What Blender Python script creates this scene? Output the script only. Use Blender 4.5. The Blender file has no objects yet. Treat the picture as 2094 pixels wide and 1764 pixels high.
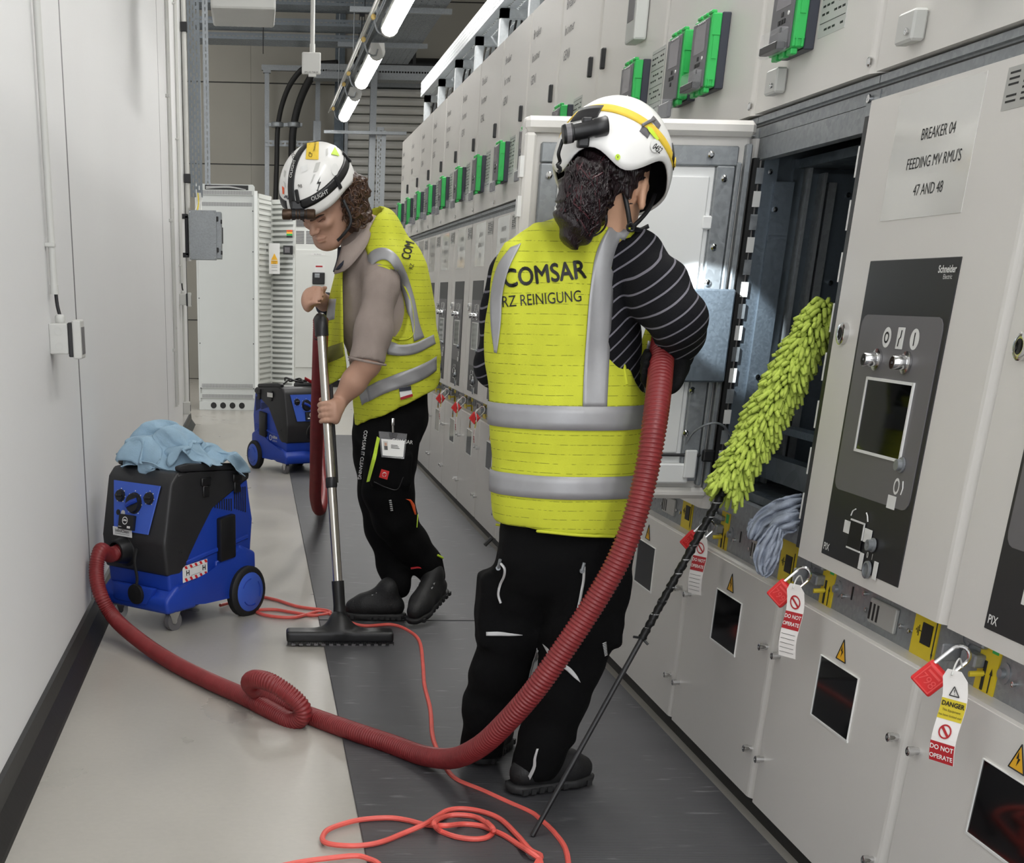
import bpy, bmesh, math, random
import numpy as np
from mathutils import Vector, Matrix
random.seed(7); np.random.seed(7)
S = bpy.context.scene
COL = S.collection
PI = math.pi

# ---------------------------------------------------------------- camera
CAM = np.array([0.0, 0.0, 1.159])
AX = np.array([[0.9989, -0.0049, 0.0465], [-0.0444, -0.4123, 0.9100], [0.0147, -0.9110, -0.4121]])
FPX, PPX, PPY = 2700.0, 650.0, 1819.66          # for a 2094 x 1764 frame
cd = bpy.data.cameras.new('camera'); cam = bpy.data.objects.new('camera', cd); COL.objects.link(cam)
cd.sensor_fit = 'HORIZONTAL'; cd.sensor_width = 36.0
cd.lens = 36.0 * FPX / 2094
cd.shift_x = (1047 - PPX) / 2094
cd.shift_y = (PPY - 882) / 2094
cd.clip_start = 0.05; cd.clip_end = 100
r_, u_, b_ = AX @ np.array([1, 0, 0.]), AX @ np.array([0, -1, 0.]), AX @ np.array([0, 0, -1.])
cam.matrix_world = Matrix(((r_[0], u_[0], b_[0], CAM[0]), (r_[1], u_[1], b_[1], CAM[1]), (r_[2], u_[2], b_[2], CAM[2]), (0, 0, 0, 1)))
S.camera = cam

# ---------------------------------------------------------------- world, exposure
w = bpy.data.worlds.new('world'); S.world = w; w.use_nodes = True
w.node_tree.nodes['Background'].inputs[0].default_value = (0.95, 0.97, 1.0, 1)
w.node_tree.nodes['Background'].inputs[1].default_value = 2.2
S.view_settings.view_transform = 'Standard'; S.view_settings.look = 'None'
S.view_settings.exposure = 0.36; S.view_settings.gamma = 1.0; S.view_settings.use_curve_mapping = False
LAMP = 30.0                                     # emission of the batten diffusers

def at(u, v, Y):
    """point of the photograph's pixel (u, v) at the depth Y of the room"""
    d = AX @ np.array([u - PPX, v - PPY, FPX]); return CAM + d * ((Y - CAM[1]) / d[1])
def atz(u, v, Z):
    d = AX @ np.array([u - PPX, v - PPY, FPX]); return CAM + d * ((Z - CAM[2]) / d[2])
def atx(u, v, X):
    d = AX @ np.array([u - PPX, v - PPY, FPX]); return CAM + d * ((X - CAM[0]) / d[0])

# ---------------------------------------------------------------- materials
def lin(c):
    c = c / 255.0
    return c / 12.92 if c <= 0.04045 else ((c + 0.055) / 1.055) ** 2.4
def rgb(r, g, b): return (lin(r), lin(g), lin(b), 1)
MATS = {}
def mat(name, col, rough=0.5, metal=0.0, var=0.06, scale=8.0, bump=0.0, bscale=60.0, spec=0.5, stretch=None, coat=0.0):
    m = bpy.data.materials.new(name); m.use_nodes = True; nt = m.node_tree; N = nt.nodes; L = nt.links
    p = N['Principled BSDF']; p.inputs['Roughness'].default_value = rough; p.inputs['Metallic'].default_value = metal
    p.inputs['Specular IOR Level'].default_value = spec; p.inputs['Coat Weight'].default_value = coat
    tc = N.new('ShaderNodeTexCoord'); mp = N.new('ShaderNodeMapping'); L.new(tc.outputs['Object'], mp.inputs[0])
    if stretch: mp.inputs['Scale'].default_value = stretch
    nz = N.new('ShaderNodeTexNoise'); nz.inputs['Scale'].default_value = scale; nz.inputs['Detail'].default_value = 4
    L.new(mp.outputs[0], nz.inputs[0])
    rp = N.new('ShaderNodeMapRange'); rp.inputs[1].default_value = 0.25; rp.inputs[2].default_value = 0.75
    rp.inputs[3].default_value = 1 - var; rp.inputs[4].default_value = 1 + var; L.new(nz.outputs[0], rp.inputs[0])
    mx = N.new('ShaderNodeVectorMath'); mx.operation = 'SCALE'; mx.inputs[0].default_value = col[:3]
    L.new(rp.outputs[0], mx.inputs['Scale']); L.new(mx.outputs[0], p.inputs['Base Color'])
    if bump > 0:
        n2 = N.new('ShaderNodeTexNoise'); n2.inputs['Scale'].default_value = bscale; n2.inputs['Detail'].default_value = 3
        L.new(mp.outputs[0], n2.inputs[0]); bp = N.new('ShaderNodeBump'); bp.inputs['Strength'].default_value = bump
        bp.inputs['Distance'].default_value = 0.01; L.new(n2.outputs[0], bp.inputs['Height']); L.new(bp.outputs[0], p.inputs['Normal'])
    MATS[name] = m; return m
def emis(name, col, s):
    m = bpy.data.materials.new(name); m.use_nodes = True; p = m.node_tree.nodes['Principled BSDF']
    p.inputs['Base Color'].default_value = col; p.inputs['Emission Color'].default_value = col; p.inputs['Emission Strength'].default_value = s
    MATS[name] = m; return m
def glass(name, col, rough=0.02, alpha=0.2):
    m = mat(name, col, rough, 0, 0.02); p = m.node_tree.nodes['Principled BSDF']; p.inputs['Alpha'].default_value = alpha
    return m
def galv(name, col, rough=0.42, metal=0.85, sc=110.0, amt=0.07):
    m = mat(name, col, rough, metal, amt * 0.5, 3.0)
    nt = m.node_tree; N = nt.nodes; L = nt.links; p = N['Principled BSDF']
    vo = N.new('ShaderNodeTexVoronoi'); vo.inputs['Scale'].default_value = sc
    tc = N.new('ShaderNodeTexCoord'); L.new(tc.outputs['Object'], vo.inputs['Vector'])
    mr = N.new('ShaderNodeMapRange'); mr.inputs[3].default_value = 1 - amt; mr.inputs[4].default_value = 1 + amt
    sx = N.new('ShaderNodeSeparateColor'); L.new(vo.outputs['Color'], sx.inputs[0]); L.new(sx.outputs[0], mr.inputs[0])
    old = p.inputs['Base Color'].links[0].from_socket
    v = N.new('ShaderNodeVectorMath'); v.operation = 'SCALE'; L.new(old, v.inputs[0]); L.new(mr.outputs[0], v.inputs['Scale'])
    L.new(v.outputs[0], p.inputs['Base Color'])
    r2 = N.new('ShaderNodeMapRange'); r2.inputs[3].default_value = rough - .1; r2.inputs[4].default_value = rough + .12
    L.new(sx.outputs[1], r2.inputs[0]); L.new(r2.outputs[0], p.inputs['Roughness'])
    return m

M_WALL = mat('wall_paint', rgb(221, 221, 221), .6, 0, .012, 1.2, .02, 90, spec=.3)
M_WALL2 = mat('far_wall_panel', rgb(152, 149, 140), .6, 0, .03, 2)
M_CEIL = mat('ceiling_deck', rgb(168, 165, 158), .7, 0, .05, 2)
M_BASE = mat('black_rubber_skirting', rgb(19, 19, 19), .45, 0, .25, 14, .05, 40)
M_CAB = mat('switchgear_paint', rgb(217, 214, 209), .36, 0, .012, 6, .045, 420)
M_CABW = mat('white_cabinet_paint', rgb(224, 226, 222), .42, 0, .015, 5)
M_CABG = mat('grey_cabinet_paint', rgb(188, 190, 186), .45, 0, .015, 5)
M_DOORIN = mat('door_inside_white', rgb(228, 229, 228), .4, 0, .02, 4)
M_PANEL = mat('control_panel_black', rgb(38, 38, 40), .42, 0, .05, 10)
M_PANELG = mat('control_panel_grey', rgb(104, 102, 104), .45, 0, .03, 10)
M_PRINTW = mat('white_print', rgb(225, 225, 222), .5, 0, .01)
M_PRINTK = mat('black_print', rgb(18, 18, 18), .55, 0, .02)
M_BLACK = mat('black_plastic', rgb(24, 24, 26), .42, 0, .08, 20)
M_BLACKR = mat('black_rubber', rgb(20, 20, 21), .6, 0, .1, 20, .1, 120)
M_DGLASS = mat('dark_window_glass', rgb(10, 11, 12), .06, 0, .05, 3, spec=.6)
M_GALV = galv('galvanised_steel', rgb(146, 150, 153), .42, .55)
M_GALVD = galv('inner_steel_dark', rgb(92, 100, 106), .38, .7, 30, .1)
M_STEELB = galv('blue_grey_steel', rgb(108, 118, 127), .45, .6, 200, .03)
M_TRAY = galv('tray_steel', rgb(122, 128, 133), .45, .5, 90, .06)
M_TRAYLIT = galv('tray_steel_lit', rgb(196, 200, 202), .45, .4, 90, .05)  # lit copy of the tray steel, lamp light put into the colour
M_CHROME = mat('chrome', rgb(215, 215, 215), .15, 1.0, .03, 8)
M_TUBE = mat('steel_tube', rgb(205, 200, 192), .22, 1.0, .03, 8)
M_YEL = mat('yellow_plate', rgb(214, 190, 32), .45, 0, .05, 12)
M_WARN = mat('warning_yellow', rgb(246, 186, 44), .45, 0, .03, 12)
M_GREEN = mat('relay_green', rgb(46, 176, 84), .4, 0, .04, 8)
M_NAVY = mat('relay_navy', rgb(46, 49, 60), .45, 0, .05, 8)
M_RELAY = mat('relay_face_grey', rgb(94, 93, 97), .4, 0, .04, 8)
M_SCREEN = mat('relay_screen_grey', rgb(128, 124, 130), .25, 0, .04, 8)
M_RED = mat('padlock_red', rgb(214, 42, 44), .4, 0, .05, 20)
M_TAGW = mat('tag_white', rgb(232, 228, 224), .45, 0, .02)
M_TAGR = mat('tag_red', rgb(172, 30, 38), .45, 0, .02)
M_TAGY = mat('tag_yellow', rgb(206, 186, 44), .45, 0, .02)
M_GREYP = mat('grey_plastic', rgb(196, 196, 192), .5, 0, .02)
M_PAPER = mat('paper_white', rgb(230, 230, 228), .5, 0, .01)
M_VBLUE = mat('vacuum_blue', rgb(28, 64, 168), .42, 0, .05, 10, .03, 200)
M_VBLUE2 = mat('vacuum_panel_blue', rgb(62, 96, 196), .4, 0, .04, 10)
M_VBLACK = mat('vacuum_black', rgb(40, 40, 42), .45, 0, .06, 12, .04, 250)
M_HOSE = mat('hose_red', rgb(126, 40, 42), .42, 0, .12, 20)
M_CORD = mat('cable_orange_red', rgb(224, 96, 86), .45, 0, .12, 18)
M_CLOTH = mat('cloth_light_blue', rgb(150, 178, 198), .9, 0, .1, 18, .25, 260)
M_CLOTH2 = mat('cloth_grey_blue', rgb(150, 158, 172), .95, 0, .14, 60, .35, 400)
M_LIME = mat('microfibre_lime', rgb(178, 196, 84), .9, 0, .12, 60, .3, 300)
M_SKIN = mat('skin', rgb(186, 146, 125), .5, 0, .06, 25, .03, 200, spec=.4)
M_SKIN2 = mat('skin_neck', rgb(200, 156, 128), .5, 0, .05, 25, spec=.4)
M_LIP = mat('lips', rgb(168, 104, 90), .45, 0, .05)
M_HAIR = mat('brown_hair', rgb(62, 42, 32), .45, 0, .35, 90, .5, 160, stretch=(1, 1, .3))
M_HAIR2 = mat('dark_red_hair', rgb(26, 13, 17), .36, 0, .6, 60, .5, 160, stretch=(1.5, 1.5, .25))
M_PANTS = mat('black_trousers', rgb(9, 9, 10), .9, 0, .12, 30, .2, 300, spec=.15)
M_SHOE = mat('black_shoe', rgb(23, 23, 24), .6, 0, .15, 40, .15, 200)
M_SOLE = mat('shoe_sole', rgb(34, 34, 35), .65, 0, .1, 40)
M_TSHIRT = mat('taupe_shirt', rgb(150, 137, 130), .9, 0, .06, 30, .2, 350)
M_GLOVE = mat('black_glove', rgb(12, 12, 13), .8, 0, .1, 60, .2, 300, spec=.2)
M_HELM = mat('helmet_white', rgb(236, 235, 232), .3, 0, .015, 8, coat=.3)
M_REFL = mat('reflective_tape', rgb(158, 158, 160), .45, .25, .04, 40, .06, 900)
M_REFLW = mat('reflective_piping', rgb(196, 196, 196), .4, .2, .03, 40)
M_STRAPY = mat('yellow_strap', rgb(226, 192, 62), .7, 0, .06, 60)
M_NEON = mat('neon_print', rgb(196, 226, 60), .6, 0, .03)
M_BRONZE = mat('torch_bronze', rgb(72, 54, 40), .4, .5, .2, 60)
M_ORANGE = mat('orange_print', rgb(236, 92, 40), .5, 0, .03)
M_LAMP = emis('lamp_diffuser', (1, .99, .965, 1), LAMP)

def floor_mat():
    m = mat('polished_screed', rgb(172, 168, 160), .3, 0, .03, 1.2)
    nt = m.node_tree; N = nt.nodes; L = nt.links; p = N['Principled BSDF']
    tc = N.new('ShaderNodeTexCoord')
    n1 = N.new('ShaderNodeTexNoise'); n1.inputs['Scale'].default_value = 2.2; n1.inputs['Detail'].default_value = 8
    mp = N.new('ShaderNodeMapping'); mp.inputs['Scale'].default_value = (1.3, 1.0, 1); L.new(tc.outputs['Object'], mp.inputs[0]); L.new(mp.outputs[0], n1.inputs[0])
    n2 = N.new('ShaderNodeTexNoise'); n2.inputs['Scale'].default_value = 55; n2.inputs['Detail'].default_value = 3; L.new(tc.outputs['Object'], n2.inputs[0])
    a = N.new('ShaderNodeMapRange'); a.inputs[1].default_value = .3; a.inputs[2].default_value = .7; a.inputs[3].default_value = .93; a.inputs[4].default_value = 1.05; L.new(n1.outputs[0], a.inputs[0])
    b = N.new('ShaderNodeMapRange'); b.inputs[1].default_value = .3; b.inputs[2].default_value = .7; b.inputs[3].default_value = .97; b.inputs[4].default_value = 1.02; L.new(n2.outputs[0], b.inputs[0])
    mu = N.new('ShaderNodeMath'); mu.operation = 'MULTIPLY'; L.new(a.outputs[0], mu.inputs[0]); L.new(b.outputs[0], mu.inputs[1])
    old = p.inputs['Base Color'].links[0].from_socket
    v = N.new('ShaderNodeVectorMath'); v.operation = 'SCALE'; L.new(old, v.inputs[0]); L.new(mu.outputs[0], v.inputs['Scale']); L.new(v.outputs[0], p.inputs['Base Color'])
    r = N.new('ShaderNodeMapRange'); r.inputs[3].default_value = .2; r.inputs[4].default_value = .42; L.new(n1.outputs[0], r.inputs[0]); L.new(r.outputs[0], p.inputs['Roughness'])
    return m
M_FLOOR = floor_mat()
def rubber_mat():
    m = mat('ribbed_rubber', rgb(66, 66, 69), .45, 0, .08, 5)
    nt = m.node_tree; N = nt.nodes; L = nt.links; p = N['Principled BSDF']
    tc = N.new('ShaderNodeTexCoord')
    wv = N.new('ShaderNodeTexWave'); wv.bands_direction = 'Y'; wv.inputs['Scale'].default_value = 60; wv.inputs['Distortion'].default_value = 0
    L.new(tc.outputs['Object'], wv.inputs[0])
    bp = N.new('ShaderNodeBump'); bp.inputs['Strength'].default_value = .45; bp.inputs['Distance'].default_value = .004; L.new(wv.outputs[0], bp.inputs['Height']); L.new(bp.outputs[0], p.inputs['Normal'])
    # dusty scuffs: streaks with a shape of their own
    mp = N.new('ShaderNodeMapping'); mp.inputs['Scale'].default_value = (9, 40, 1); mp.inputs['Rotation'].default_value = (0, 0, .75); L.new(tc.outputs['Object'], mp.inputs[0])
    n1 = N.new('ShaderNodeTexNoise'); n1.inputs['Scale'].default_value = 1.0; n1.inputs['Detail'].default_value = 6; L.new(mp.outputs[0], n1.inputs[0])
    n2 = N.new('ShaderNodeTexNoise'); n2.inputs['Scale'].default_value = 1.7; n2.inputs['Detail'].default_value = 5; L.new(tc.outputs['Object'], n2.inputs[0])
    a = N.new('ShaderNodeMapRange'); a.inputs[1].default_value = .62; a.inputs[2].default_value = .8; L.new(n1.outputs[0], a.inputs[0])
    b = N.new('ShaderNodeMapRange'); b.inputs[1].default_value = .3; b.inputs[2].default_value = .65; b.inputs[4].default_value = .85; L.new(n2.outputs[0], b.inputs[0])
    mu = N.new('ShaderNodeMath'); mu.operation = 'MULTIPLY'; L.new(a.outputs[0], mu.inputs[0]); L.new(b.outputs[0], mu.inputs[1])
    old = p.inputs['Base Color'].links[0].from_socket
    mx = N.new('ShaderNodeMix'); mx.data_type = 'RGBA'; L.new(mu.outputs[0], mx.inputs[0]); L.new(old, mx.inputs[6]); mx.inputs[7].default_value = rgb(168, 168, 170)
    L.new(mx.outputs[2], p.inputs['Base Color'])
    return m
M_MAT = rubber_mat()
def stripe_mat(name, base, line, axis, pitch, width, rough=.8, dash=0.0, base_var=.06, vec=None, bump=.15):
    """cloth with printed or knitted lines across one object axis (or along vec)"""
    m = mat(name, base, rough, 0, base_var, 20, bump, 380, spec=.2)
    nt = m.node_tree; N = nt.nodes; L = nt.links; p = N['Principled BSDF']
    tc = N.new('ShaderNodeTexCoord'); dt = N.new('ShaderNodeVectorMath'); dt.operation = 'DOT_PRODUCT'
    v = vec or [(1, 0, 0), (0, 1, 0), (0, 0, 1)][axis]
    dt.inputs[1].default_value = v; L.new(tc.outputs['Object'], dt.inputs[0])
    nz = N.new('ShaderNodeTexNoise'); nz.inputs['Scale'].default_value = 6; L.new(tc.outputs['Object'], nz.inputs[0])
    ad = N.new('ShaderNodeMath'); ad.operation = 'MULTIPLY_ADD'; ad.inputs[1].default_value = pitch * .35; L.new(nz.outputs[0], ad.inputs[0]); L.new(dt.outputs['Value'], ad.inputs[2])
    mo = N.new('ShaderNodeMath'); mo.operation = 'PINGPONG'; mo.inputs[1].default_value = pitch / 2; L.new(ad.outputs[0], mo.inputs[0])
    lt = N.new('ShaderNodeMath'); lt.operation = 'LESS_THAN'; lt.inputs[1].default_value = width / 2; L.new(mo.outputs[0], lt.inputs[0])
    fac = lt.outputs[0]
    if dash:
        n2 = N.new('ShaderNodeTexNoise'); n2.inputs['Scale'].default_value = 90; L.new(tc.outputs['Object'], n2.inputs[0])
        g = N.new('ShaderNodeMapRange'); g.inputs[1].default_value = .4; g.inputs[2].default_value = .55; g.inputs[4].default_value = dash; L.new(n2.outputs[0], g.inputs[0])
        mu = N.new('ShaderNodeMath'); mu.operation = 'MULTIPLY'; L.new(fac, mu.inputs[0]); L.new(g.outputs[0], mu.inputs[1]); fac = mu.outputs[0]
    old = p.inputs['Base Color'].links[0].from_socket
    mx = N.new('ShaderNodeMix'); mx.data_type = 'RGBA'; L.new(fac, mx.inputs[0]); L.new(old, mx.inputs[6]); mx.inputs[7].default_value = line
    L.new(mx.outputs[2], p.inputs['Base Color'])
    return m
M_VEST = stripe_mat('hi_vis_yellow', rgb(198, 203, 60), rgb(122, 128, 40), 2, .0205, .0016, .75, .8)
M_KNIT = stripe_mat('striped_knit', rgb(16, 16, 20), rgb(112, 110, 118), 0, .0235, .0035, .9, 0, .1, vec=(.62, .1, -.78))

# ---------------------------------------------------------------- mesh helpers
class MB:
    def __init__(s): s.v = []; s.f = []
    def add(s, V, F):
        o = len(s.v); s.v += [tuple(map(float, p)) for p in V]; s.f += [tuple(i + o for i in f) for f in F]; return s
    def box(s, c, d, R=None):
        V = []
        for x in (-1, 1):
            for y in (-1, 1):
                for z in (-1, 1): V.append((x * d[0] / 2, y * d[1] / 2, z * d[2] / 2))
        if R is not None: V = [tuple(R @ Vector(p)) for p in V]
        return s.add([(p[0] + c[0], p[1] + c[1], p[2] + c[2]) for p in V], [(0, 1, 3, 2), (4, 6, 7, 5), (0, 4, 5, 1), (2, 3, 7, 6), (0, 2, 6, 4), (1, 5, 7, 3)])
    def bb(s, x0, x1, y0, y1, z0, z1): return s.box(((x0 + x1) / 2, (y0 + y1) / 2, (z0 + z1) / 2), (x1 - x0, y1 - y0, z1 - z0))
    def rbox(s, c, d, r, seg=2, R=None):
        bm = bmesh.new(); bmesh.ops.create_cube(bm, size=1)
        for v in bm.verts: v.co = Vector((v.co.x * d[0], v.co.y * d[1], v.co.z * d[2]))
        bmesh.ops.bevel(bm, geom=bm.edges[:], offset=min(r, min(d) * .49), segments=seg, affect='EDGES', profile=.5)
        return s.bm(bm, c, R)
    def bm(s, bm, c=(0, 0, 0), R=None):
        bm.verts.index_update()
        V = [((R @ v.co) if R is not None else v.co) + Vector(c) for v in bm.verts]
        s.add(V, [[v.index for v in f.verts] for f in bm.faces]); bm.free(); return s
    def prism(s, poly, h, fn, bevel=0, seg=2):
        """polygon (a, b) extruded by h along c; fn maps (a, b, c) to a point"""
        n = len(poly)
        if bevel:
            bm = bmesh.new(); lo = [bm.verts.new((a, b, 0)) for a, b in poly]; hi = [bm.verts.new((a, b, h)) for a, b in poly]
            bm.faces.new(lo[::-1]); bm.faces.new(hi)
            for i in range(n): bm.faces.new((lo[i], lo[(i + 1) % n], hi[(i + 1) % n], hi[i]))
            bmesh.ops.bevel(bm, geom=bm.edges[:], offset=bevel, segments=seg, affect='EDGES', profile=.5, clamp_overlap=True)
            bm.verts.index_update(); V = [fn(*v.co) for v in bm.verts]; F = [[v.index for v in f.verts] for f in bm.faces]; bm.free()
            return s.add(V, F)
        V = [fn(a, b, 0) for a, b in poly] + [fn(a, b, h) for a, b in poly]
        F = [tuple(range(n))[::-1], tuple(range(n, 2 * n))] + [(i, (i + 1) % n, n + (i + 1) % n, n + i) for i in range(n)]
        return s.add(V, F)
    def tube(s, P, r, n=10, caps=True, closed=False):
        P = np.asarray(P, float); m = len(P); r = np.broadcast_to(np.asarray(r, float), (m,))
        T = np.gradient(P, axis=0) if not closed else np.roll(P, -1, 0) - np.roll(P, 1, 0)
        T /= np.maximum(np.linalg.norm(T, axis=1, keepdims=True), 1e-9)
        a = np.array([0, 0, 1.]) if abs(T[0][2]) < .9 else np.array([1., 0, 0]); nv = np.cross(T[0], a); nv /= np.linalg.norm(nv)
        an = np.arange(n) * 2 * PI / n; V = []
        for i in range(m):
            nv = nv - T[i] * (nv @ T[i]); nv /= np.linalg.norm(nv); bv = np.cross(T[i], nv)
            V += list(P[i] + r[i] * (np.outer(np.cos(an), nv) + np.outer(np.sin(an), bv)))
        F = [(i * n + j, i * n + (j + 1) % n, (i + 1) * n + (j + 1) % n, (i + 1) * n + j) for i in range(m - 1) for j in range(n)]
        if closed: F += [((m - 1) * n + j, (m - 1) * n + (j + 1) % n, (j + 1) % n, j) for j in range(n)]
        elif caps: F += [tuple(range(n))[::-1], tuple(range((m - 1) * n, m * n))]
        return s.add(V, F)
    def lathe(s, prof, c, axis, n=20):
        """prof: list of (radius, distance along axis)"""
        ax = np.asarray(axis, float); ax /= np.linalg.norm(ax); a = np.array([0, 0, 1.]) if abs(ax[2]) < .9 else np.array([1., 0, 0])
        u = np.cross(ax, a); u /= np.linalg.norm(u); v = np.cross(ax, u); an = np.arange(n) * 2 * PI / n; V = []; c = np.asarray(c, float)
        for r, t in prof: V += list(c + ax * t + r * (np.outer(np.cos(an), u) + np.outer(np.sin(an), v)))
        m = len(prof); F = [(i * n + j, i * n + (j + 1) % n, (i + 1) * n + (j + 1) % n, (i + 1) * n + j) for i in range(m - 1) for j in range(n)]
        if prof[0][0] > 1e-6: F.append(tuple(range(n))[::-1])
        if prof[-1][0] > 1e-6: F.append(tuple(range((m - 1) * n, m * n)))
        return s.add(V, F)
    def grid(s, P):
        P = np.asarray(P, float); a, b = P.shape[:2]
        return s.add(P.reshape(-1, 3), [(i * b + j, i * b + j + 1, (i + 1) * b + j + 1, (i + 1) * b + j) for i in range(a - 1) for j in range(b - 1)])

def place(o, parent):
    if parent is not None:
        o.parent = parent
        o.matrix_parent_inverse = Matrix(parent['_mw']).inverted() if '_mw' in parent else Matrix()
MWS = {}
def obj(name, mb, m, parent=None, smooth=False, solid=0.0, fix=True, kind=None, label=None):
    me = bpy.data.meshes.new(name)
    if isinstance(mb, MB):
        me.from_pydata(mb.v, [], mb.f)
        if fix:
            b = bmesh.new(); b.from_mesh(me); bmesh.ops.recalc_face_normals(b, faces=b.faces[:]); b.to_mesh(me); b.free()
    else: me = mb
    if m and len(me.materials) == 0: me.materials.append(m)
    o = bpy.data.objects.new(name, me); COL.objects.link(o)
    if smooth:
        me.polygons.foreach_set('use_smooth', [True] * len(me.polygons))
        if smooth != 'all': me.set_sharp_from_angle(angle=math.radians(38))
    if solid:
        sd = o.modifiers.new('sheet', 'SOLIDIFY'); sd.thickness = solid; sd.offset = 0
    if parent is not None:
        o.parent = parent; o.matrix_parent_inverse = MWS.get(parent.name, Matrix()).inverted()
    if kind: o['kind'] = kind
    if label: o['label'] = label
    return o
def thing(name, label, cat, loc=(0, 0, 0), rz=0.0, group=None):
    o = bpy.data.objects.new(name, None); COL.objects.link(o); o.empty_display_size = .1
    o.location = [float(x) for x in loc]; o.rotation_euler = (0, 0, rz); o['label'] = label; o['category'] = cat
    if group: o['group'] = group
    MWS[o.name] = Matrix.Translation(Vector([float(x) for x in loc])) @ Matrix.Rotation(rz, 4, 'Z')
    return o
def tag(o, label, cat, group=None):
    o['label'] = label; o['category'] = cat
    if group: o['group'] = group
    return o
def struct(name, mb, m, parent=None, **k):
    o = obj(name, mb, m, parent, **k)
    if parent is None: o['kind'] = 'structure'
    return o
def share(name, src, parent, M4):
    """another piece with the same mesh, moved by M4 (world)"""
    o = bpy.data.objects.new(name, src.data); COL.objects.link(o)
    o.parent = parent
    o.matrix_parent_inverse = MWS.get(parent.name, Matrix()).inverted() if parent else Matrix()
    o.matrix_basis = M4
    return o
def spline(P, n, closed=False):
    """Catmull-Rom through the points, n samples evenly along its length"""
    P = np.asarray(P, float)
    Q = np.vstack([2 * P[0] - P[1], P, 2 * P[-1] - P[-2]]); out = []
    for i in range(1, len(Q) - 2):
        t = np.linspace(0, 1, 24, endpoint=False)[:, None]; a, b, c, d = Q[i - 1], Q[i], Q[i + 1], Q[i + 2]
        out.append(.5 * (2 * b + (c - a) * t + (2 * a - 5 * b + 4 * c - d) * t ** 2 + (-a + 3 * b - 3 * c + d) * t ** 3))
    out = np.vstack(out + [P[-1:]]); L = np.r_[0, np.cumsum(np.linalg.norm(np.diff(out, axis=0), axis=1))]
    s = np.linspace(0, L[-1], n); return np.stack([np.interp(s, L, out[:, k]) for k in range(P.shape[1])], 1)
_TXT = {}
def text2d(t, size=1.0, align='CENTER', xs=1.0, bold=0.0, shear=0.0, res=3):
    """flat lettering as 2-D vertices and faces"""
    k = (t, size, align, xs, bold, shear, res)
    if k in _TXT: return _TXT[k]
    c = bpy.data.curves.new('t', 'FONT'); c.body = t; c.size = size; c.align_x = align; c.align_y = 'CENTER'; c.resolution_u = res
    c.offset = bold; c.shear = shear
    o = bpy.data.objects.new('t', c); COL.objects.link(o); dg = bpy.context.evaluated_depsgraph_get(); e = o.evaluated_get(dg); me = e.to_mesh()
    V = np.array([v.co[:] for v in me.vertices]).reshape(-1, 3); F = [tuple(p.vertices) for p in me.polygons]; e.to_mesh_clear()
    bpy.data.objects.remove(o); bpy.data.curves.remove(c); V = V[:, :2] * [xs, 1]
    _TXT[k] = (V, F); return _TXT[k]
def add_text(mb, t, size, fn, **k):
    V, F = text2d(t, size, **k)
    if len(V): mb.add([fn(x, y) for x, y in V], F)
    return mb

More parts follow.
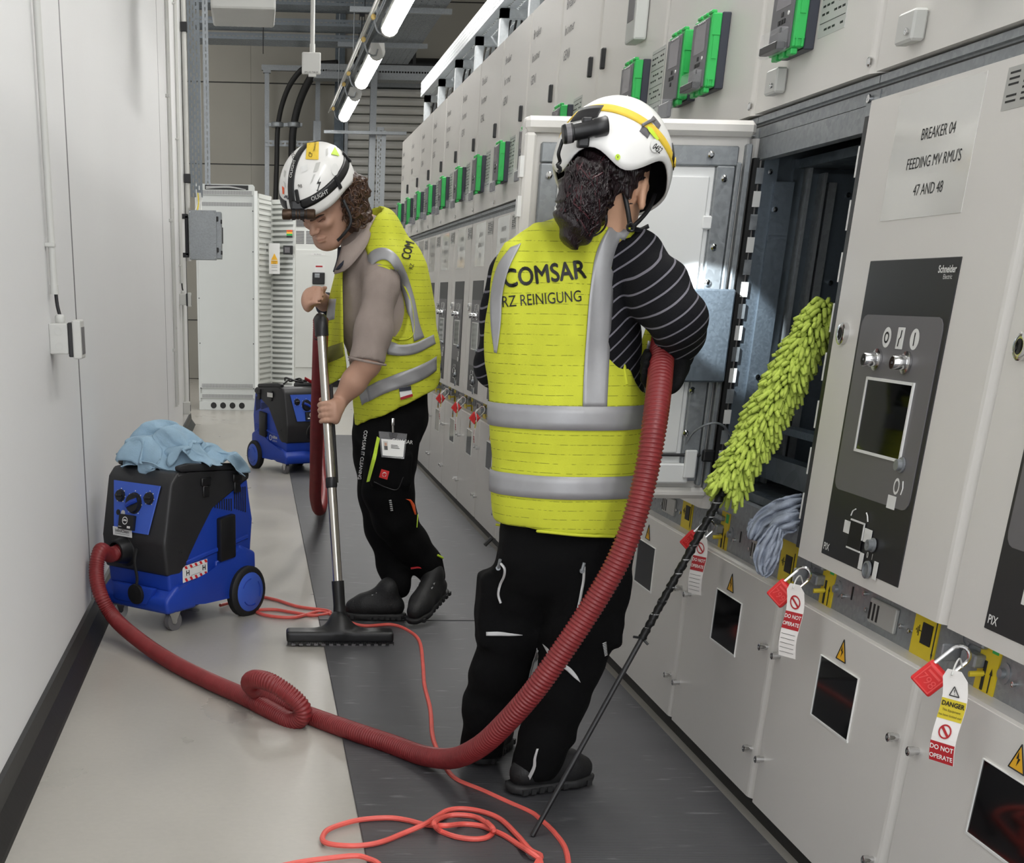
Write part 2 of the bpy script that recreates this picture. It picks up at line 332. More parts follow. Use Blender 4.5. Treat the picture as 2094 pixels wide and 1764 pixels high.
# ---------------------------------------------------------------- signed-distance bodies (one smooth closed surface)
def smin(a, b, k):
    h = np.clip(.5 + .5 * (b - a) / k, 0, 1); return b + (a - b) * h - k * h * (1 - h)
class SDF:
    """union of round cones ('c'), ellipsoids ('e') and rounded boxes ('b'), smoothly blended, minus cuts"""
    def __init__(s, k=.03): s.p = []; s.cut = []; s.k = k; s.disp = None; s.clip = []
    def c(s, a, b, ra, rb=None, k=None, sub=False, sy=1.0):
        (s.cut if sub else s.p).append(('c', np.asarray(a, float), np.asarray(b, float), ra, ra if rb is None else rb, k or s.k, sy)); return s
    def chain(s, P, R, k=None, sy=1.0):
        for i in range(len(P) - 1): s.c(P[i], P[i + 1], R[i], R[i + 1], k, sy=sy)
        return s
    def e(s, c, r, R=None, k=None, sub=False):
        (s.cut if sub else s.p).append(('e', np.asarray(c, float), np.asarray(r, float), None if R is None else np.array(R), None, k or s.k, 1)); return s
    def b(s, c, h, rad=.01, R=None, k=None, sub=False):
        (s.cut if sub else s.p).append(('b', np.asarray(c, float), np.asarray(h, float), None if R is None else np.array(R), rad, k or s.k, 1)); return s
    def half(s, pt, nrm):
        n = np.asarray(nrm, float); s.clip.append((np.asarray(pt, float), n / np.linalg.norm(n))); return s
    @staticmethod
    def one(q, X):
        if q[0] == 'c':
            a, b, sy = q[1], q[2], q[6]
            if sy != 1.0:
                X = X.copy(); m = (a[1] + b[1]) / 2; X[:, 1] = (X[:, 1] - m) / sy + m; a = a.copy(); b = b.copy(); a[1] = (a[1] - m) / sy + m; b[1] = (b[1] - m) / sy + m
            d = b - a; t = np.clip(((X - a) @ d) / max(d @ d, 1e-9), 0, 1)
            return np.linalg.norm(X - a - t[:, None] * d, axis=1) - (q[3] + (q[4] - q[3]) * t)
        Y = X - q[1]
        if q[3] is not None: Y = Y @ q[3]
        if q[0] == 'e':
            k0 = np.linalg.norm(Y / q[2], axis=1); k1 = np.linalg.norm(Y / q[2] ** 2, axis=1); return k0 * (k0 - 1) / np.maximum(k1, 1e-9)
        w = np.abs(Y) - (q[2] - q[4]); return np.linalg.norm(np.maximum(w, 0), axis=1) + np.minimum(w.max(1), 0) - q[4]
    def bounds(s, q):
        if q[0] == 'c': r = max(q[3], q[4]) * max(1, q[6]); return np.minimum(q[1], q[2]) - r, np.maximum(q[1], q[2]) + r
        r = np.linalg.norm(q[2]) if q[3] is not None else q[2]; return q[1] - r, q[1] + r
    def __call__(s, X):
        X = np.asarray(X, float); F = np.full(len(X), 9.)
        for q in s.p: F = smin(F, s.one(q, X), q[5])
        for q in s.cut: F = -smin(-F, s.one(q, X), q[5] * .3)
        for p, n in s.clip: F = np.maximum(F, (X - p) @ n)
        if s.disp: F = F + s.disp(X)
        return F
    def mesh(s, h):
        lo = np.min([s.bounds(q)[0] for q in s.p], 0) - 3 * h - .02; hi = np.max([s.bounds(q)[1] for q in s.p], 0) + 3 * h + .02
        n = np.ceil((hi - lo) / h).astype(int) + 1; ax = [lo[i] + h * np.arange(n[i]) for i in range(3)]
        F = np.full(n, .2)
        def window(q, mrg):
            a, b = s.bounds(q); i0 = np.maximum(((a - mrg - lo) / h).astype(int), 0); i1 = np.minimum(((b + mrg - lo) / h).astype(int) + 2, n); return i0, i1
        def pts(i0, i1):
            g = np.meshgrid(*[ax[i][i0[i]:i1[i]] for i in range(3)], indexing='ij'); return np.stack([x.ravel() for x in g], 1), g[0].shape
        for q in s.p:
            i0, i1 = window(q, q[5] + .05)
            if (i1 <= i0).any(): continue
            X, sh = pts(i0, i1); sl = tuple(slice(i0[i], i1[i]) for i in range(3)); F[sl] = smin(F[sl], s.one(q, X).reshape(sh), q[5])
        for q in s.cut:
            i0, i1 = window(q, .05)
            if (i1 <= i0).any(): continue
            X, sh = pts(i0, i1); sl = tuple(slice(i0[i], i1[i]) for i in range(3)); F[sl] = -smin(-F[sl], s.one(q, X).reshape(sh), q[5] * .3)
        if s.clip or s.disp:
            X, sh = pts(np.zeros(3, int), n)
            for p, nn in s.clip: F = np.maximum(F, ((X - p) @ nn).reshape(sh))
            if s.disp:
                near = (np.abs(F) < .06).ravel(); D = np.zeros(len(X)); D[near] = s.disp(X[near]); F = F + D.reshape(sh)
        return nets(F, lo, h)
def nets(F, lo, h):
    """naive surface nets"""
    s = F < 0; n = np.array(F.shape) - 1
    cnt = np.zeros(n, int)
    for dx in (0, 1):
        for dy in (0, 1):
            for dz in (0, 1): cnt += s[dx:n[0] + dx, dy:n[1] + dy, dz:n[2] + dz]
    act = (cnt > 0) & (cnt < 8); idx = -np.ones(n, int); I = np.argwhere(act); idx[act] = np.arange(len(I))
    acc = np.zeros((len(I), 3)); num = np.zeros(len(I))
    cs = [(x, y, z) for x in (0, 1) for y in (0, 1) for z in (0, 1)]
    for a in cs:
        for k in range(3):
            if a[k]: continue
            b = list(a); b[k] = 1
            fa = F[I[:, 0] + a[0], I[:, 1] + a[1], I[:, 2] + a[2]]; fb = F[I[:, 0] + b[0], I[:, 1] + b[1], I[:, 2] + b[2]]
            c = (fa < 0) != (fb < 0); t = np.where(c, fa / np.where(c, fa - fb, 1), 0)
            P = np.tile(np.array(a, float), (len(I), 1)); P[:, k] += t; acc[c] += P[c]; num[c] += 1
    V = (I + acc / np.maximum(num, 1)[:, None]) * h + lo; Q = []
    for k in range(3):
        o = [i for i in range(3) if i != k]; sl0 = [slice(1, -1)] * 3; sl1 = [slice(1, -1)] * 3
        sl0[k] = slice(0, -1); sl1[k] = slice(1, None); A = s[tuple(sl0)]; B = s[tuple(sl1)]; E = np.argwhere(A != B)
        if len(E) == 0: continue
        inn = A[tuple(E.T)]; E = E + 1; E[:, k] -= 1
        def at_(d0, d1):
            J = E.copy(); J[:, o[0]] -= d0; J[:, o[1]] -= d1; J = np.minimum(J, n - 1); return idx[J[:, 0], J[:, 1], J[:, 2]]
        q = np.stack([at_(1, 1), at_(0, 1), at_(0, 0), at_(1, 0)], 1)
        flip = inn if k != 1 else ~inn
        q[~flip] = q[~flip][:, ::-1]; Q.append(q)
    Q = np.vstack(Q); Q = Q[(Q >= 0).all(1)]
    return V, Q
def body(name, sdf, h, m, parent, smooth_it=2, **k):
    if isinstance(sdf, list):                    # regions of one figure, each at its own fineness
        V, Q = [], []; o_ = 0
        for s_, h_ in sdf: v_, q_ = s_.mesh(h_); V.append(v_); Q.append(q_ + o_); o_ += len(v_)
        V, Q = np.vstack(V), np.vstack(Q)
    else: V, Q = sdf.mesh(h)
    me = bpy.data.meshes.new(name); me.from_pydata(V.tolist(), [], Q.tolist()); me.update()
    b = bmesh.new(); b.from_mesh(me)
    for _ in range(smooth_it): bmesh.ops.smooth_vert(b, verts=b.verts[:], factor=.4, use_axis_x=True, use_axis_y=True, use_axis_z=True)
    b.to_mesh(me); b.free()
    return obj(name, me, m, parent, smooth='all', **k)
def march(sdf, O, D, lift=.0, far=1.5, it=50):
    """points O pushed along D on to the surface, then lifted off it along the normal"""
    O = np.asarray(O, float).copy(); D = np.broadcast_to(np.asarray(D, float), O.shape); t = np.zeros(len(O))
    for _ in range(it):
        t = np.minimum(t + .8 * np.maximum(sdf(O + D * t[:, None]), -.02), far)
    P = O + D * t[:, None]; e = 1.5e-3
    G = np.stack([sdf(P + [e, 0, 0]) - sdf(P - [e, 0, 0]), sdf(P + [0, e, 0]) - sdf(P - [0, e, 0]), sdf(P + [0, 0, e]) - sdf(P - [0, 0, e])], 1)
    G /= np.maximum(np.linalg.norm(G, axis=1, keepdims=True), 1e-9)
    return P + G * lift
def wrap_text(sdf, t, size, org, ux, uy, D, lift=.002, **k):
    """lettering laid on a body: 2-D text on the plane (org, ux, uy), pushed along D"""
    V, F = text2d(t, size, **k)
    O = np.array([np.asarray(org) + np.asarray(ux) * x + np.asarray(uy) * y for x, y in V]); mb = MB(); mb.add(march(sdf, O, D, lift), F); return mb
def wrap_patch(sdf, A, D, lift=.003):
    """a patch: A is a (n, m, 3) array of start points pushed along D"""
    A = np.asarray(A, float); sh = A.shape; Dd = np.broadcast_to(np.asarray(D, float), sh).reshape(-1, 3)
    mb = MB(); mb.grid(march(sdf, A.reshape(-1, 3), Dd, lift).reshape(sh)); return mb
def rotm(*seq):
    """rotation from ('X', degrees), ... applied in order"""
    M = Matrix.Identity(3)
    for a, d in seq: M = Matrix.Rotation(math.radians(d), 3, a) @ M
    return M
# ================================================================ THE ROOM
XW = -0.608                                     # face of the left wall
mb = MB(); mb.bb(-3.2, 3.4, -.9, 20.6, -.1, 0); struct('floor', mb, M_FLOOR)
mb = MB(); mb.bb(-3.2, 3.4, -.9, 20.7, 5.0, 5.1); struct('ceiling', mb, M_CEIL)
# left wall: tall sandwich panels with open joints
wl = MB(); wl.bb(XW - .12, XW - .012, -.9, 13.25, 0, 5); wl = struct('wall_left', wl, M_BASE)
for y0, y1 in ((-.9, -.03), (-.03, 4.968), (4.968, 9.97), (9.97, 13.25)):
    p = MB(); p.rbox((XW - .007, (y0 + y1) / 2, 2.5), (.014, y1 - y0 - .005, 5), .002, 1); obj('wall_panel', p, M_WALL, wl)
for y in (-.03, 4.968, 9.97): p = MB(); p.bb(XW - .01, XW + .0008, y - .011, y + .011, .1, 5); obj('joint_strip', p, M_PANELG, wl)
p = MB(); p.bb(XW - .12, XW + .004, 13.25, 13.30, 0, 4.9); struct('trim_1', p, M_BASE)
p = MB(); p.prism([(0, 0), (.052, 0), (.048, .008), (.016, .05), (.012, .102), (0, .105)], 14.2, lambda a, b, c: (XW + a, -.9 + c, b)); struct('baseboard_left', p, M_BASE)
# far wall: horizontal panels
wb = MB(); wb.bb(-3.2, 3.4, 20.52, 20.6, 0, 5); wb = struct('wall_back', wb, M_BASE)
for z0, z1 in ((0, .78), (.78, 1.755), (1.755, 2.735), (2.735, 3.695), (3.695, 4.66), (4.66, 5.0)):
    for x0, x1 in ((-3.2, -.02), (-.02, 1.19), (1.19, 3.4)):
        p = MB(); p.rbox(((x0 + x1) / 2, 20.51, (z0 + z1) / 2), (x1 - x0 - (.012 if x0 > 1 else .001), .03, z1 - z0 - .012), .003, 1); obj('wall_panel', p, M_WALL2, wb)
p = MB(); p.bb(3.3, 3.4, -.9, 20.6, 0, 5); struct('wall_right', p, M_WALL2)
p = MB(); p.bb(-3.2, -3.1, 13.2, 20.6, 0, 5); struct('wall_side', p, M_WALL2)
p = MB(); p.bb(1.205, 1.225, 20.43, 20.5, 0, 4.9); p.bb(1.10, 1.205, 20.46, 20.5, 0, 4.9); struct('trim_2', p, M_GALVD)

# rolling shutter in the far wall
t = thing('roller_shutter', 'grey slatted roller shutter in the far wall of the room', 'shutter', (1.8, 20.4, 0))
f = MB(); f.bb(1.235, 1.28, 20.34, 20.46, 0, 3.72); f.bb(2.40, 2.45, 20.34, 20.46, 0, 3.72); obj('guide_rail', f, M_GALV, t)
f = MB(); f.bb(1.235, 2.45, 20.3, 20.46, 3.66, 3.74); obj('header', f, M_GALV, t)
prof = [(0, 0), (-.03, .008), (-.042, .035), (-.042, .062), (-.03, .088), (0, .096)]
s0 = MB(); s0.prism(prof[::-1] + [(.01, 0), (.01, .096)][::1], 1.12, lambda a, b, c: (1.28 + c, 20.4 + a, b))
first = None
M_SLAT = mat('shutter_slat', rgb(196, 195, 190), .5, .1, .03, 4)
for i in range(36):
    if first is None: first = obj('slat', s0, M_SLAT, t)
    else: share('slat', first, t, Matrix.Translation((0, 0, .1016 * i)))
p = MB(); p.tube([(1.3, 20.25, 3.9), (2.6, 20.25, 3.9)], .09, 12); p.bb(1.45, 1.49, 20.15, 20.4, 3.78, 4.05); p.bb(2.1, 2.14, 20.15, 20.4, 3.78, 4.05)
tag(obj('shutter_drum', p, M_BLACK, None, smooth=True), 'dark winding drum above the grey roller shutter', 'shutter drum')

# perforated sheet-metal trays --------------------------------------------------
def perf(mb, L, W, fn, rows=4, slot=.03, pitch=.05, sh=.007):
    """flat strip L x W (a along, b across) with staggered rows of real slots"""
    gap = W / (rows + 1); ys = [gap * (i + 1) for i in range(rows)]; b0 = 0.0
    for i, y in enumerate(ys):
        mb.add([fn(0, b0), fn(L, b0), fn(L, y - sh / 2), fn(0, y - sh / 2)], [(0, 1, 2, 3)])
        a = (pitch / 2 if i % 2 else 0); pa = 0.0
        while a < L:
            mb.add([fn(pa, y - sh / 2), fn(a, y - sh / 2), fn(a, y + sh / 2), fn(pa, y + sh / 2)], [(0, 1, 2, 3)])
            pa = min(a + slot, L); a += pitch
        if pa < L: mb.add([fn(pa, y - sh / 2), fn(L, y - sh / 2), fn(L, y + sh / 2), fn(pa, y + sh / 2)], [(0, 1, 2, 3)])
        b0 = y + sh / 2
    mb.add([fn(0, b0), fn(L, b0), fn(L, W), fn(0, W)], [(0, 1, 2, 3)])
    return mb
# upright tray by the end of the left wall
t = thing('cable_tray', 'upright perforated steel cable tray at the end of the white left wall', 'cable tray', (-.5, 13.45, 1.92))
obj('tray_plate', perf(MB(), 2.6, .105, lambda a, b: (-.560 + b, 13.42, 1.925 + a), 3, .034, .058, .009), M_TRAY, t, solid=.002)
obj('tray_flange', perf(MB(), 2.6, .09, lambda a, b: (-.455, 13.42 + b, 1.925 + a), 2, .034, .058, .009), M_TRAY, t, solid=.002)
t = thing('support_strut', 'slotted steel strut standing behind the upright cable tray', 'strut', (-.40, 13.9, 2.05))
p = MB(); p.bb(-.438, -.418, 13.8, 13.86, 2.07, 4.6); p.bb(-.416, -.410, 13.86, 13.9, 2.07, 4.6); obj('channel', p, M_GALV, t)
obj('slotted_face', perf(MB(), 2.6, .05, lambda a, b: (-.44 + b, 13.8, 2.05 + a), 1, .03, .05, .012), M_GALV, t, solid=.002)
# the stack of trays across the room
for k, (Y, z, x1) in enumerate(((16.6, 3.90, 1.34), (17.0, 3.78, 1.34), (17.4, 3.70, 1.28))):
    t = thing('cable_tray', ['nearest of the three perforated cable trays crossing under the ceiling, the topmost one', 'middle one of the three perforated cable trays crossing under the ceiling', 'lowest and farthest of the three perforated cable trays crossing under the ceiling'][k], 'cable tray', (.4, Y, z), group='cable trays crossing the room')
    L = x1 + .62
    obj('tray_bottom', perf(MB(), L, .42, lambda a, b: (-.62 + a, Y - .21 + b, z + .0), 6, .035, .06, .010), M_TRAY, t, solid=.002)
    obj('tray_side', perf(MB(), L, .06, lambda a, b: (-.62 + a, Y - .21, z + b), 1, .03, .05, .008), M_TRAY, t, solid=.002)
    obj('tray_side', perf(MB(), L, .06, lambda a, b: (-.62 + a, Y + .21, z + b), 1, .03, .05, .008), M_TRAY, t, solid=.002)
    for hx in (.12, 1.18):
        p = MB(); p.tube([(hx, Y - .24, z - .14), (hx, Y - .24, 5)], .005, 6); p.bb(hx - .025, hx + .025, Y - .26, Y - .22, z + .09, z + .15); obj('threaded_rod', p, M_BLACK, t)
p = MB(); p.bb(-.62, 1.4, 15.6, 16.35, 4.02, 4.04); p.bb(-.62, 1.4, 15.58, 15.60, 3.96, 4.10); tag(obj('cable_tray_cover', p, M_GALV), 'plain steel tray cover close under the ceiling above the perforated trays', 'tray cover')
# far cross channel with its row of round holes
t = thing('cable_channel', 'long steel channel with a row of holes across the far wall', 'cable channel', (1.2, 19.6, 3.72))
obj('channel_face', perf(MB(), 2.0, .13, lambda a, b: (.78 + a, 19.5, 3.66 + b), 1, .024, .036, .02), M_GALV, t, solid=.003)
p = MB(); p.bb(.78, 2.78, 19.5, 19.78, 3.64, 3.66); p.bb(.78, 2.78, 19.5, 19.78, 3.79, 3.80); obj('channel_body', p, M_GALV, t)
# tray running along the room above the lamps
t = thing('cable_tray', 'perforated tray running lengthwise under the ceiling right of the lamp row', 'cable tray', (1.75, 15, 3.7))
obj('tray_bottom', perf(MB(), 5.2, .55, lambda a, b: (1.35 + b, 13.6 + a, 3.72), 7, .03, .09, .012), M_TRAY, t, solid=.002)
obj('tray_side', perf(MB(), 5.2, .08, lambda a, b: (1.35, 13.6 + a, 3.72 + b), 1, .03, .05, .01), M_TRAY, t, solid=.002)
for yy in (15.2, 17.2):
    p = MB(); p.bb(.95, 1.95, yy, yy + .04, 3.655, 3.70); obj('cross_bar', p, M_GALV, t)

# bracket frame with the two thick cables at the far wall
t = thing('bracket_frame', 'steel bracket frame on legs in front of the far wall', 'frame', (.5, 20.2, 0))
p = MB(); p.bb(.12, 1.1, 20.15, 20.23, 3.80, 3.86); obj('top_beam', p, M_GALV, t)
for x in (.19, .86):
    p = MB(); p.bb(x - .03, x + .03, 20.17, 20.21, 0, 3.8); p.bb(x - .05, x + .05, 20.14, 20.24, 3.77, 3.8); obj('leg', p, M_GALV, t)
p = MB(); perf(p, .72, .07, lambda a, b: (.17 + a, 20.14, 2.93 + b), 1, .03, .055, .02); obj('cross_rail', p, M_GALV, t, solid=.003)
p = MB(); p.bb(.80, .90, 20.02, 20.12, 2.2, 3.22); obj('riser_channel', p, M_GALV, t)
for nm, lab, P, r in (('power_cable', 'thinner black cable bending down left at the far wall', [(570 - 7, 420, 20.05), (566, 330, 20.05), (568, 262, 20.05), (578, 210, 20.0), (598, 165, 19.9), (630, 135, 19.8), (690, 128, 19.7)], .034),
                     ('power_cable', 'thicker black cable bending down right at the far wall', [(596, 420, 20.05), (597, 320, 20.05), (600, 262, 20.05), (612, 210, 20.0), (632, 165, 19.9), (655, 138, 19.8), (690, 131, 19.7)], .05)):
    pts = spline([at(u, v, Y) for u, v, Y in P], 40)
    c = MB(); c.tube(pts, r, 10); tag(obj(nm, c, M_BLACKR, None, smooth=True), lab, 'cable', 'black power cables')
for u in (567, 601):
    q = at(u, 255, 20.05); p = MB(); p.lathe([(.075, -.03), (.085, -.02), (.085, .02), (.075, .03)], q, (0, 0, 1), 14); p.bb(q[0] - .11, q[0] + .11, q[1] - .02, q[1] + .02, q[2] - .02, q[2] + .02)
    tag(obj('cable_clamp', p, M_GALV, None, smooth=True), 'round clamp on the ' + ('thinner left' if u < 590 else 'thicker right') + ' black cable at the far wall', 'clamp')
t = thing('wall_strut', 'slotted upright strut in front of the grey roller shutter', 'strut', (1.62, 19.3, 0))
obj('slotted_face', perf(MB(), 3.05, .075, lambda a, b: (1.585 + b, 19.25, a), 2, .03, .05, .012), M_GALV, t, solid=.003)
p = MB(); p.bb(1.66, 1.70, 19.25, 19.32, 0, 3.05); p.bb(1.583, 1.67, 19.24, 19.34, 3.05, 3.09); obj('channel', p, M_GALV, t)
p = MB(); p.bb(1.50, 1.58, 19.4, 19.5, 0, 3.72); tag(obj('steel_post', p, M_GALV), 'plain grey steel post left of the slotted upright strut', 'post')
p = MB(); p.bb(.90, 1.95, 19.15, 19.2, 3.0, 3.035); tag(obj('strut_rail', p, M_GALV), 'thin horizontal rail below the farthest lamp', 'rail')

# ---------------------------------------------------------------- lamps hung over the switchgear
XL, ZL = 1.12, 3.10
t = thing('lamp_rail', 'long steel rail the row of batten lamps hangs from', 'rail', (XL, 8, ZL + .16))
p = MB(); perf(p, 20.0, .05, lambda a, b: (XL - .09, -.8 + a, ZL + .11 + b), 1, .025, .06, .01); obj('rail_side', p, M_TRAY, t, solid=.002)
p = MB(); p.bb(XL - .09, XL - .03, -.8, 19.2, ZL + .16, ZL + .165); obj('rail_top', p, M_TRAY, t)
p = MB(); p.tube([(XL - .13, -.8, ZL + .15), (XL - .13, 19.2, ZL + .15)], .011, 8); p.tube([(XL - .16, -.8, ZL + .13), (XL - .16, 19.2, ZL + .13)], .009, 8); obj('conduit', p, M_GREYP, t, smooth=True)
for y in (1.2, 4.6, 7.4, 10.3, 13.25, 16.2, 18.9):
    p = MB(); p.tube([(XL - .06, y, ZL + .16), (XL - .06, y, 5)], .006, 6); obj('threaded_rod', p, M_GALV, t)
M_CAPY = mat('fitting_amber', rgb(206, 176, 104), .5, 0, .05)
lampdata = [(-.65, 1.3, 'batten lamp overhead behind the camera'), (2.2, 4.15, 'batten lamp overhead beside the front person, above the frame'), (5.05, 7.0, 'batten lamp overhead past the bending man, above the frame'), (7.9, 9.87, 'batten lamp overhead halfway down the switchgear, above the frame'), (10.76, 12.72, 'nearest of the three glowing batten lamps in view'), (13.84, 15.8, 'middle one of the three glowing batten lamps in view'), (16.64, 18.67, 'farthest of the three glowing batten lamps in view')]
for y0, y1, lb in lampdata:
    t = thing('batten_lamp', lb, 'lamp', (XL, (y0 + y1) / 2, ZL), group='batten lamps above the switchgear')
    p = MB(); p.prism([(-.055, .09), (-.068, .03), (.068, .03), (.055, .09)], y1 - y0 - .1, lambda a, b, c: (XL + a, y0 + .05 + c, ZL + b)); obj('housing', p, M_GREYP, t)
    prof = [(.066 * math.cos(a), -.055 * math.sin(a) + .03) for a in np.linspace(0, PI, 9)]
    p = MB(); p.prism(prof, y1 - y0 - .16, lambda a, b, c: (XL + a, y0 + .08 + c, ZL + b)); obj('diffuser', p, M_LAMP, t)
    for e in (y0, y1 - .06):
        p = MB(); p.prism([(.07 * math.cos(a), -.06 * math.sin(a) + .03) for a in np.linspace(0, PI, 7)] + [(-.06, .1), (.06, .1)], .07, lambda a, b, c: (XL + a, e + c - .01, ZL + b)); obj('end_cap', p, M_GREYP, t)
    for e in (y0 - .03, y1 + .03):
        p = MB(); p.tube(spline([(XL, e, ZL + .05), (XL - .02, e, ZL + .0), (XL - .09, e, ZL + .02), (XL - .12, e, ZL + .1)], 10), .008, 6); obj('lamp_cable', p, M_GALV, t, smooth=True)
        p = MB(); p.lathe([(.02, -.02), (.022, 0), (.02, .02)], (XL - .13, e, ZL + .12), (0, 1, 0), 10); obj('conduit_fitting', p, M_CAPY, t)

# junction plate hanging from a pole
t = thing('ceiling_access_point', 'square white box hanging from a grey pole under the ceiling', 'wireless box', (.42, 11, 2.58))
p = MB(); p.rbox((.420, 11.0, 2.647), (.134, .03, .134), .008); obj('housing', p, M_GREYP, t)
p = MB(); p.bb(.40, .455, 10.985, 11.01, 2.566, 2.582); obj('connector', p, M_GREYP, t)
p = MB(); add_text(p, 'BMU-ID-TNE-05', .014, lambda x, y: (.42 + x, 10.984, 2.592 + y)); obj('lettering', p, M_PRINTK, t)
p = MB(); p.tube([(.428, 11.03, 2.70), (.428, 11.03, 5.0)], .016, 10); p.tube([(.428, 11.03, 2.69), (.428, 11.03, 2.77)], .02, 10); obj('pole', p, M_GREYP, t, smooth=True)
# white housing cut by the top of the frame
t = thing('ceiling_unit', 'white ceiling housing cut by the top edge above the corridor', 'ceiling unit', (-.05, 8.2, 2.46))
p = MB(); p.rbox((-.045, 8.2, 2.58), (.33, .5, .235), .012); obj('housing', p, M_GREYP, t)
p = MB(); p.rbox((-.02, 8.2, 2.60), (.345, .48, .02), .006); obj('flange', p, M_GREYP, t)
for x in (-.15, .08):
    p = MB(); p.tube([(x, 8.2, 2.69), (x, 8.2, 5)], .006, 6); obj('threaded_rod', p, M_GALV, t)

# ---------------------------------------------------------------- left wall fittings
def wall_switch(name, lab, y, zt, s, ztop):
    """surface box with a switch cover, its gland, lead and conduit"""
    t = thing(name, lab, 'switch box', (XW, y, zt - .1))
    p = MB(); p.rbox((XW + .028, y, zt - .0425), (.056, .085, .085), .004); obj('box', p, M_GREYP, t)
    for k in (-.021, .021):
        p = MB(); p.lathe([(.0115, 0), (.0115, .0012), (.0100, .0012), (.0100, .0004), (0, .0004)], (XW + .028, y - .0425, zt - .0425 + k), (0, -1, 0), 20); obj('knockout', p, M_GREYP, t)
    p = MB(); p.rbox((XW + .063, y, zt - .045), (.014, .09, .095), .003); obj('gasket', p, M_BLACK, t)
    p = MB(); p.rbox((XW + .082, y, zt - .044), (.026, .095, .108), .005); obj('cover', p, M_GREYP, t)
    p = MB(); p.bb(XW + .094, XW + .0965, y - .036, y + .036, zt - .085, zt - .01); obj('rocker', p, M_PANELG, t)
    p = MB(); p.lathe([(.013, 0), (.015, .004), (.015, .018), (.011, .024)], (XW + .03, y, zt), (0, 0, 1), 12); obj('gland', p, M_GREYP, t, smooth=True)
    p = MB(); p.tube(spline([(XW + .03, y, zt + .02), (XW + .024, y, zt + .05), (XW + .022, y, zt + .09)], 8), .0055, 8); obj('lead', p, M_BLACK, t, smooth=True)
    p = MB(); p.tube([(XW + .018, y, zt + .085), (XW + .018, y, ztop)], .0105, 12); obj('conduit', p, M_GREYP, t, smooth=True)
    p = MB(); p.lathe([(.0125, 0), (.0125, .025)], (XW + .018, y, zt + .078), (0, 0, 1), 12); obj('sleeve', p, M_GREYP, t, smooth=True)
    for zc in np.arange(zt + .21, ztop, .9):
        p = MB(); p.rbox((XW + .014, y, zc), (.03, .03, .012), .003); obj('clip', p, M_GREYP, t)
wall_switch('light_switch', 'grey surface switch box on the left wall nearest the camera', 4.33, 1.065, 1, 3.6)
wall_switch('light_switch', 'grey surface switch box far along the left wall beyond the vacuums', 11.95, 1.135, 1, 4.9)
t = thing('wall_socket', 'small grey socket low on the far end of the left wall', 'socket', (XW, 12.1, .2))
p = MB(); p.rbox((XW + .03, 12.1, .24), (.06, .085, .1), .006); obj('box', p, M_GREYP, t)
p = MB(); p.bb(XW + .06, XW + .064, 12.07, 12.13, .215, .265); obj('flap', p, M_PANELG, t)
p = MB(); p.tube([(XW + .02, 12.1, .29), (XW + .02, 12.1, 4.9)], .009, 8); obj('conduit', p, M_GREYP, t, smooth=True)
for y, zc in ((10.75, (.75, 1.62, 2.4)), (10.95, (.9, 1.7))):
    t = thing('wall_conduit', 'bright conduit clipped up the left wall, ' + ('nearer of the pair' if y < 10.8 else 'farther of the pair'), 'conduit', (XW, y, .2), group='wall conduits')
    p = MB(); p.tube([(XW + .018, y, .35), (XW + .018, y, 4.9)], .0105, 10); obj('pipe', p, M_GREYP, t, smooth=True)
    for z in zc:
        p = MB(); p.rbox((XW + .014, y, z), (.03, .03, .02), .003); obj('clip', p, M_GREYP, t)
t = thing('wall_conduit', 'thick white pipe with black clamps at the end of the left wall', 'conduit', (XW, 13.1, 1))
p = MB(); p.tube([(XW + .035, 13.1, 1.4), (XW + .035, 13.1, 4.9)], .02, 12); obj('pipe', p, M_GREYP, t, smooth=True)
for z in (2.05, 3.17):
    p = MB(); p.rbox((XW + .035, 13.1, z), (.06, .06, .07), .004); obj('clamp', p, M_BLACK, t)

# steel enclosure on black brackets
t = thing('junction_enclosure', 'grey steel enclosure on black brackets at the end of the left wall', 'enclosure', (-.4, 12.3, 1.38))
p = MB(); p.rbox((-.417, 12.33, 1.578), (.218, .26, .362), .006); obj('housing', p, M_STEELB, t)
p = MB(); p.rbox((-.415, 12.195, 1.578), (.226, .012, .368), .004); obj('front_cover', p, M_GALV, t)
for x in (-.52, -.415, -.315):
    for z in (1.41, 1.52, 1.64, 1.745):
        if x == -.415 and 1.5 < z < 1.7: continue
        p = MB(); p.lathe([(.004, 0), (.004, .003), (0, .004)], (x, 12.189, z), (0, -1, 0), 8); obj('screw', p, M_CHROME, t)
p = MB(); p.rbox((-.285, 12.33, 1.578), (.05, .25, .35), .006); obj('hinged_lid', p, M_GALV, t)
for z in (1.47, 1.70):
    p = MB(); p.rbox((-.296, 12.2, z), (.02, .02, .035), .003); p.rbox((-.262, 12.21, z - .02), (.014, .02, .03), .003); obj('latch', p, M_BLACK, t)
p = MB(); p.bb(-.258, -.25, 12.26, 12.30, 1.52, 1.64); obj('handle', p, M_BLACK, t)
p = MB(); p.rbox((-.553, 12.35, 1.575), (.028, .12, .30), .004); p.rbox((-.57, 12.35, 1.72), (.06, .12, .035), .004); p.rbox((-.57, 12.35, 1.43), (.06, .12, .035), .004); obj('mounting_bracket', p, M_BLACK, t)
for k in range(4):
    p = MB(); p.tube(spline([(-.50 + .01 * k, 13.3, 1.95), (-.49 + .012 * k, 13.1, 1.88), (-.47 + .01 * k, 12.6, 1.83), (-.48 + .016 * k, 12.35, 1.76)], 12), .006, 6); obj('wire', p, M_TAGY if k == 1 else M_GREYP, t, smooth=True)

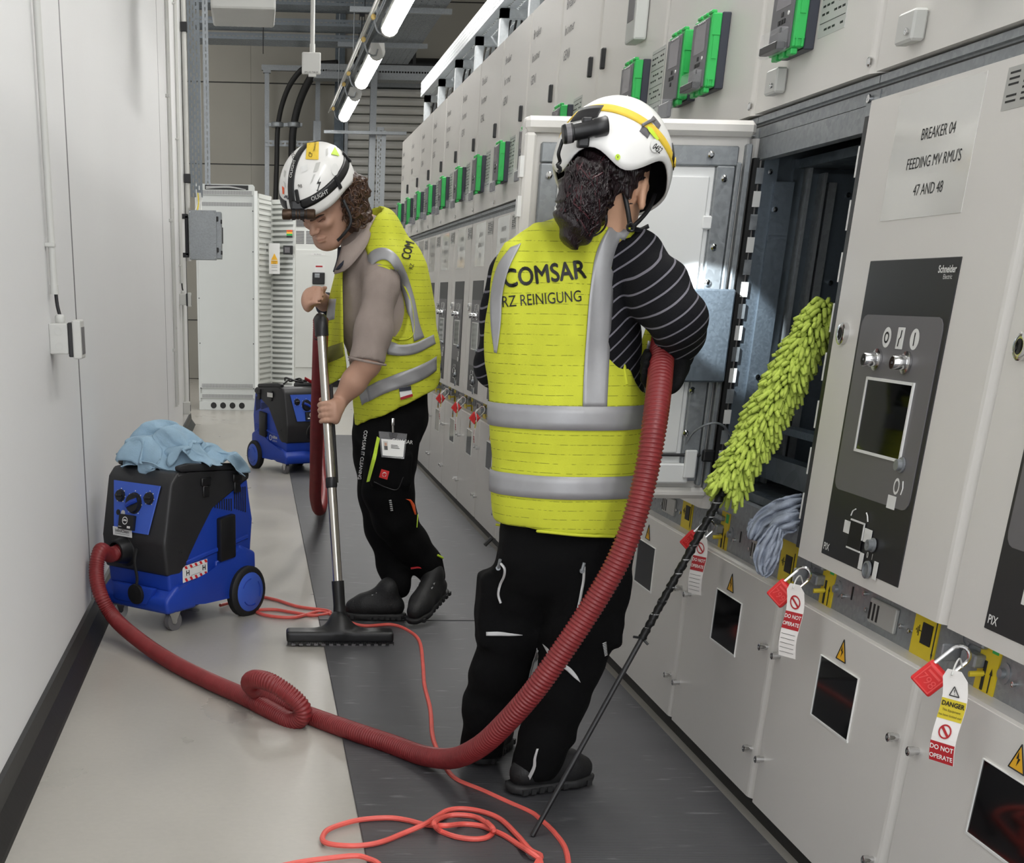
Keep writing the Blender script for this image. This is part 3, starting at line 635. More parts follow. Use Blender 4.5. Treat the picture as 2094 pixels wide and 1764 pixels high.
# ---------------------------------------------------------------- white cabinet at the end of the corridor
t = thing('distribution_cabinet', 'tall light grey cabinet with vent slots standing at the end of the corridor', 'cabinet', (-.28, 15.3, 0))
x0, x1, yf = -.583, .018, 15.0
p = MB(); p.bb(x0 + .004, x1 - .004, yf + .016, yf + .8, .09, 2.085); obj('carcass', p, M_CABG, t)
p = MB(); p.rbox(((x0 + x1) / 2, yf + .4, .045), (x1 - x0, .78, .09), .004); pl = obj('plinth', p, M_CABG, t)
for k in range(4):
    p = MB(); p.lathe([(.031, 0), (.031, .003), (.029, .003), (.029, .001), (0, .001)], (-.43 + k * .1, yf + .0105, .048), (0, -1, 0), 18); obj('cable_hole', p, M_PRINTK, pl)
p = MB(); p.rbox(((x0 + x1) / 2, yf + .008, 1.09), (x1 - x0 - .036, .016, 1.70), .003); obj('cover_panel', p, M_CABG, t)
for z0, z1 in ((2.045, 2.08), (1.94, 1.975), (.225, .265), (.125, .16)):
    p = MB(); p.rbox(((x0 + x1) / 2, yf + .008, (z0 + z1) / 2), (x1 - x0 - .036, .014, z1 - z0 + .012), .003); vp = obj('vent_panel', p, M_CABG, t)
    p = MB()
    for k in range(62): p.bb(x0 + .035 + k * .0087, x0 + .039 + k * .0087, yf - .0005, yf + .004, z0, z1)
    obj('vent_slots', p, M_PANELG, vp, kind='stuff')
for x in (x0 + .009, x1 - .009):
    p = MB(); p.bb(x - .009, x + .009, yf, yf + .02, .09, 2.085); obj('frame_post', p, M_CABG, t)
    for z in (.22, .66, 1.09, 1.53, 1.9):
        p = MB(); p.lathe([(.006, 0), (.006, .003), (0, .003)], (x + (.012 if x < -.3 else -.012), yf, z), (0, -1, 0), 8); obj('screw', p, M_BLACK, t)
p = MB(); p.prism([(x0, 2.086), (x1, 2.086), (x1, 2.12), (x1 - .02, 2.14), (x0, 2.14)], .6, lambda a, b, c: (a, yf + .06 + c, b)); th = obj('top_duct', p, M_CABG, t)
p = MB(); p.bb(x0 + .10, x1 - .065, yf + .056, yf + .062, 2.09, 2.132); obj('duct_opening', p, M_PRINTK, th)
for k in range(4):
    p = MB(); p.tube(spline([(x0 + .11, yf + .05, 2.10 + .006 * k), (x0 + .22, yf + .04, 2.108 + .004 * k), (x0 + .35, yf + .045, 2.112 + .003 * k), (x1 - .09, yf + .055, 2.095)], 16), .005, 6); obj('grey_cable', p, M_PANELG if k % 2 else M_GREYP, th, smooth=True)

# slatted white double door standing open beside it
def slat_leaf(t, A, B, zb, zt, n, w=.022):
    A = np.array(A); B = np.array(B); d = B - A; L = np.linalg.norm(d); u = d / L; ang = math.atan2(u[1], u[0]); R = Matrix.Rotation(ang, 3, 'Z')
    p = MB()
    for e in (0.012, L - .012): q = A + u * e; p.box((q[0], q[1], (zb + zt) / 2), (.024, .02, zt - zb), R)
    for z in (zb + .02, zt - .02): q = (A + B) / 2; p.box((q[0], q[1], z), (L, .02, .04), R)
    fr = obj('door_frame', p, M_CABW, t); first = None; pitch = (zt - zb - .08) / n
    q = (A + B) / 2
    p = MB(); p.box((q[0] + .012 * u[1], q[1] + .012 * abs(u[0]) + .02, (zb + zt) / 2), (L - .04, .004, zt - zb - .06), R); obj('mesh_backing', p, M_CABG, t)
    p = MB(); p.box((q[0], q[1] - .004, zb + .04 + pitch * .5), (L - .03, .022, pitch * .52), R)
    for i in range(n):
        if first is None: first = obj('slat', p, M_CABW, t)
        else: share('slat', first, t, Matrix.Translation((0, 0, pitch * i)))
t = thing('slatted_door', 'white slatted double door standing open right of the tall grey cabinet', 'slatted door', (.2, 15, .05))
slat_leaf(t, (.045, 15.0), (.185, 15.45), .06, 2.06, 37)
slat_leaf(t, (.185, 15.45), (.437, 15.25), .06, 2.03, 37)
p = MB(); p.bb(.012, .045, 14.98, 15.02, .06, 2.08); obj('hinge_post', p, M_CABW, t)
sg = MB(); a = at(550, 497, 15.22); b = at(572, 560, 15.22); sg.bb(a[0], b[0], 15.21, 15.215, b[2], a[2]); sg = obj('sign', sg, M_PAPER, t)
c = (a + b) / 2
p = MB(); p.prism([(-.034, -.012), (.034, -.012), (0, .05)], .001, lambda x, y, k: (c[0] + x, 15.209 - k, c[2] - .0 + y)); obj('warning_triangle', p, M_WARN, sg)
p = MB(); p.bb(c[0] - .034, c[0] + .034, 15.207, 15.209, c[2] - .05, c[2] - .018); p.bb(c[0] - .005, c[0] + .004, 15.2065, 15.208, c[2], c[2] + .03); obj('warning_text_plate', p, M_WARN, sg)
p = MB(); add_text(p, 'WARNING', .012, lambda x, y: (c[0] + x, 15.206, c[2] - .028 + y)); add_text(p, 'voltage', .011, lambda x, y: (c[0] + x, 15.206, c[2] - .042 + y))
for zz in (.065, .08, .11): p.bb(c[0] - .03, c[0] + .03, 15.208, 15.2095, c[2] - zz - .002, c[2] - zz)
obj('lettering', p, M_PRINTK, sg)
q = at(589, 511, 15.2); p = MB(); p.rbox((q[0], 15.2, q[2]), (.10, .03, .085), .006); m_ = obj('meter', p, M_BLACK, t)
p = MB(); p.bb(q[0] - .035, q[0] + .018, 15.182, 15.185, q[2] - .025, q[2] + .025); obj('meter_screen', p, M_PANELG, m_)
q = at(545, 505, 15.3); p = MB(); p.rbox((q[0], 15.3, q[2]), (.02, .03, .09), .005); obj('door_handle', p, M_BLACK, t)
q = at(541, 532, 15.2); p = MB(); p.rbox((q[0], 15.25, q[2]), (.016, .02, .35), .004); obj('locking_bar', p, M_CABW, t)
q = at(592, 480, 15.2)
for k, mm in enumerate((M_ORANGE, M_WARN, M_GREEN, M_PANEL)):
    p = MB(); p.bb(q[0] - .03, q[0] + .03, 15.218, 15.222, q[2] + .03 - k * .018, q[2] + .046 - k * .018); obj('colour_band', p, mm, t)

# second cabinet farther back
t = thing('distribution_board', 'white low cabinet with louvres behind the slatted door, beside the bending man', 'cabinet', (.9, 19.3, 0))
X0, X1, Y0 = .47, 1.5, 19.0
p = MB(); p.bb(X0, X1, Y0, Y0 + .6, .09, 2.12); obj('carcass', p, M_CABW, t)
p = MB(); p.bb(X0 + .02, X1 - .02, Y0 + .05, Y0 + .55, 0, .09); obj('plinth', p, M_PRINTK, t)
for x in (.73, 1.2):
    p = MB(); p.bb(x - .012, x + .012, Y0 + .02, Y0 + .05, 0, .09); obj('foot', p, M_CABW, t)
p = MB(); p.rbox((1.0, Y0 - .008, .955), (.94, .016, 1.42), .004); obj('door', p, M_CABW, t)
fr = None
for k in range(9):
    z = 1.735 + .017 * k
    for x in (.58, .76, .94, 1.12):
        p = MB(); p.bb(x - .078, x + .078, Y0 - .004, Y0 + .002, z, z + .009); obj('louvre', p, M_PANELG, t)
p = MB(); p.bb(.5, .8, Y0 - .004, Y0, 1.93, 2.05); lv = obj('top_grille', p, M_CABG, t)
for k in range(7):
    p = MB(); p.bb(.505, .795, Y0 - .012, Y0 - .002, 1.935 + k * .0165, 1.945 + k * .0165); obj('louvre', p, M_PANELG, lv)
p = MB(); p.bb(.745, .93, Y0 - .018, Y0 - .016, 1.6, 1.625); lb = obj('label_strip', p, M_PAPER, t)
p = MB(); add_text(p, 'E L M 0 0 1', .02, lambda x, y: (.837 + x, Y0 - .0185, 1.612 + y)); obj('lettering', p, M_PRINTK, lb)
p = MB(); p.bb(.80, .93, Y0 - .018, Y0 - .016, 1.40, 1.49); nt_ = obj('notice', p, M_PAPER, t)
p = MB(); p.bb(.81, .90, Y0 - .0195, Y0 - .018, 1.462, 1.48); obj('notice_header', p, M_TAGR, nt_)
p = MB(); p.rbox((.85, Y0 - .03, 1.33), (.16, .03, .14), .008); h = obj('latch', p, M_BLACK, t)
p = MB(); p.rbox((.83, Y0 - .05, 1.36), (.07, .02, .05), .006); obj('latch_lever', p, M_GALV, h)

# unseen battens added to brighten the far room and the aisle behind the cubicles
for (x, y0, y1, z, lb) in ((-1.9, 14.2, 16.2, 4.5, 'added fill batten over the left part of the far room'), (-1.9, 17.4, 19.4, 4.5, 'added fill batten in the far left corner of the far room'), (.3, 11.2, 13.2, 4.6, 'added fill batten near the ceiling before the stacked trays'), (2.85, 8.0, 10.0, 3.6, 'added fill batten over the rear aisle, farther one'), (2.85, 3.0, 5.0, 3.6, 'added fill batten over the rear aisle, nearer one')):
    t = thing('batten_lamp', lb, 'lamp', (x, (y0 + y1) / 2, z))
    p = MB(); p.prism([(-.055, .09), (-.068, .03), (.068, .03), (.055, .09)], y1 - y0, lambda a, b, c: (x + a, y0 + c, z + b)); obj('housing', p, M_GREYP, t)
    p = MB(); p.prism([(.066 * math.cos(a), -.055 * math.sin(a) + .03) for a in np.linspace(0, PI, 9)], y1 - y0 - .06, lambda a, b, c: (x + a, y0 + .03 + c, z + b)); obj('diffuser', p, M_LAMP, t)
    p = MB(); p.tube([(x, y0 + .4, z + .09), (x, y0 + .4, 5)], .006, 6); p.tube([(x, y1 - .4, z + .09), (x, y1 - .4, 5)], .006, 6); obj('threaded_rod', p, M_GALV, t)
# ================================================================ THE SWITCHGEAR ROW
XF = 1.2
BY = [1.548, 2.232, 2.922, 3.600, 4.452, 5.304, 5.988, 6.642, 7.332, 8.028, 8.724, 9.392, 10.061, 10.729, 11.398, 12.066]
M_CLEAR = glass('clear_cover', rgb(215, 215, 220), .08, .14)
def door_slab(y0, y1, z0, z1, r=.034, th=.036, x=XF):
    P = [(x + th, y1), (x + .004, y1), (x, y1 - .004)] + [(x + r - r * math.cos(a), y0 + r - r * math.sin(a)) for a in np.linspace(0, PI / 2, 7)] + [(x + th, y0)]
    m = MB(); m.prism(P, z1 - z0, lambda a, b, c: (a, b, z0 + c)); return m
def yz(x): return lambda a, b: (x, -a, b)             # text plane facing the corridor (reads towards -y)
def bolt(y, z, parent, x=XF, r=.0088, l=.021, name='bolt'):
    p = MB(); p.lathe([(r * .75, 0), (r * .75, l * .4), (r, l * .45), (r, l * .95), (r * .8, l), (r * .5, l), (r * .45, l * .8), (0, l * .8)], (x, y, z), (-1, 0, 0), 10); return obj(name, p, M_CHROME, parent, smooth=True)
def ringtext(parent, y, z, shape, ww, hh, x):
    """white printed pictogram plate on the control panel"""
    p = MB()
    if shape == 'round': p.add([(x, y + ww / 2 * math.cos(a), z + hh / 2 * math.sin(a)) for a in np.linspace(0, 2 * PI, 20, endpoint=False)], [tuple(range(20))])
    else: p.rbox((x, y, z), (.0008, ww, hh), .0003, 1)
    return obj('pictogram', p, M_PRINTW, parent)
def control_panel(door, y0, near=True):
    a, b = y0 + .196, y0 + .560; X = XF - .0006
    p = MB(); p.rbox((X, (a + b) / 2, .952), (.0024, b - a, .558), .001, 1); cp = obj('control_panel', p, M_PANEL, door)
    p = MB(); c0, c1, d0, d1, r = a + .015, b - .012, .808, 1.136, .022
    poly = []
    for cx, cz, s in ((c1 - r, d1 - r, 0), (c0 + r, d1 - r, 90), (c0 + r, d0 + r, 180), (c1 - r, d0 + r, 270)):
        poly += [(cx + r * math.cos(math.radians(s + t)), cz + r * math.sin(math.radians(s + t))) for t in (0, 30, 60, 90)]
    p.prism(poly, .0022, lambda u, v, c: (X - .0008 - c, u, v)); obj('grey_field', p, M_PANELG, cp)
    xx = X - .0035; o = y0 - 2.232
    for (yy, zz, sh, ww, hh, sym) in ((2.655 + o, 1.098, 'round', .036, .036, 'O'), (2.598 + o, 1.098, 'box', .028, .037, 'z'), (2.540 + o, 1.098, 'round', .036, .036, 'I')):
        ringtext(cp, yy, zz, sh, ww, hh, xx)
        p = MB()
        if sym == 'O':
            n = 18; V = [(xx - .0008, yy + q * math.cos(t), zz + q * math.sin(t)) for q in (.010, .0065) for t in np.linspace(0, 2 * PI, n, endpoint=False)]
            p.add(V, [(i, (i + 1) % n, n + (i + 1) % n, n + i) for i in range(n)])
        elif sym == 'I': p.bb(xx - .0009, xx - .0007, yy - .0016, yy + .0016, zz - .011, zz + .011)
        else: p.tube([(xx - .0008, yy + .004, zz - .014), (xx - .0008, yy + .002, zz - .001), (xx - .0008, yy - .003, zz + .002), (xx - .0008, yy - .004, zz + .014)], .0012, 4)
        obj('pictogram_sign', p, M_PRINTK, cp)
    for yy in (2.687 + o, 2.562 + o):
        p = MB(); p.lathe([(.020, 0), (.020, .004), (.013, .005), (.0125, .026), (.011, .028), (.004, .028), (.004, .022), (0, .022)], (xx, yy - .008, 1.058), (-1, 0, 0), 16); obj('key_switch', p, M_CHROME, cp, smooth=True)
    y2, y3, z2, z3 = 2.509 + o, 2.704 + o, .892, 1.022
    p = MB()
    for (ya, yb, za, zb) in ((y2, y3, z2 - .004, z2 + .001), (y2, y3, z3 - .001, z3 + .004), (y2 - .004, y2 + .001, z2 - .004, z3 + .004), (y3 - .001, y3 + .004, z2 - .004, z3 + .004)): p.bb(xx - .003, xx + .001, ya, yb, za, zb)
    obj('window_frame', p, M_PRINTW, cp)
    p = MB(); p.bb(xx - .0012, xx - .0002, y2, y3, z2, z3); obj('window_pane', p, M_DGLASS, cp)
    p = MB(); p.lathe([(.014, 0), (.014, .003), (.010, .004), (.010, .012), (0, .012)], (xx, 2.497 + o, .885), (-1, 0, 0), 14); obj('button', p, M_GALV, cp, smooth=True)
    n = 16; p = MB(); V = [(xx, 2.503 + o + q * math.cos(t), .846 + 1.25 * q * math.sin(t)) for q in (.012, .008) for t in np.linspace(0, 2 * PI, n, endpoint=False)]; p.add(V, [(i, (i + 1) % n, n + (i + 1) % n, n + i) for i in range(n)])
    p.tube([(xx, 2.48 + o, .858), (xx, 2.476 + o, .846), (xx, 2.48 + o, .834)], .0012, 4); obj('pictogram_sign', p, M_PRINTW, cp)
    ringtext(cp, 2.512 + o, .816, 'box', .034, .024, xx)
    p = MB(); p.rbox((xx - .001, 2.636 + o, .735), (.0015, .062, .052), .001, 1); obj('crank_hole', p, M_PRINTK, cp)
    p = MB()
    p.bb(xx - .002, xx, 2.604 + o, 2.668 + o, .760, .763); p.bb(xx - .002, xx, 2.604 + o, 2.668 + o, .706, .709); p.bb(xx - .002, xx, 2.603 + o, 2.606 + o, .73, .763)
    p.tube([(xx - .001, 2.672 + o, .768), (xx - .001, 2.667 + o, .778), (xx - .001, 2.655 + o, .783)], .0014, 4); p.tube([(xx - .001, 2.605 + o, .783), (xx - .001, 2.598 + o, .778), (xx - .001, 2.592 + o, .768)], .0014, 4); obj('pictogram_sign', p, M_PRINTW, cp)
    ringtext(cp, 2.683 + o, .744, 'box', .03, .024, xx); ringtext(cp, 2.584 + o, .742, 'box', .034, .026, xx)
    p = MB(); p.lathe([(.0135, 0), (.0135, .003), (.0105, .004), (.0105, .013), (.006, .013), (0, .011)], (xx, 2.553 + o, .730), (-1, 0, 0), 14); obj('selector_knob', p, M_GALV, cp, smooth=True)
    p = MB(); p.lathe([(.017, 0), (.017, .004), (.013, .005), (.013, .002), (0, .002)], (xx, 2.558 + o, .682), (-1, 0, 0), 16); obj('ring_socket', p, M_GALV, cp, smooth=True)
    ringtext(cp, 2.594 + o, .692, 'box', .018, .032, xx); ringtext(cp, 2.526 + o, .686, 'box', .018, .034, xx)
    p = MB(); add_text(p, '0   1', .016, lambda u, v: (xx - .0006, 2.558 + o - u, .708 + v)); obj('lettering', p, M_PRINTW, cp)
    if near:
        p = MB(); add_text(p, 'Schneider', .0165, lambda u, v: (xx + .001, 2.468 + o - u, 1.212 + v), bold=.0004); add_text(p, 'Electric', .011, lambda u, v: (xx + .001, 2.462 + o - u, 1.200 + v)); obj('lettering', p, M_PRINTW, cp)
        p = MB(); add_text(p, 'PIX', .02, lambda u, v: (xx + .001, 2.768 + o - u, .690 + v), bold=.0003); obj('lettering', p, M_PRINTW, cp)
    return cp
def relay(cub, y, screen=True, flap=False):
    """protection relay: navy base, green body, grey face; y is its near side, z 1.65 to 1.815"""
    wd = .15; z0, z1 = 1.648, 1.815
    p = MB(); p.rbox((1.189, y + wd / 2, (z0 + z1) / 2), (.022, wd, z1 - z0), .002, 1); rl = obj('protection_relay', p, M_NAVY, cub)
    p = MB(); p.rbox((1.166, y + wd / 2, (z0 + z1) / 2 + .001), (.026, wd - .002, z1 - z0 - .006), .003, 1)
    for k in range(3): p.rbox((1.158, y + .02 + .045 * k, z1 + .001), (.014, .03, .008), .002, 1); p.rbox((1.160, y + .02 + .045 * k, z0 - .002), (.014, .03, .012), .002, 1)
    p.bb(1.156, 1.176, y - .0015, y + .001, z0 + .02, z0 + .024); p.bb(1.156, 1.176, y - .0015, y + .001, z1 - .05, z1 - .046)
    for zz in (z0 + .006,): p.bb(1.158, 1.162, y - .002, y + .001, zz, zz + .016); p.bb(1.170, 1.174, y - .002, y + .001, zz, zz + .016)
    obj('relay_body', p, M_GREEN, rl)
    p = MB(); p.bb(1.160, 1.172, y - .0012, y + .001, z0 + .066, z1 - .052); obj('side_recess', p, M_GREEN, rl)
    p = MB(); p.rbox((1.151, y + wd / 2 + .004, (z0 + z1) / 2 - .002), (.006, wd - .024, z1 - z0 - .016), .002, 1); obj('relay_face', p, M_RELAY, rl)
    p = MB(); p.rbox((1.1478, y + wd / 2 - .002, 1.765), (.001, .085, .062), .0004, 1); obj('relay_screen', p, M_SCREEN, rl)
    p = MB()
    for (dy, dz) in ((.065, 1.722), (.05, 1.708), (.065, 1.708), (.08, 1.708), (.065, 1.694)): p.rbox((1.1472, y + dy + .008, dz), (.002, .011, .009), .0005, 1)
    obj('relay_keys', p, M_PRINTK, rl)
    p = MB()
    for k in range(5): p.bb(1.1468, 1.148, y + .045 + k * .013, y + .049 + k * .013, 1.800, 1.803)
    p.lathe([(.004, 0), (.004, .002), (0, .002)], (1.148, y + .036, 1.72), (-1, 0, 0), 8); obj('relay_lights', p, M_PRINTW, rl)
    if flap:
        p = MB(); p.rbox((1.142, y + .085, 1.632), (.012, .10, .04), .003, 1); obj('hinged_flap', p, M_RELAY, rl)
        p = MB(); p.rbox((1.130, y + .085, 1.630), (.04, .115, .05), .003, 1); obj('clear_cover', p, M_CLEAR, rl)
    else:
        p = MB(); p.rbox((1.138, y + .08, 1.670), (.022, .118, .046), .003, 1); obj('clear_cover', p, M_CLEAR, rl)
        p = MB(); p.rbox((1.136, y + .08, 1.660), (.02, .105, .016), .002, 1); obj('relay_port', p, M_BLACK, rl)
    return rl
def notice(door, y0, lines, near):
    """laminated sheet taped to the breaker door"""
    o = y0 - 2.232; ya, yb, za, zb = 2.463 + o, 2.780 + o, 1.299, 1.505
    p = MB(); p.bb(XF - .0012, XF - .0002, ya, yb, za, zb)
    s = obj('laminated_notice', p, M_LAMI, door)
    if lines:
        for k, (tx, sz) in enumerate(lines):
            p = MB(); add_text(p, tx, sz, lambda u, v: (XF - .0018, 2.602 + o - u, 1.432 - .0445 * k + v), xs=.92); obj('lettering', p, M_PRINTK, s)
    return s
M_LAMI = mat('laminate_film', rgb(214, 213, 208), .12, 0, .03, 3, .08, 9, coat=.3)
M_PLATE = mat('rating_plate_grey', rgb(176, 176, 172), .4, .3, .03)
names_up = {7: 'GEN1', 8: 'GEN2', 9: 'GEN3', 10: 'GEN4', 11: 'GEN5', 12: 'GEN6', 13: 'GEN7', 14: 'GEN8', 6: 'GEN1', 5: 'GEN0'}
labels = {
    0: 'nearest switchgear cubicle, cut by the right edge of the frame',
    1: 'switchgear cubicle with the closed door marked BREAKER 04',
    2: 'switchgear cubicle with its breaker door swung open and a duster leaning in it',
    3: 'wide switchgear cubicle with two green relays side by side above the open door',
    4: 'wide switchgear cubicle with one green relay just above the white helmet at right',
    5: 'switchgear cubicle without a visible relay, above the left half of the open door',
    6: 'switchgear cubicle half hidden by the left edge of the open door',
    7: 'switchgear cubicle with the first full green relay left of the open door',
    8: 'switchgear cubicle with the second green relay left of the open door',
    9: 'switchgear cubicle with the third green relay left of the open door',
    10: 'switchgear cubicle with the fourth green relay left of the open door',
    11: 'switchgear cubicle with the fifth green relay left of the open door',
    12: 'switchgear cubicle third from the far end of the row',
    13: 'switchgear cubicle second from the far end of the row',
    14: 'last switchgear cubicle at the far end of the row'}
CUB = {}
for i in range(15):
    y0, y1 = BY[i], BY[i + 1]; wide = y1 - y0 > .8; far = i > 4
    cb = thing('switchgear_cubicle', labels[i], 'switchgear', (XF + .4, (y0 + y1) / 2, 0), group='switchgear cubicles in a row'); CUB[i] = cb
    g = .003
    if i != 2:
        p = MB(); p.bb(1.2385, 2.3, y0, y1, .06, 2.255); obj('carcass', p, M_GALV, cb)
    else:
        p = MB(); p.bb(1.2385, 2.3, y0, y1, 1.51, 2.255); p.bb(1.2385, 2.3, y0, y1, .06, .665); p.bb(1.9, 2.3, y0, y1, .665, 1.51)
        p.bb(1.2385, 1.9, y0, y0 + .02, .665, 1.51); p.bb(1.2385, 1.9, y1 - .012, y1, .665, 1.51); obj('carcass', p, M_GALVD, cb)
    # upper door
    ud = obj('upper_door', door_slab(y0 + g, y1 - g, 1.563, 2.266), M_CAB, cb)
    p = MB(); yl = y1 - .035 if i > 4 else y1 - .10
    if i == 3: yl = 4.56
    if i == 4: yl = 5.40
    if i not in (3,): p.rbox((XF - .006, {4: 5.22}.get(i, y0 + .105), 1.90), (.016, .022, .062), .003, 1); obj('latch', p, M_BLACK, ud)
    p = MB(); p.lathe([(.009, 0), (.009, .004), (.006, .006), (0, .006)], (XF - .0, y0 + .030, 1.583), (-1, 0, 0), 10); obj('screw', p, M_CHROME, ud)
    if i >= 5:
        nm = names_up.get(i, '')
        for k, tx in enumerate(('Breaker', 'Incomer', nm)):
            p = MB(); add_text(p, tx, .05, lambda u, v: (XF - .0008, y1 - .06 - u, 2.17 - .085 * k + v), align='LEFT', xs=1.0, res=1); obj('lettering', p, M_PANELG, ud)
    # steel rail between upper and breaker doors
    p = MB(); p.bb(1.224, 1.2385, y0, y1, 1.515, 1.558); p.bb(1.213, 1.2385, y0 + .002, y1 - .002, 1.545, 1.558); rl_ = obj('cross_rail', p, M_GALV, cb)
    p = MB(); p.bb(1.2235, 1.226, y0, y1, 1.538, 1.541); obj('rail_gap', p, M_PRINTK, rl_)
    if i < 4:
        p = MB(); p.bb(1.222, 1.226, y0 - .02 + .03, y0 + .07, 1.512, 1.536); obj('rail_joint', p, M_GALV, rl_)
        bolt(y0 + .05, 1.524, rl_, 1.2225, .008, .008, 'rail_bolt')
    # breaker door
    if i != 2:
        bd = obj('breaker_door', door_slab(y0 + g, y1 - g, .645, 1.514), M_CAB, cb)
        control_panel(bd, y0 + (.08 if wide else 0), i < 2)
        p = MB(); yk = y1 - .062; p.lathe([(.021, 0), (.021, .009), (.018, .011), (.012, .011), (.011, .006), (0, .006)], (XF, yk, 1.099), (-1, 0, 0), 18); lk = obj('door_lock', p, M_CHROME, bd, smooth=True)
        p = MB(); p.lathe([(.0105, .0065), (0, .0066)], (XF, yk, 1.099), (-1, 0, 0), 14); p.box((XF - .008, yk, 1.099), (.004, .007, .026)); obj('keyhole', p, M_PRINTK, lk)
        if i == 1: notice(bd, y0, [('BREAKER 04', .026), ("FEEDING MV RMU'S", .026), ('47 AND 48', .026)], True)
        elif i >= 5:
            nt = notice(bd, y0, None, False)
            for k in range(3):
                p = MB(); add_text(p, ['BREAKER', 'FEEDING MV', 'RMU 4'][k], .03, lambda u, v: (XF - .0018, y0 + .37 - u, 1.45 - .05 * k + v), res=1); obj('lettering', p, M_PANELG, nt)
        if i != 0:
            p = MB(); yp = (2.285 if i == 1 else y0 + .055); p.bb(XF - .001, XF, yp - .035, yp + .11, 1.44, 1.50); rp = obj('rating_plate', p, M_PLATE, bd)
            p = MB()
            for k in range(6):
                for j in range(3):
                    if (k * 3 + j + i) % 5: p.bb(XF - .0016, XF - .001, yp + .10 - j * .045 - .03, yp + .10 - j * .045, 1.49 - k * .008, 1.493 - k * .008)
            obj('plate_print', p, M_PRINTK, rp)
    # interlock strip
    st = MB(); st.bb(1.2365, 1.240, y0, y1, .54, .70); st = obj('interlock_strip', st, M_GALV, cb)
    o = y0 - 2.232 + (.1 if wide else 0)
    p = MB(); p.bb(1.234, 1.2366, 2.315 + o, 2.408 + o, .556, .655); ys = obj('yellow_plate', p, M_YEL, st)
    p = MB(); p.bb(1.232, 1.2345, 2.334 + o, 2.372 + o, .584, .622); obj('socket_hole', p, M_PRINTK, st)
    p = MB(); p.tube([(1.2335, 2.322 + o, .632), (1.2335, 2.322 + o, .57)], .0014, 4); p.add([(1.2333, 2.318 + o, .574), (1.2333, 2.326 + o, .574), (1.2333, 2.322 + o, .562)], [(0, 1, 2)])
    for k in range(3): p.bb(1.2332, 1.2338, 2.384 + o + .005 * k, 2.386 + o + .005 * k, .594 + .004 * k, .614 - .004 * k)
    p.bb(1.2332, 1.2338, 2.372 + o, 2.386 + o, .6035, .6050); obj('arrow_mark', p, M_PRINTK, st)
    p = MB(); p.rbox((1.233, 2.533 + o, .598), (.008, .115, .048), .002, 1); vb = obj('vent_cover', p, M_PLATE, st)
    p = MB()
    for k in range(3): p.bb(1.2285, 1.2295, 2.548 + o + k * .017, 2.556 + o + k * .017, .580, .613)
    obj('vent_slot', p, M_PRINTK, st)
    for (yy, zz) in ((2.728, .595), (2.629, .621), (2.610, .592), (2.455, .595), (2.420, .594)): bolt(yy + o, zz, st, 1.2365, .005, .007, 'screw')
    p = MB(); p.lathe([(.018, 0), (.018, .002), (.009, .003), (.008, .010), (0, .011)], (1.2365, 2.765 + o, .603), (-1, 0, 0), 16); obj('stud', p, M_GALV, st, smooth=True)
    p = MB(); p.bb(1.235, 1.2366, 2.690 + o, 2.695 + o, .595, .622); obj('small_slot', p, M_PRINTK, st)
    p = MB(); p.bb(1.234, 1.2366, 2.784 + o, 2.847 + o, .556, .655); obj('yellow_plate', p, M_YEL, st)
    p = MB(); p.rbox((1.2335, 2.822 + o, .585), (.002, .009, .05), .001, 1); obj('lever_slot', p, M_PRINTK, st)
    p = MB(); p.tube([(1.238, 2.822 + o, .588), (1.21, 2.826 + o, .586)], .005, 8); obj('lever_pin', p, M_TAGY, st, smooth=True)
    p = MB(); p.tube([(1.2335, 2.800 + o, .56), (1.2335, 2.800 + o, .592)], .0014, 4); p.add([(1.2333, 2.795 + o, .590), (1.2333, 2.805 + o, .590), (1.2333, 2.800 + o, .602)], [(0, 1, 2)]); obj('arrow_mark', p, M_PRINTK, st)
    p = MB(); p.bb(1.2332, 1.2338, 2.79 + o, 2.81 + o, .626, .648); obj('earth_sign', p, M_GREEN, st)
    # lock mechanism at the far boundary (seen left of the yellow plate)
    p = MB(); p.rbox((1.226, y1 - .065, .606), (.022, .05, .022), .003, 1); p.rbox((1.229, y1 - .062, .634), (.014, .06, .012), .003, 1); mc = obj('lock_mechanism', p, M_GALV, st)
    p = MB(); p.lathe([(.014, 0), (.014, .004), (.010, .005), (.010, .003), (0, .003)], (1.2365, y1 - .018, .630), (-1, 0, 0), 14); obj('ring', p, M_GALV, st, smooth=True)
    p = MB(); p.rbox((1.215, y1 - .022, .606), (.05, .006, .03), .002, 1); obj('locking_tab', p, M_GALV, st)
    # lower door with its window
    wy = y0 + .378 + (.09 if wide else 0); ly = .035
    ld = obj('lower_door', door_slab(y0 + ly + g, y1 + ly - g, .052, .552), M_CAB, cb)
    p = MB(); p.bb(XF + .003, 1.2385, y0 + ly + g, y1 + ly - g, .552, .558); obj('top_ledge', p, M_CAB, ld)
    wa, wb_, za, zb = wy - .094, wy + .094, .347, .475
    poly = [(wa, za), (wb_, za), (wb_, zb), (wa, zb)]
    p = MB()
    for (ya, yb, zl, zh) in ((wa - .004, wb_ + .004, za - .004, za), (wa - .003, wb_ + .003, zb, zb + .0015), (wa - .0015, wa, za, zb), (wb_, wb_ + .0035, za, zb)): p.bb(XF - .003, XF + .002, ya, yb, zl, zh)
    wf = obj('window_frame', p, M_PRINTW, ld)
    p = MB(); p.bb(XF - .0012, XF + .001, wa, wb_, za, zb); obj('window_pane', p, M_DGLASS, wf)
    p = MB(); p.add([(XF - .0008, wy + .023, .488), (XF - .0008, wy - .023, .488), (XF - .0008, wy, .531)], [(0, 1, 2)]); wr = obj('warning_triangle', p, M_WARN, ld)
    p = MB()
    A = [(wy + .023, .488), (wy - .023, .488), (wy, .531)]
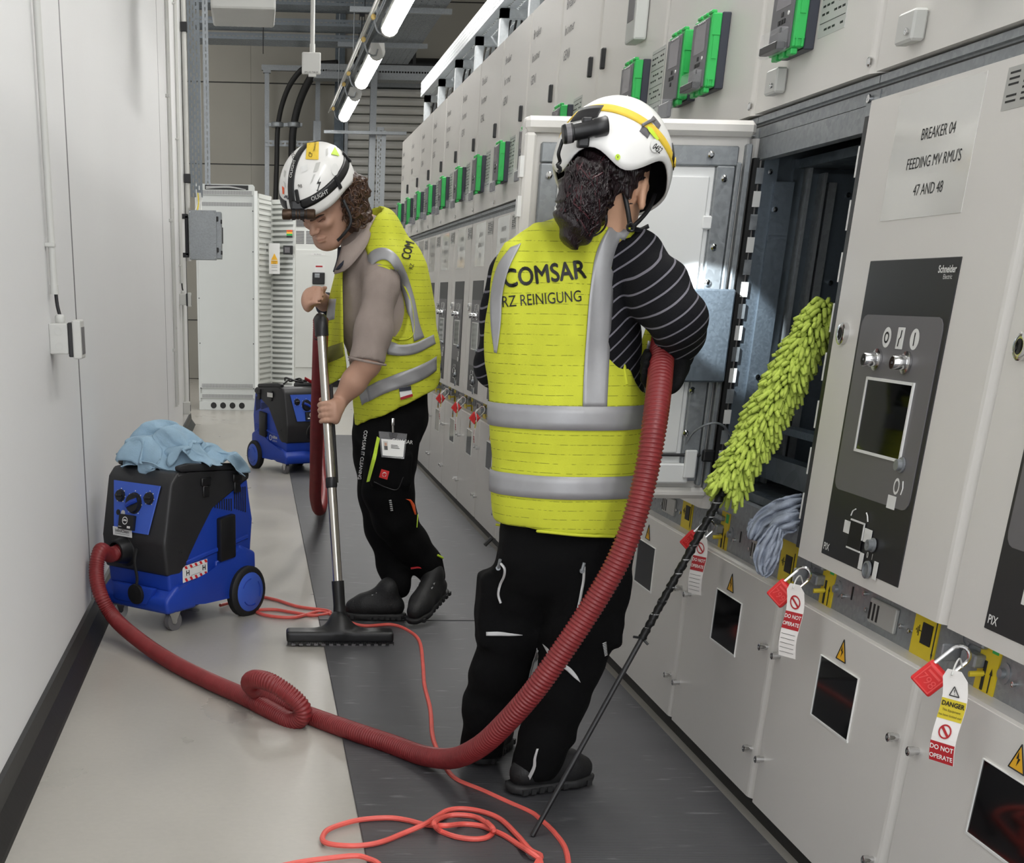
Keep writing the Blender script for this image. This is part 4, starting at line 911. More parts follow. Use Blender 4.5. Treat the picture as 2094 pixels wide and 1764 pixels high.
    for q in range(3): p.tube([(XF - .0012, *A[q]), (XF - .0012, *A[(q + 1) % 3])], .0012, 4)
    zg = [(0.003, .519), (.006, .506), (.001, .507), (.003, .494), (-.005, .508), (.0, .508)]
    p.add([(XF - .0016, wy + a, b) for a, b in zg], [tuple(range(6))]); obj('warning_bolt_sign', p, M_PRINTK, wr)
    for zz in (.169, .418):
        bolt(y0 + .085, zz, ld); bolt(y1 + .002, zz, ld)
    p = MB(); p.bb(1.226, 1.30, y0, y1, 0, .052); obj('plinth', p, M_BASE, cb)
    # relays
    if i == 2: relay(cb, 3.265)
    if i == 1: relay(cb, 2.42)
    if i == 0: relay(cb, 1.87)
    if i == 3: relay(cb, 3.867); relay(cb, 4.10, flap=True)
    if i == 4: relay(cb, 4.605, flap=True)
    if i > 4: relay(cb, y0 + .357, flap=True)
    if i == 2 or i >= 5 or i == 4:
        yp = {2: 3.16, 4: 4.50}.get(i, y0 + .27); p = MB(); p.bb(XF - .001, XF, yp - .05, yp + .09, 1.665, 1.83); sh_ = obj('data_sheet', p, M_CABG, ud)
        p = MB()
        for k in range(11):
            zz = 1.82 - k * .0145
            if k % 3 == 0: p.bb(XF - .0016, XF - .001, yp - .045, yp + .085, zz, zz + .0012)
            else:
                for j in range(6):
                    if (k * 7 + j * 3 + i) % 4: p.bb(XF - .0016, XF - .001, yp + .08 - j * .021 - .014, yp + .08 - j * .021, zz, zz + .004)
        obj('sheet_print', p, M_PRINTK, sh_)
    if i == 4:
        p = MB(); p.rbox((1.178, 4.735, 1.99), (.04, .11, .23), .006, 2); dh = obj('sheet_holder', p, M_CABG, ud)
        p = MB(); p.bb(1.156, 1.159, 4.70, 4.77, 1.93, 2.10); obj('holder_slot', p, M_PANELG, dh)
    if i == 2 or i == 1:
        p = MB(); yy = y1 - .165; p.rbox((1.186, yy, 1.61 + .0), (.026, .07, .05), .004, 1); sb = obj('small_bracket', p, M_GREYP, ud); bolt(yy - .02, 1.60, sb, 1.173, .006, .006, 'screw')
# side cover of the far end, cover strips on top
# cavity of the open cubicle
cb = CUB[2]
ya, yb = 2.944, 3.586
def panel(nm, x0, x1, y0, y1, z0, z1, m): p = MB(); p.bb(x0, x1, y0, y1, z0, z1); return obj(nm, p, m, cb)
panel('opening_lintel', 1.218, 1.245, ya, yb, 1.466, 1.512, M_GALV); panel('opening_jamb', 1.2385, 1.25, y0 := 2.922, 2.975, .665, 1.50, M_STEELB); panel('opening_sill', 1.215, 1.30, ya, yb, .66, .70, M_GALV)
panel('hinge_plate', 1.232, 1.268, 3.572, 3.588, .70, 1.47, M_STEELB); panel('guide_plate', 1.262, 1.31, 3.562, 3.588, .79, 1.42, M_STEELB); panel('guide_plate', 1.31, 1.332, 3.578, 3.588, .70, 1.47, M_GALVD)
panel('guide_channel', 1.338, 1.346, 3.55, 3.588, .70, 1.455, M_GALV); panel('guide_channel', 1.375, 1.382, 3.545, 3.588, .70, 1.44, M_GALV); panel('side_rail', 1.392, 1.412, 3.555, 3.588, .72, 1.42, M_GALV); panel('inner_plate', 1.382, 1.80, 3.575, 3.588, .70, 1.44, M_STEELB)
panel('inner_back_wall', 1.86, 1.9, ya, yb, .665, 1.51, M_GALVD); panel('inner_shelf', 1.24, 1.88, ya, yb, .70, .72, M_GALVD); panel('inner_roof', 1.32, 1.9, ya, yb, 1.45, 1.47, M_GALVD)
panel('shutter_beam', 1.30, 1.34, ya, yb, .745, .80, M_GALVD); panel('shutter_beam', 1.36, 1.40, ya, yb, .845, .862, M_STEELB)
for (xx, zz) in ((1.27, 1.36), (1.40, 1.40), (1.45, 1.395), (1.37, 1.12), (1.44, 1.20), (1.40, 1.02), (1.28, .90), (1.285, .98), (1.245, 1.44)):
    p = MB(); p.lathe([(.006, 0), (.006, .005), (0, .006)], (xx, 3.562 if xx < 1.31 else 3.574, zz), (0, -1, 0), 8); obj('screw', p, M_CHROME, cb)
for k in range(15):
    p = MB(); z = .715 + k * .05; p.bb(1.214, 1.232, 3.566, 3.588, z, z + .034); obj('hinge_knuckle', p, M_PRINTW if k % 2 else M_GALV, cb)
p = MB(); p.bb(1.205, 1.22, 3.568, 3.585, .70, 1.47); obj('hinge_seal', p, M_PRINTK, cb)
p = MB(); p.bb(1.204, 1.2385, 2.926, 2.944, .66, 1.49); sl = obj('door_seal', p, M_PANEL, cb)
for k in range(8):
    p = MB(); z = .72 + k * .095; p.bb(1.203, 1.208, 2.944, 2.950, z, z + .055); obj('seal_clip', p, M_PRINTW, sl)
# the open breaker door, seen from inside
od = MB(); od.rbox((.925, 3.612, 1.112), (.556, .034, .876), .012, 3); od = obj('open_breaker_door', od, M_CAB, cb)
def ip(nm, x0, x1, y0, y1, z0, z1, m, r=.003): p = MB(); p.rbox(((x0 + x1) / 2, (y0 + y1) / 2, (z0 + z1) / 2), (x1 - x0, y1 - y0, z1 - z0), r, 1); return obj(nm, p, m, od)
ip('door_rim', .648, 1.205, 3.572, 3.598, 1.515, 1.549, M_CAB, .01); ip('door_rim', .648, .676, 3.573, 3.598, .7035, 1.5145, M_CAB, .006); ip('door_rim', .648, 1.20, 3.572, 3.598, .675, .703, M_CAB, .01)
ip('top_brace', .69, 1.17, 3.580, 3.596, 1.452, 1.495, M_GALV); ip('side_brace', .69, .735, 3.578, 3.596, .72, 1.45, M_GALV); ip('side_brace', 1.120, 1.165, 3.576, 3.596, .72, 1.452, M_GALV); ip('edge_channel', 1.166, 1.178, 3.570, 3.596, .71, 1.46, M_GALV); ip('edge_channel', 1.186, 1.20, 3.572, 3.596, .70, 1.50, M_GALV)
ip('inner_panel', .735, 1.12, 3.588, 3.597, .72, 1.452, M_DOORIN); ip('raised_cover', .745, 1.107, 3.580, 3.59, .79, 1.43, M_DOORIN); ip('cover_tab', 1.10, 1.128, 3.577, 3.59, 1.315, 1.345, M_DOORIN); ip('cover_tab', .73, .75, 3.577, 3.59, 1.30, 1.36, M_DOORIN)
ip('mechanism_cover', 1.055, 1.196, 3.545, 3.592, .966, 1.182, M_STEELB, .004); ip('mechanism_flange', 1.03, 1.075, 3.568, 3.592, .97, 1.178, M_STEELB, .003); ip('lower_tray', .74, 1.14, 3.566, 3.592, .715, .765, M_DOORIN, .004)
p = MB(); p.tube([(.80, 3.574, .786), (1.175, 3.574, .786)], .004, 8); obj('locking_rod', p, M_PANEL, od)
p = MB(); p.rbox((1.185, 3.565, .786), (.03, .02, .03), .004); obj('rod_guide', p, M_BLACK, od)
p = MB(); p.rbox((1.14, 3.565, .765), (.03, .014, .07), .003); obj('cable_holder', p, M_DOORIN, od)
for (xx, zz) in ((.712, 1.425), (.70, 1.20), (1.10, 1.475), (1.14, 1.425), (1.135, 1.275), (1.13, 1.195), (1.125, .945), (1.122, .84)):
    p = MB(); p.lathe([(.008, 0), (.008, .006), (.004, .009), (0, .009)], (xx, 3.578, zz), (0, -1, 0), 10); obj('screw', p, M_CHROME, od, smooth=True)
for k in range(9):
    p = MB(); z = .74 + .085 * k; p.bb(.640, .650, 3.575, 3.60, z, z + .045); obj('gasket_clip', p, M_PRINTW, od)
p = MB(); p.tube(spline([(1.125, 3.57, .815), (1.135, 3.55, .845), (1.165, 3.53, .868), (1.20, 3.53, .865), (1.235, 3.55, .835), (1.25, 3.56, .81)], 24), .0026, 6); obj('earthing_wire', p, M_GALV, od, smooth=True)
p = MB(); p.lathe([(.009, -.022), (.009, .022)], (1.25, 3.556, .806), (1, 0, .2), 10); obj('wire_lug', p, M_GALV, od, smooth=True)

# tray over the cubicles on its stand of posts
t = thing('cable_tray', 'lamp-lit perforated steel tray on posts above the tops of the cubicles', 'cable tray', (1.45, 7, 2.27))
zt = 2.655
obj('tray_side', perf(MB(), 12.9, .105, lambda a, b: (1.40, -.2 + a, zt + b), 4, .022, .04, .007), M_TRAYLIT, t, solid=.002)
obj('tray_bottom', perf(MB(), 12.9, .40, lambda a, b: (1.40 + b, -.2 + a, zt), 6, .03, .05, .01), M_TRAYLIT, t, solid=.002)
obj('tray_side', perf(MB(), 12.9, .105, lambda a, b: (1.80, -.2 + a, zt + b), 3, .022, .05, .007), M_TRAYLIT, t, solid=.002)
for k in range(14):
    y = .6 + k * .92; p = MB(); p.bb(1.42, 1.47, y, y + .05, 2.255, zt); p.bb(1.75, 1.80, y, y + .05, 2.255, zt); p.bb(1.42, 1.80, y, y + .05, zt - .05, zt); obj('post', p, M_TRAYLIT, t)
M_WIRE = mat('bare_cable', rgb(120, 116, 110), .5, .2, .3, 40)
rnd = random.Random(3)
for k in range(9):
    P = [(1.5 + rnd.random() * .25, y, zt + .03 + rnd.random() * .05) for y in np.arange(0, 12.6, .8)]
    p = MB(); p.tube(spline(P, 60), .008, 5); obj('control_cable', p, M_WIRE if k % 3 else M_BLACK, t, smooth=True)
for k in range(14):
    y = .95 + k * .9; p = MB()
    for j in range(4): p.tube(spline([(1.52 + j * .03, y + j * .02, zt + .02), (1.50 + j * .04, y + .05, zt - .12), (1.53 + j * .03, y - .03, 2.40), (1.50 + j * .03, y + .04, 2.25)], 14), .007, 5)
    obj('cable_drop', p, M_BLACK if k % 2 else M_WIRE, t, smooth=True)

# ---------------------------------------------------------------- padlocks and tags at the cubicle joints
def padlock(y, num, tagkind, lab, tlab, near):
    """lock body turned on its corner and towards the aisle, hung by the shackle; y = centre of the body"""
    x, z = 1.150, .576; n_ = Vector((-.62, -.785, 0)); h_ = Vector((.785, -.62, 0)); zv = Vector((0, 0, 1)); O = Vector((x, y, z))
    U = (h_ * .64 + zv * .77).normalized(); V = n_.cross(U).normalized() * -1; V = V if V.dot(h_) > 0 else -V
    R = Matrix((n_, V, U)).transposed()
    t = thing('padlock', lab, 'padlock', (x, y, z), group='red padlocks along the switchgear')
    p = MB(); p.rbox((x, y, z), (.02, .047, .045), .004, 2, R); bd = obj('lock_body', p, M_RED, t)
    p = MB()
    for (dy, dz, wy, wz) in ((0, .018, .036, .002), (0, -.018, .036, .002), (.017, 0, .002, .036), (-.017, 0, .002, .036)): p.box(tuple(O + R @ Vector((.0102, dy, dz))), (.0012, wy, wz), R)
    if near:
        add_text(p, num, .021, lambda u, v: tuple(O + R @ Vector((.0110, u, v - .004))))
        p.add([tuple(O + R @ Vector((.0110, a, b + .011))) for a, b in ((-.013, -.002), (.013, -.002), (.013, .002), (-.013, .002))], [(0, 1, 2, 3)])
    obj('lock_number', p, mat_rl, bd)
    P = []
    for s in np.linspace(0, 1, 24):
        if s < .3: a, b = -.016, s / .3 * .034
        elif s > .7: a, b = .016, (1 - s) / .3 * .034
        else: th = PI * (s - .3) / .4; a, b = -.016 * math.cos(th), .034 + .016 * math.sin(th)
        P.append(O + U * (b + .02) + V * a - n_ * .014 * min(1, b / .034))
    p = MB(); p.tube(P, .0034, 8); obj('shackle', p, M_CHROME, t, smooth=True)
    # the tag hangs beside it, its own thing
    ty, tz = y - .102, .614
    g = thing('lockout_tag', tlab, 'tag', (x, ty, tz - .14), group='lockout tags along the switchgear')
    n = 8; ang = .9
    def T(u, v):                                   # u across (positive to the reader's right), v down from the hole
        a = min(v / .05, 1); c, s_ = (math.cos(.55), math.sin(.55)) if near else (.8, .0)
        return (x - .012 + u * s_ * .9 - .0 + .004 * math.sin(v * 40), ty - u * c + .01 * (1 - a) - .012 * v / .14, tz - v)
    w2 = .023
    P = [[T(u, v) for u in np.linspace(-w2 * (.55 if v < .006 else 1), w2 * (.55 if v < .006 else 1), 5)] for v in np.linspace(0, .15, 12)]
    p = MB(); p.grid(P); obj('card', p, M_TAGW, g, solid=.0012)
    def patch(v0, v1, m, nm, u0=-w2, u1=w2):
        P = [[tuple(np.array(T(u, v)) + [-.0011, -.0006, 0]) for u in np.linspace(u0, u1, 4)] for v in np.linspace(v0, v1, 5)]
        q = MB(); q.grid(P); obj(nm, q, m, g)
    def txt(s, size, v, m, **k):
        q = MB(); add_text(q, s, size, lambda a, b: tuple(np.array(T(a, v - b)) + [-.0020, -.0011, 0]), **k); obj('lettering', q, m, g)
    def nosign(v, r=.012):
        q = MB(); nn = 20; V = []
        for rr in (r, r * .78): V += [tuple(np.array(T(rr * math.cos(t_), v + rr * math.sin(t_))) + [-.0018, -.001, 0]) for t_ in np.linspace(0, 2 * PI, nn, endpoint=False)]
        q.add(V, [(i_, (i_ + 1) % nn, nn + (i_ + 1) % nn, nn + i_) for i_ in range(nn)])
        d = r * .62; e = .0016
        q.add([tuple(np.array(T(a, v + b)) + [-.0018, -.001, 0]) for a, b in ((-d - e, -d + e), (-d + e, -d - e), (d + e, d - e), (d - e, d + e))], [(0, 1, 2, 3)]); obj('prohibition_sign', q, M_TAGR, g)
    if tagkind == 'danger':
        patch(.046, .079, M_TAGY, 'yellow_band'); patch(.117, .15, M_TAGR, 'red_band')
        txt('DANGER', .0105, .054, M_PRINTK, bold=.0003); txt('This Equipment', .0055, .064, M_PRINTK); txt('has been locked out', .0052, .072, M_PRINTK); nosign(.098)
        txt('DO NOT', .011, .126, M_TAGW, bold=.0002); txt('OPERATE', .0105, .141, M_TAGW, bold=.0002)
        q = MB(); A = [T(-.009, .040), T(.009, .040), T(0, .025)]
        for k in range(3): q.tube([tuple(np.array(A[k]) + [-.002, -.001, 0]), tuple(np.array(A[(k + 1) % 3]) + [-.002, -.001, 0])], .0009, 4)
        add_text(q, '!', .012, lambda a, b: tuple(np.array(T(a, .0345 - b)) + [-.002, -.001, 0])); obj('hazard_sign', q, M_PRINTK, g)
    else:
        patch(.056, .092, M_TAGR, 'red_band'); nosign(.036, .014); txt('DO NOT', .011, .066, M_TAGW, bold=.0002); txt('OPERATE', .0105, .081, M_TAGW, bold=.0002)
        q = MB()
        for k in range(5):
            V = [tuple(np.array(T(a, .102 + k * .0095 + b)) + [-.0018, -.001, 0]) for a, b in ((-.019, 0), (.019, 0), (.019, .0008), (-.019, .0008))]; q.add(V, [(0, 1, 2, 3)])
        obj('form_lines', q, M_PRINTK, g)
    p = MB(); q0 = np.array(T(0, .004)); p.tube(spline([q0 + [-.004, 0, -.004], q0 + [.004, .01, .012], q0 + [.02, .03, .016], q0 + [.03, .035, .0]], 12), .0016, 6); obj('tie', p, M_GREYP, g, smooth=True)
mat_rl = mat('padlock_relief', rgb(232, 80, 78), .4, 0, .03)
padlock(2.151, '798', 'danger', 'red padlock numbered 798, nearest of the padlocks', 'lockout tag with a yellow DANGER band under padlock 798', True)
padlock(2.848, '799', 'dno', 'red padlock numbered 799 right of the leaning duster', 'DO NOT OPERATE tag hanging at padlock 799', True)
padlock(3.498, '800', 'dno', 'red padlock numbered 800 partly behind the duster stick', 'DO NOT OPERATE tag half hidden behind the duster stick', True)
padlock(7.25, '', 'danger', 'red padlock just left of the back of the person in front', 'striped tag under the padlock just left of the front person', False)
padlock(7.93, '', 'danger', 'red padlock in the middle of the three between the two people', 'striped tag under the middle padlock between the two people', False)
padlock(8.63, '', 'danger', 'red padlock closest to the bending man, of the three between the people', 'striped tag under the padlock closest to the bending man', False)
# ================================================================ FLOOR MATS, MACHINES AND TOOLS
p = MB(); p.rbox((.722, 2.14, .003), (.95, 5.87, .006), .002, 1); tag(obj('rubber_mat', p, M_MAT), 'near length of ribbed dark grey rubber mat along the switchgear', 'mat')
p = MB(); p.rbox((.722, 8.745, .003), (.95, 7.31, .006), .002, 1); tag(obj('rubber_mat', p, M_MAT), 'far length of ribbed dark grey rubber mat beyond the bending man', 'mat')

def vacuum(name, lab, org, head, mirror, kind):
    """wet and dry vacuum: local x forward, y left, z up; org = middle of its footprint"""
    c, s = math.cos(head), math.sin(head); my = -1 if mirror else 1
    K = .95
    W = lambda x, y, z: (org[0] + K * (x * c - y * my * s), org[1] + K * (x * s + y * my * c), z * K)
    t = thing(name, lab, 'vacuum cleaner', (org[0], org[1], 0))
    hw = .170
    def side(poly, m, nm, half=hw, bev=.012, par=None, seg=3):
        p = MB(); p.prism(poly, 2 * half, lambda a, b, k: W(a, half - k, b), bev, seg); return obj(nm, p, m, par or t, smooth=True)
    # chassis skirt, tank, head
    base = [(-.27, .075), (-.20, .062), (-.12, .10), (.05, .10), (.10, .075), (.255, .07), (.262, .125), (.20, .175), (.02, .19), (-.10, .235), (-.17, .29), (-.265, .25)]
    side(base, M_VBLUE, 'chassis', .185, .016)
    tank = [(-.245, .19), (.225, .15), (.235, .27), (.10, .34), (-.02, .475), (-.235, .545), (-.255, .38)]
    tk = side(tank, M_VBLUE, 'tank', hw, .014)
    hd = [(.242, .215), (.252, .34), (.205, .56), (.17, .595), (.10, .59), (-.20, .575), (-.245, .565), (-.24, .535), (-.01, .46), (.075, .36), (.135, .235), (.17, .215)]
    hdo = side(hd, M_VBLACK, 'motor_head', hw + .004, .014)
    p = MB(); p.prism([(-.23, .305), (.13, .245), (.14, .262), (-.23, .322)], 2 * hw + .012, lambda a, b, k: W(a, hw + .006 - k, b), .004, 1); obj('rim_band', p, M_VBLUE, tk, smooth=True)
    for yy in (1, -1):
        p = MB(); p.prism([(-.20, .575), (.15, .594), (.155, .615), (.10, .622), (-.19, .60)], .03, lambda a, b, k: W(a, yy * (hw - .015) - .015 + k, b), .008, 2); obj('top_rail', p, M_VBLACK, t, smooth=True)
    # sloping front panel: from (.252,.34) to (.205,.56)
    f0 = np.array([.2545, .345]); f1 = np.array([.2115, .550]); fd = f1 - f0; fn = np.array([fd[1], -fd[0]]); fn /= np.linalg.norm(fn)
    def F(u, v, d=0.0):                         # u across (+ = machine's right as seen from the front), v 0..1 up the slope
        q = f0 + fd * v + fn * d; return W(q[0], u, q[1])
    ff = lambda u, v, d=0.0: F(u * (1 if not mirror else 1), v, d)
    pan = [(-.10, .10), (.09, .10), (.128, .98), (-.128, .98)]
    p = MB(); p.prism(pan, .006, lambda a, b, k: ff(a, b, k - .001), .0025, 1); pn = obj('control_panel', p, M_VBLUE2, t)
    nv = np.array(F(0, .5, 1.0)) - np.array(F(0, .5, 0.0))
    def knob(u, v, r, l, mm, nm, bar=None):
        p = MB(); p.lathe([(r * 1.12, 0), (r * 1.12, .003), (r, .004), (r * .95, l), (0, l + .001)], F(u, v, .004), nv, 20); k = obj(nm, p, mm, pn, smooth=True)
        p = MB()
        for a in np.linspace(.7, 5.6, 7): q = F(u + r * 1.35 * math.sin(a) * .9, v - r * 1.35 * math.cos(a) / .21, .0055); p.lathe([(.0022, 0), (.0022, .0008), (0, .0009)], q, nv, 6)
        obj('dial_marks', p, M_PRINTW, k, kind='stuff')
        p = MB(); a = np.array(F(u + r * .8, v + .06 * bar if bar else v, .004 + l)); b = np.array(F(u - r * .8, v - .06 * bar if bar else v, .004 + l)); p.tube([a, (a + b) / 2 + nv * .006, b], r * .26, 8); obj('knob_grip', p, M_VBLUE if bar else M_BLACK, k, smooth=True)
    knob(-.078, .72, .020, .012, M_BLACK, 'dial'); knob(.0, .62, .034, .016, M_BLACK, 'power_selector', 1); knob(.078, .74, .020, .012, M_BLACK, 'dial')
    for u in (-.082, -.055):
        p = MB(); p.lathe([(.010, 0), (.010, .003), (0, .004)], F(u, .42, .004), nv, 14); obj('push_button', p, M_GREYP if u > -.06 else M_BLACK, pn, smooth=True)
    p = MB(); p.prism([(-.062, .13), (.02, .13), (.02, .40), (-.062, .40)], .02, lambda a, b, k: ff(a, b, .003 + k), .006, 2); so = obj('socket_box', p, M_BLACK, pn, smooth=True)
    p = MB(); V = []; n = 18
    for rr in (.015, .0115): V += [F(-.022 + rr * math.cos(a), .29 + rr * math.sin(a) / .21, .0245) for a in np.linspace(0, 2 * PI, n, endpoint=False)]
    p.add(V, [(i, (i + 1) % n, n + (i + 1) % n, n + i) for i in range(n)]); p.tube([F(-.029, .29, .0245), F(-.022, .30, .0245), F(-.015, .29, .0245)], .003, 5); p.add([F(a, b, .0245) for a, b in ((-.055, .17), (-.038, .17), (-.038, .18), (-.055, .18))], [(0, 1, 2, 3)]); p.add([F(a, b, .0245) for a, b in ((-.008, .16), (.01, .16), (.01, .20), (-.008, .20))], [(0, 1, 2, 3)]); obj('socket_print', p, M_PRINTW, so)
    sg = -1 if mirror else 1
    # inlet and its cap
    q = W(.24, -.05, .292); fw = np.array(W(1, 0, 0)) - np.array(W(0, 0, 0)); fw[2] = 0
    p = MB(); p.lathe([(.062, -.03), (.060, .005), (.050, .012), (.046, .03), (.042, .05), (.040, .055), (.034, .056), (.034, .03)], q, fw, 22); obj('hose_inlet', p, M_BLACK, t, smooth=True)
    if kind == 1:
        yc = .02
        p = MB(); p.tube(spline([W(.250, yc, .305), W(.268, yc + .004, .26), W(.262, yc + .008, .20), W(.268, yc + .01, .165)], 14), .006, 6); obj('cap_strap', p, M_BLACKR, t, smooth=True)
        p = MB(); p.lathe([(.036, 0), (.038, .006), (.036, .016), (.0, .018)], W(.262, yc + .008, .135), fw, 20); obj('inlet_cap', p, M_BLACKR, t, smooth=True)
        p = MB(); p.prism([(-.11, .095), (.075, .095), (.12, .165), (-.11, .165)], .03, lambda a, b, k: W(.236 + k, a if not mirror else a, b), .008, 2); obj('cap_recess', p, M_VBLUE, t, smooth=True)
        p = MB(); p.rbox((0, 0, 0), (.003, .10, .032), .002, 2); M3 = Matrix.Rotation(head, 3, 'Z'); q2 = Vector(W(.2552, -.05, .362)); p2 = MB(); p2.add([tuple(M3 @ Vector(v) + q2) for v in p.v], p.f); sk = obj('name_label', p2, M_PAPER, t)
        p = MB(); add_text(p, 'InfiniClean', .018, lambda u, v: W(.2575, -.05 + u, .365 + v), bold=.0002); p.add([W(.2575, -.05 + a, b) for a, b in ((-.04, .3535), (.04, .3535), (.04, .355), (-.04, .355))], [(0, 1, 2, 3)]); obj('lettering', p, M_PANEL, sk)
    # side facing the camera: sign -1 in local y for the near machine (its right), +1 mirrored (already folded in W)
    sy = 1
    SD = lambda x, z, d=0.0: W(x, sy * (hw + d), z)
    p = MB(); p.prism([(-.135, .245), (-.045, .235), (-.045, .405), (-.135, .415)], .03, lambda a, b, k: SD(a, b, -.006 + k), .008, 2); lt = obj('latch', p, M_BLACK, t, smooth=True)
    p = MB(); p.prism([(-.155, .215), (-.03, .20), (-.03, .24), (-.155, .25)], .014, lambda a, b, k: SD(a, b, -.006 + k), .004, 1); obj('latch_seat', p, M_VBLUE, lt, smooth=True)
    p = MB()
    for k in range(8): x = -.04 - k * .0135; p.prism([(x, .445 - k * .003), (x + .006, .445 - k * .003), (x + .006, .478 - k * .001), (x, .478 - k * .001)], .003, lambda a, b, kk: SD(a, b, -.0015 + kk))
    for k in range(6): x = -.155 - k * .0125; p.prism([(x, .43 - k * .004), (x + .006, .43 - k * .004), (x + .006, .51), (x, .51)], .003, lambda a, b, kk: SD(a, b, -.0015 + kk))
    obj('side_vents', p, M_PANEL, tk)
    for x in (.02, -.16):
        p = MB(); z = .555; p.prism([(x - .026, z - .02), (x + .026, z - .02), (x + .026, z + .01), (x - .026, z + .01)], .012, lambda a, b, k: SD(a, b, .002 + k), .003, 1); p.prism([(x - .018, z - .062), (x + .018, z - .062), (x + .018, z - .02), (x - .018, z - .02)], .010, lambda a, b, k: SD(a, b, .002 + k), .003, 1); obj('case_clip', p, M_BLACK, hdo, smooth=True)
    p = MB(); p.lathe([(.010, 0), (.010, .003), (.005, .003), (.005, .001), (0, .001)], SD(.165, .30, .003), np.array(SD(0, 0, 1)) - np.array(SD(0, 0, 0)), 12); obj('head_screw', p, M_PANEL, hdo, smooth=True)
    if kind == 1:
        p = MB(); p.prism([(.015, .195), (.155, .180), (.155, .243), (.015, .256)], .003, lambda a, b, k: SD(a, b, .0005 + k), .001, 1); hs = obj('hazard_sticker', p, M_PAPER, tk)
        p = MB()
        for k in range(5):
            x = .145 - k * .028
            for (za, zb) in ((.0, .014), (.048, .0605)): p.add([SD(x + dx, .1815 + (.155 - x - dx) * .098 + dz, .0042) for dx, dz in ((-.006, za), (-.018, za), (-.010, zb), (.002, zb))], [(0, 1, 2, 3)])
        obj('red_stripes', p, M_RED, hs)
        p = MB(); add_text(p, 'H', .028, lambda u, v: SD(.128 - u, .215 + v, .0044), bold=.0008); add_text(p, 'H', .028, lambda u, v: SD(.036 - u, .224 + v, .0044), bold=.0008)
        for (a, b, cc, d) in ((.112, .054, .203, .204), (.112, .054, .232, .2330)): p.add([SD(a, cc, .0044), SD(b, cc + .006, .0044), SD(b, d + .006, .0044), SD(a, d, .0044)], [(0, 1, 2, 3)])
        obj('lettering', p, M_PRINTK, hs)
    else:
        p = MB(); add_text(p, 'nilfisk', .034, lambda u, v: SD(.03 + u, .245 + v, .0015), align='LEFT', bold=.0005); add_text(p, 'ATTIX 33', .016, lambda u, v: SD(.035 + u, .218 + v, .0015), align='LEFT')
        n = 16; V = [SD(.005 + q * math.cos(a), .238 + q * math.sin(a), .0015) for q in (.02, .015) for a in np.linspace(0, 2 * PI, n, endpoint=False)]; p.add(V, [(i, (i + 1) % n, n + (i + 1) % n, n + i) for i in range(n)]); obj('lettering', p, M_PRINTW, tk)
        p = MB(); add_text(p, '33-2M', .022, lambda u, v: SD(.02 + u, .535 + v, .0155), bold=.0004); p.prism([(-.02, .52), (.06, .52), (.06, .55), (-.02, .55)], .001, lambda a, b, k: SD(a, b, .0145 + k)); obj('type_plate', p, M_PRINTW, hdo)
    # power lead loop at the back
    p = MB(); p.tube(spline([W(-.245, -.09, .42), W(-.30, -.10, .41), W(-.315, -.10, .36), W(-.29, -.10, .31), W(-.245, -.09, .30)], 16), .008, 7); obj('cable_hook', p, M_BLACK, t, smooth=True)
    # wheels
    ax = np.array(W(0, 1, 0)) - np.array(W(0, 0, 0)); ax[2] = 0
    for sgn in (-1, 1):
        p = MB(); q = W(-.20, sgn * .185, .098); a = ax * sgn
        p.lathe([(.06, -.022), (.090, -.022), (.098, -.012), (.098, .014), (.090, .022), (.076, .024), (.076, .018)], q, a, 30); wh = obj('rear_wheel', p, M_BLACKR, t, smooth=True)
        p = MB(); p.lathe([(.077, .012), (.077, .021), (.070, .026), (.030, .030), (0, .031)], q, a, 28); hub = obj('wheel_hub', p, M_VBLUE2, wh, smooth=True)
        p = MB()
        for (th0, th1) in ((.4, 1.5), (2.4, 3.6), (4.3, 5.6)):
            P = [np.array(q) + a * .0295 + .052 * (math.cos(th) * np.array([fw[0], fw[1], 0]) + math.sin(th) * np.array([0, 0, 1.])) for th in np.linspace(th0, th1, 8)]; p.tube(P, .0022, 5)
        obj('hub_relief', p, M_VBLUE, wh, smooth=True)
    for sgn in (-1, 1):
        p = MB(); q = W(.195, sgn * .152, .036); p.lathe([(.020, -.010), (.036, -.010), (.036, .010), (.020, .010)], q, ax, 20); cw = obj('caster_wheel', p, M_GREYP if sgn == -1 and kind == 1 else M_PANELG, t, smooth=True)
        p = MB(); p.lathe([(.010, -.012), (.010, .012)], q, ax, 10); obj('caster_axle', p, M_CHROME, cw, smooth=True)
        p = MB()
        for e in (-1, 1): p.prism([(.165, .075), (.228, .078), (.212, .03), (.198, .025)], .003, lambda a, b, k: W(a, sgn * .152 + e * .014 - .0015 + k, b))
        p.lathe([(.026, 0), (.026, .008), (.018, .016)], W(.205, sgn * .152, .072), (0, 0, 1), 14); obj('caster_fork', p, M_CHROME, t, smooth=True)
    return t, W
V1O = (-.292, 5.165); V1H = math.atan2(-.75, -.66)
v1, W1 = vacuum('vacuum_cleaner', 'blue and black vacuum cleaner near the left wall with cloths on top', V1O, V1H, False, 1)
V2H = math.atan2(-.87, .48)
v2, W2 = vacuum('vacuum_cleaner', 'blue and black vacuum cleaner farther back beside the bending man', (.255, 9.87), V2H, True, 2)
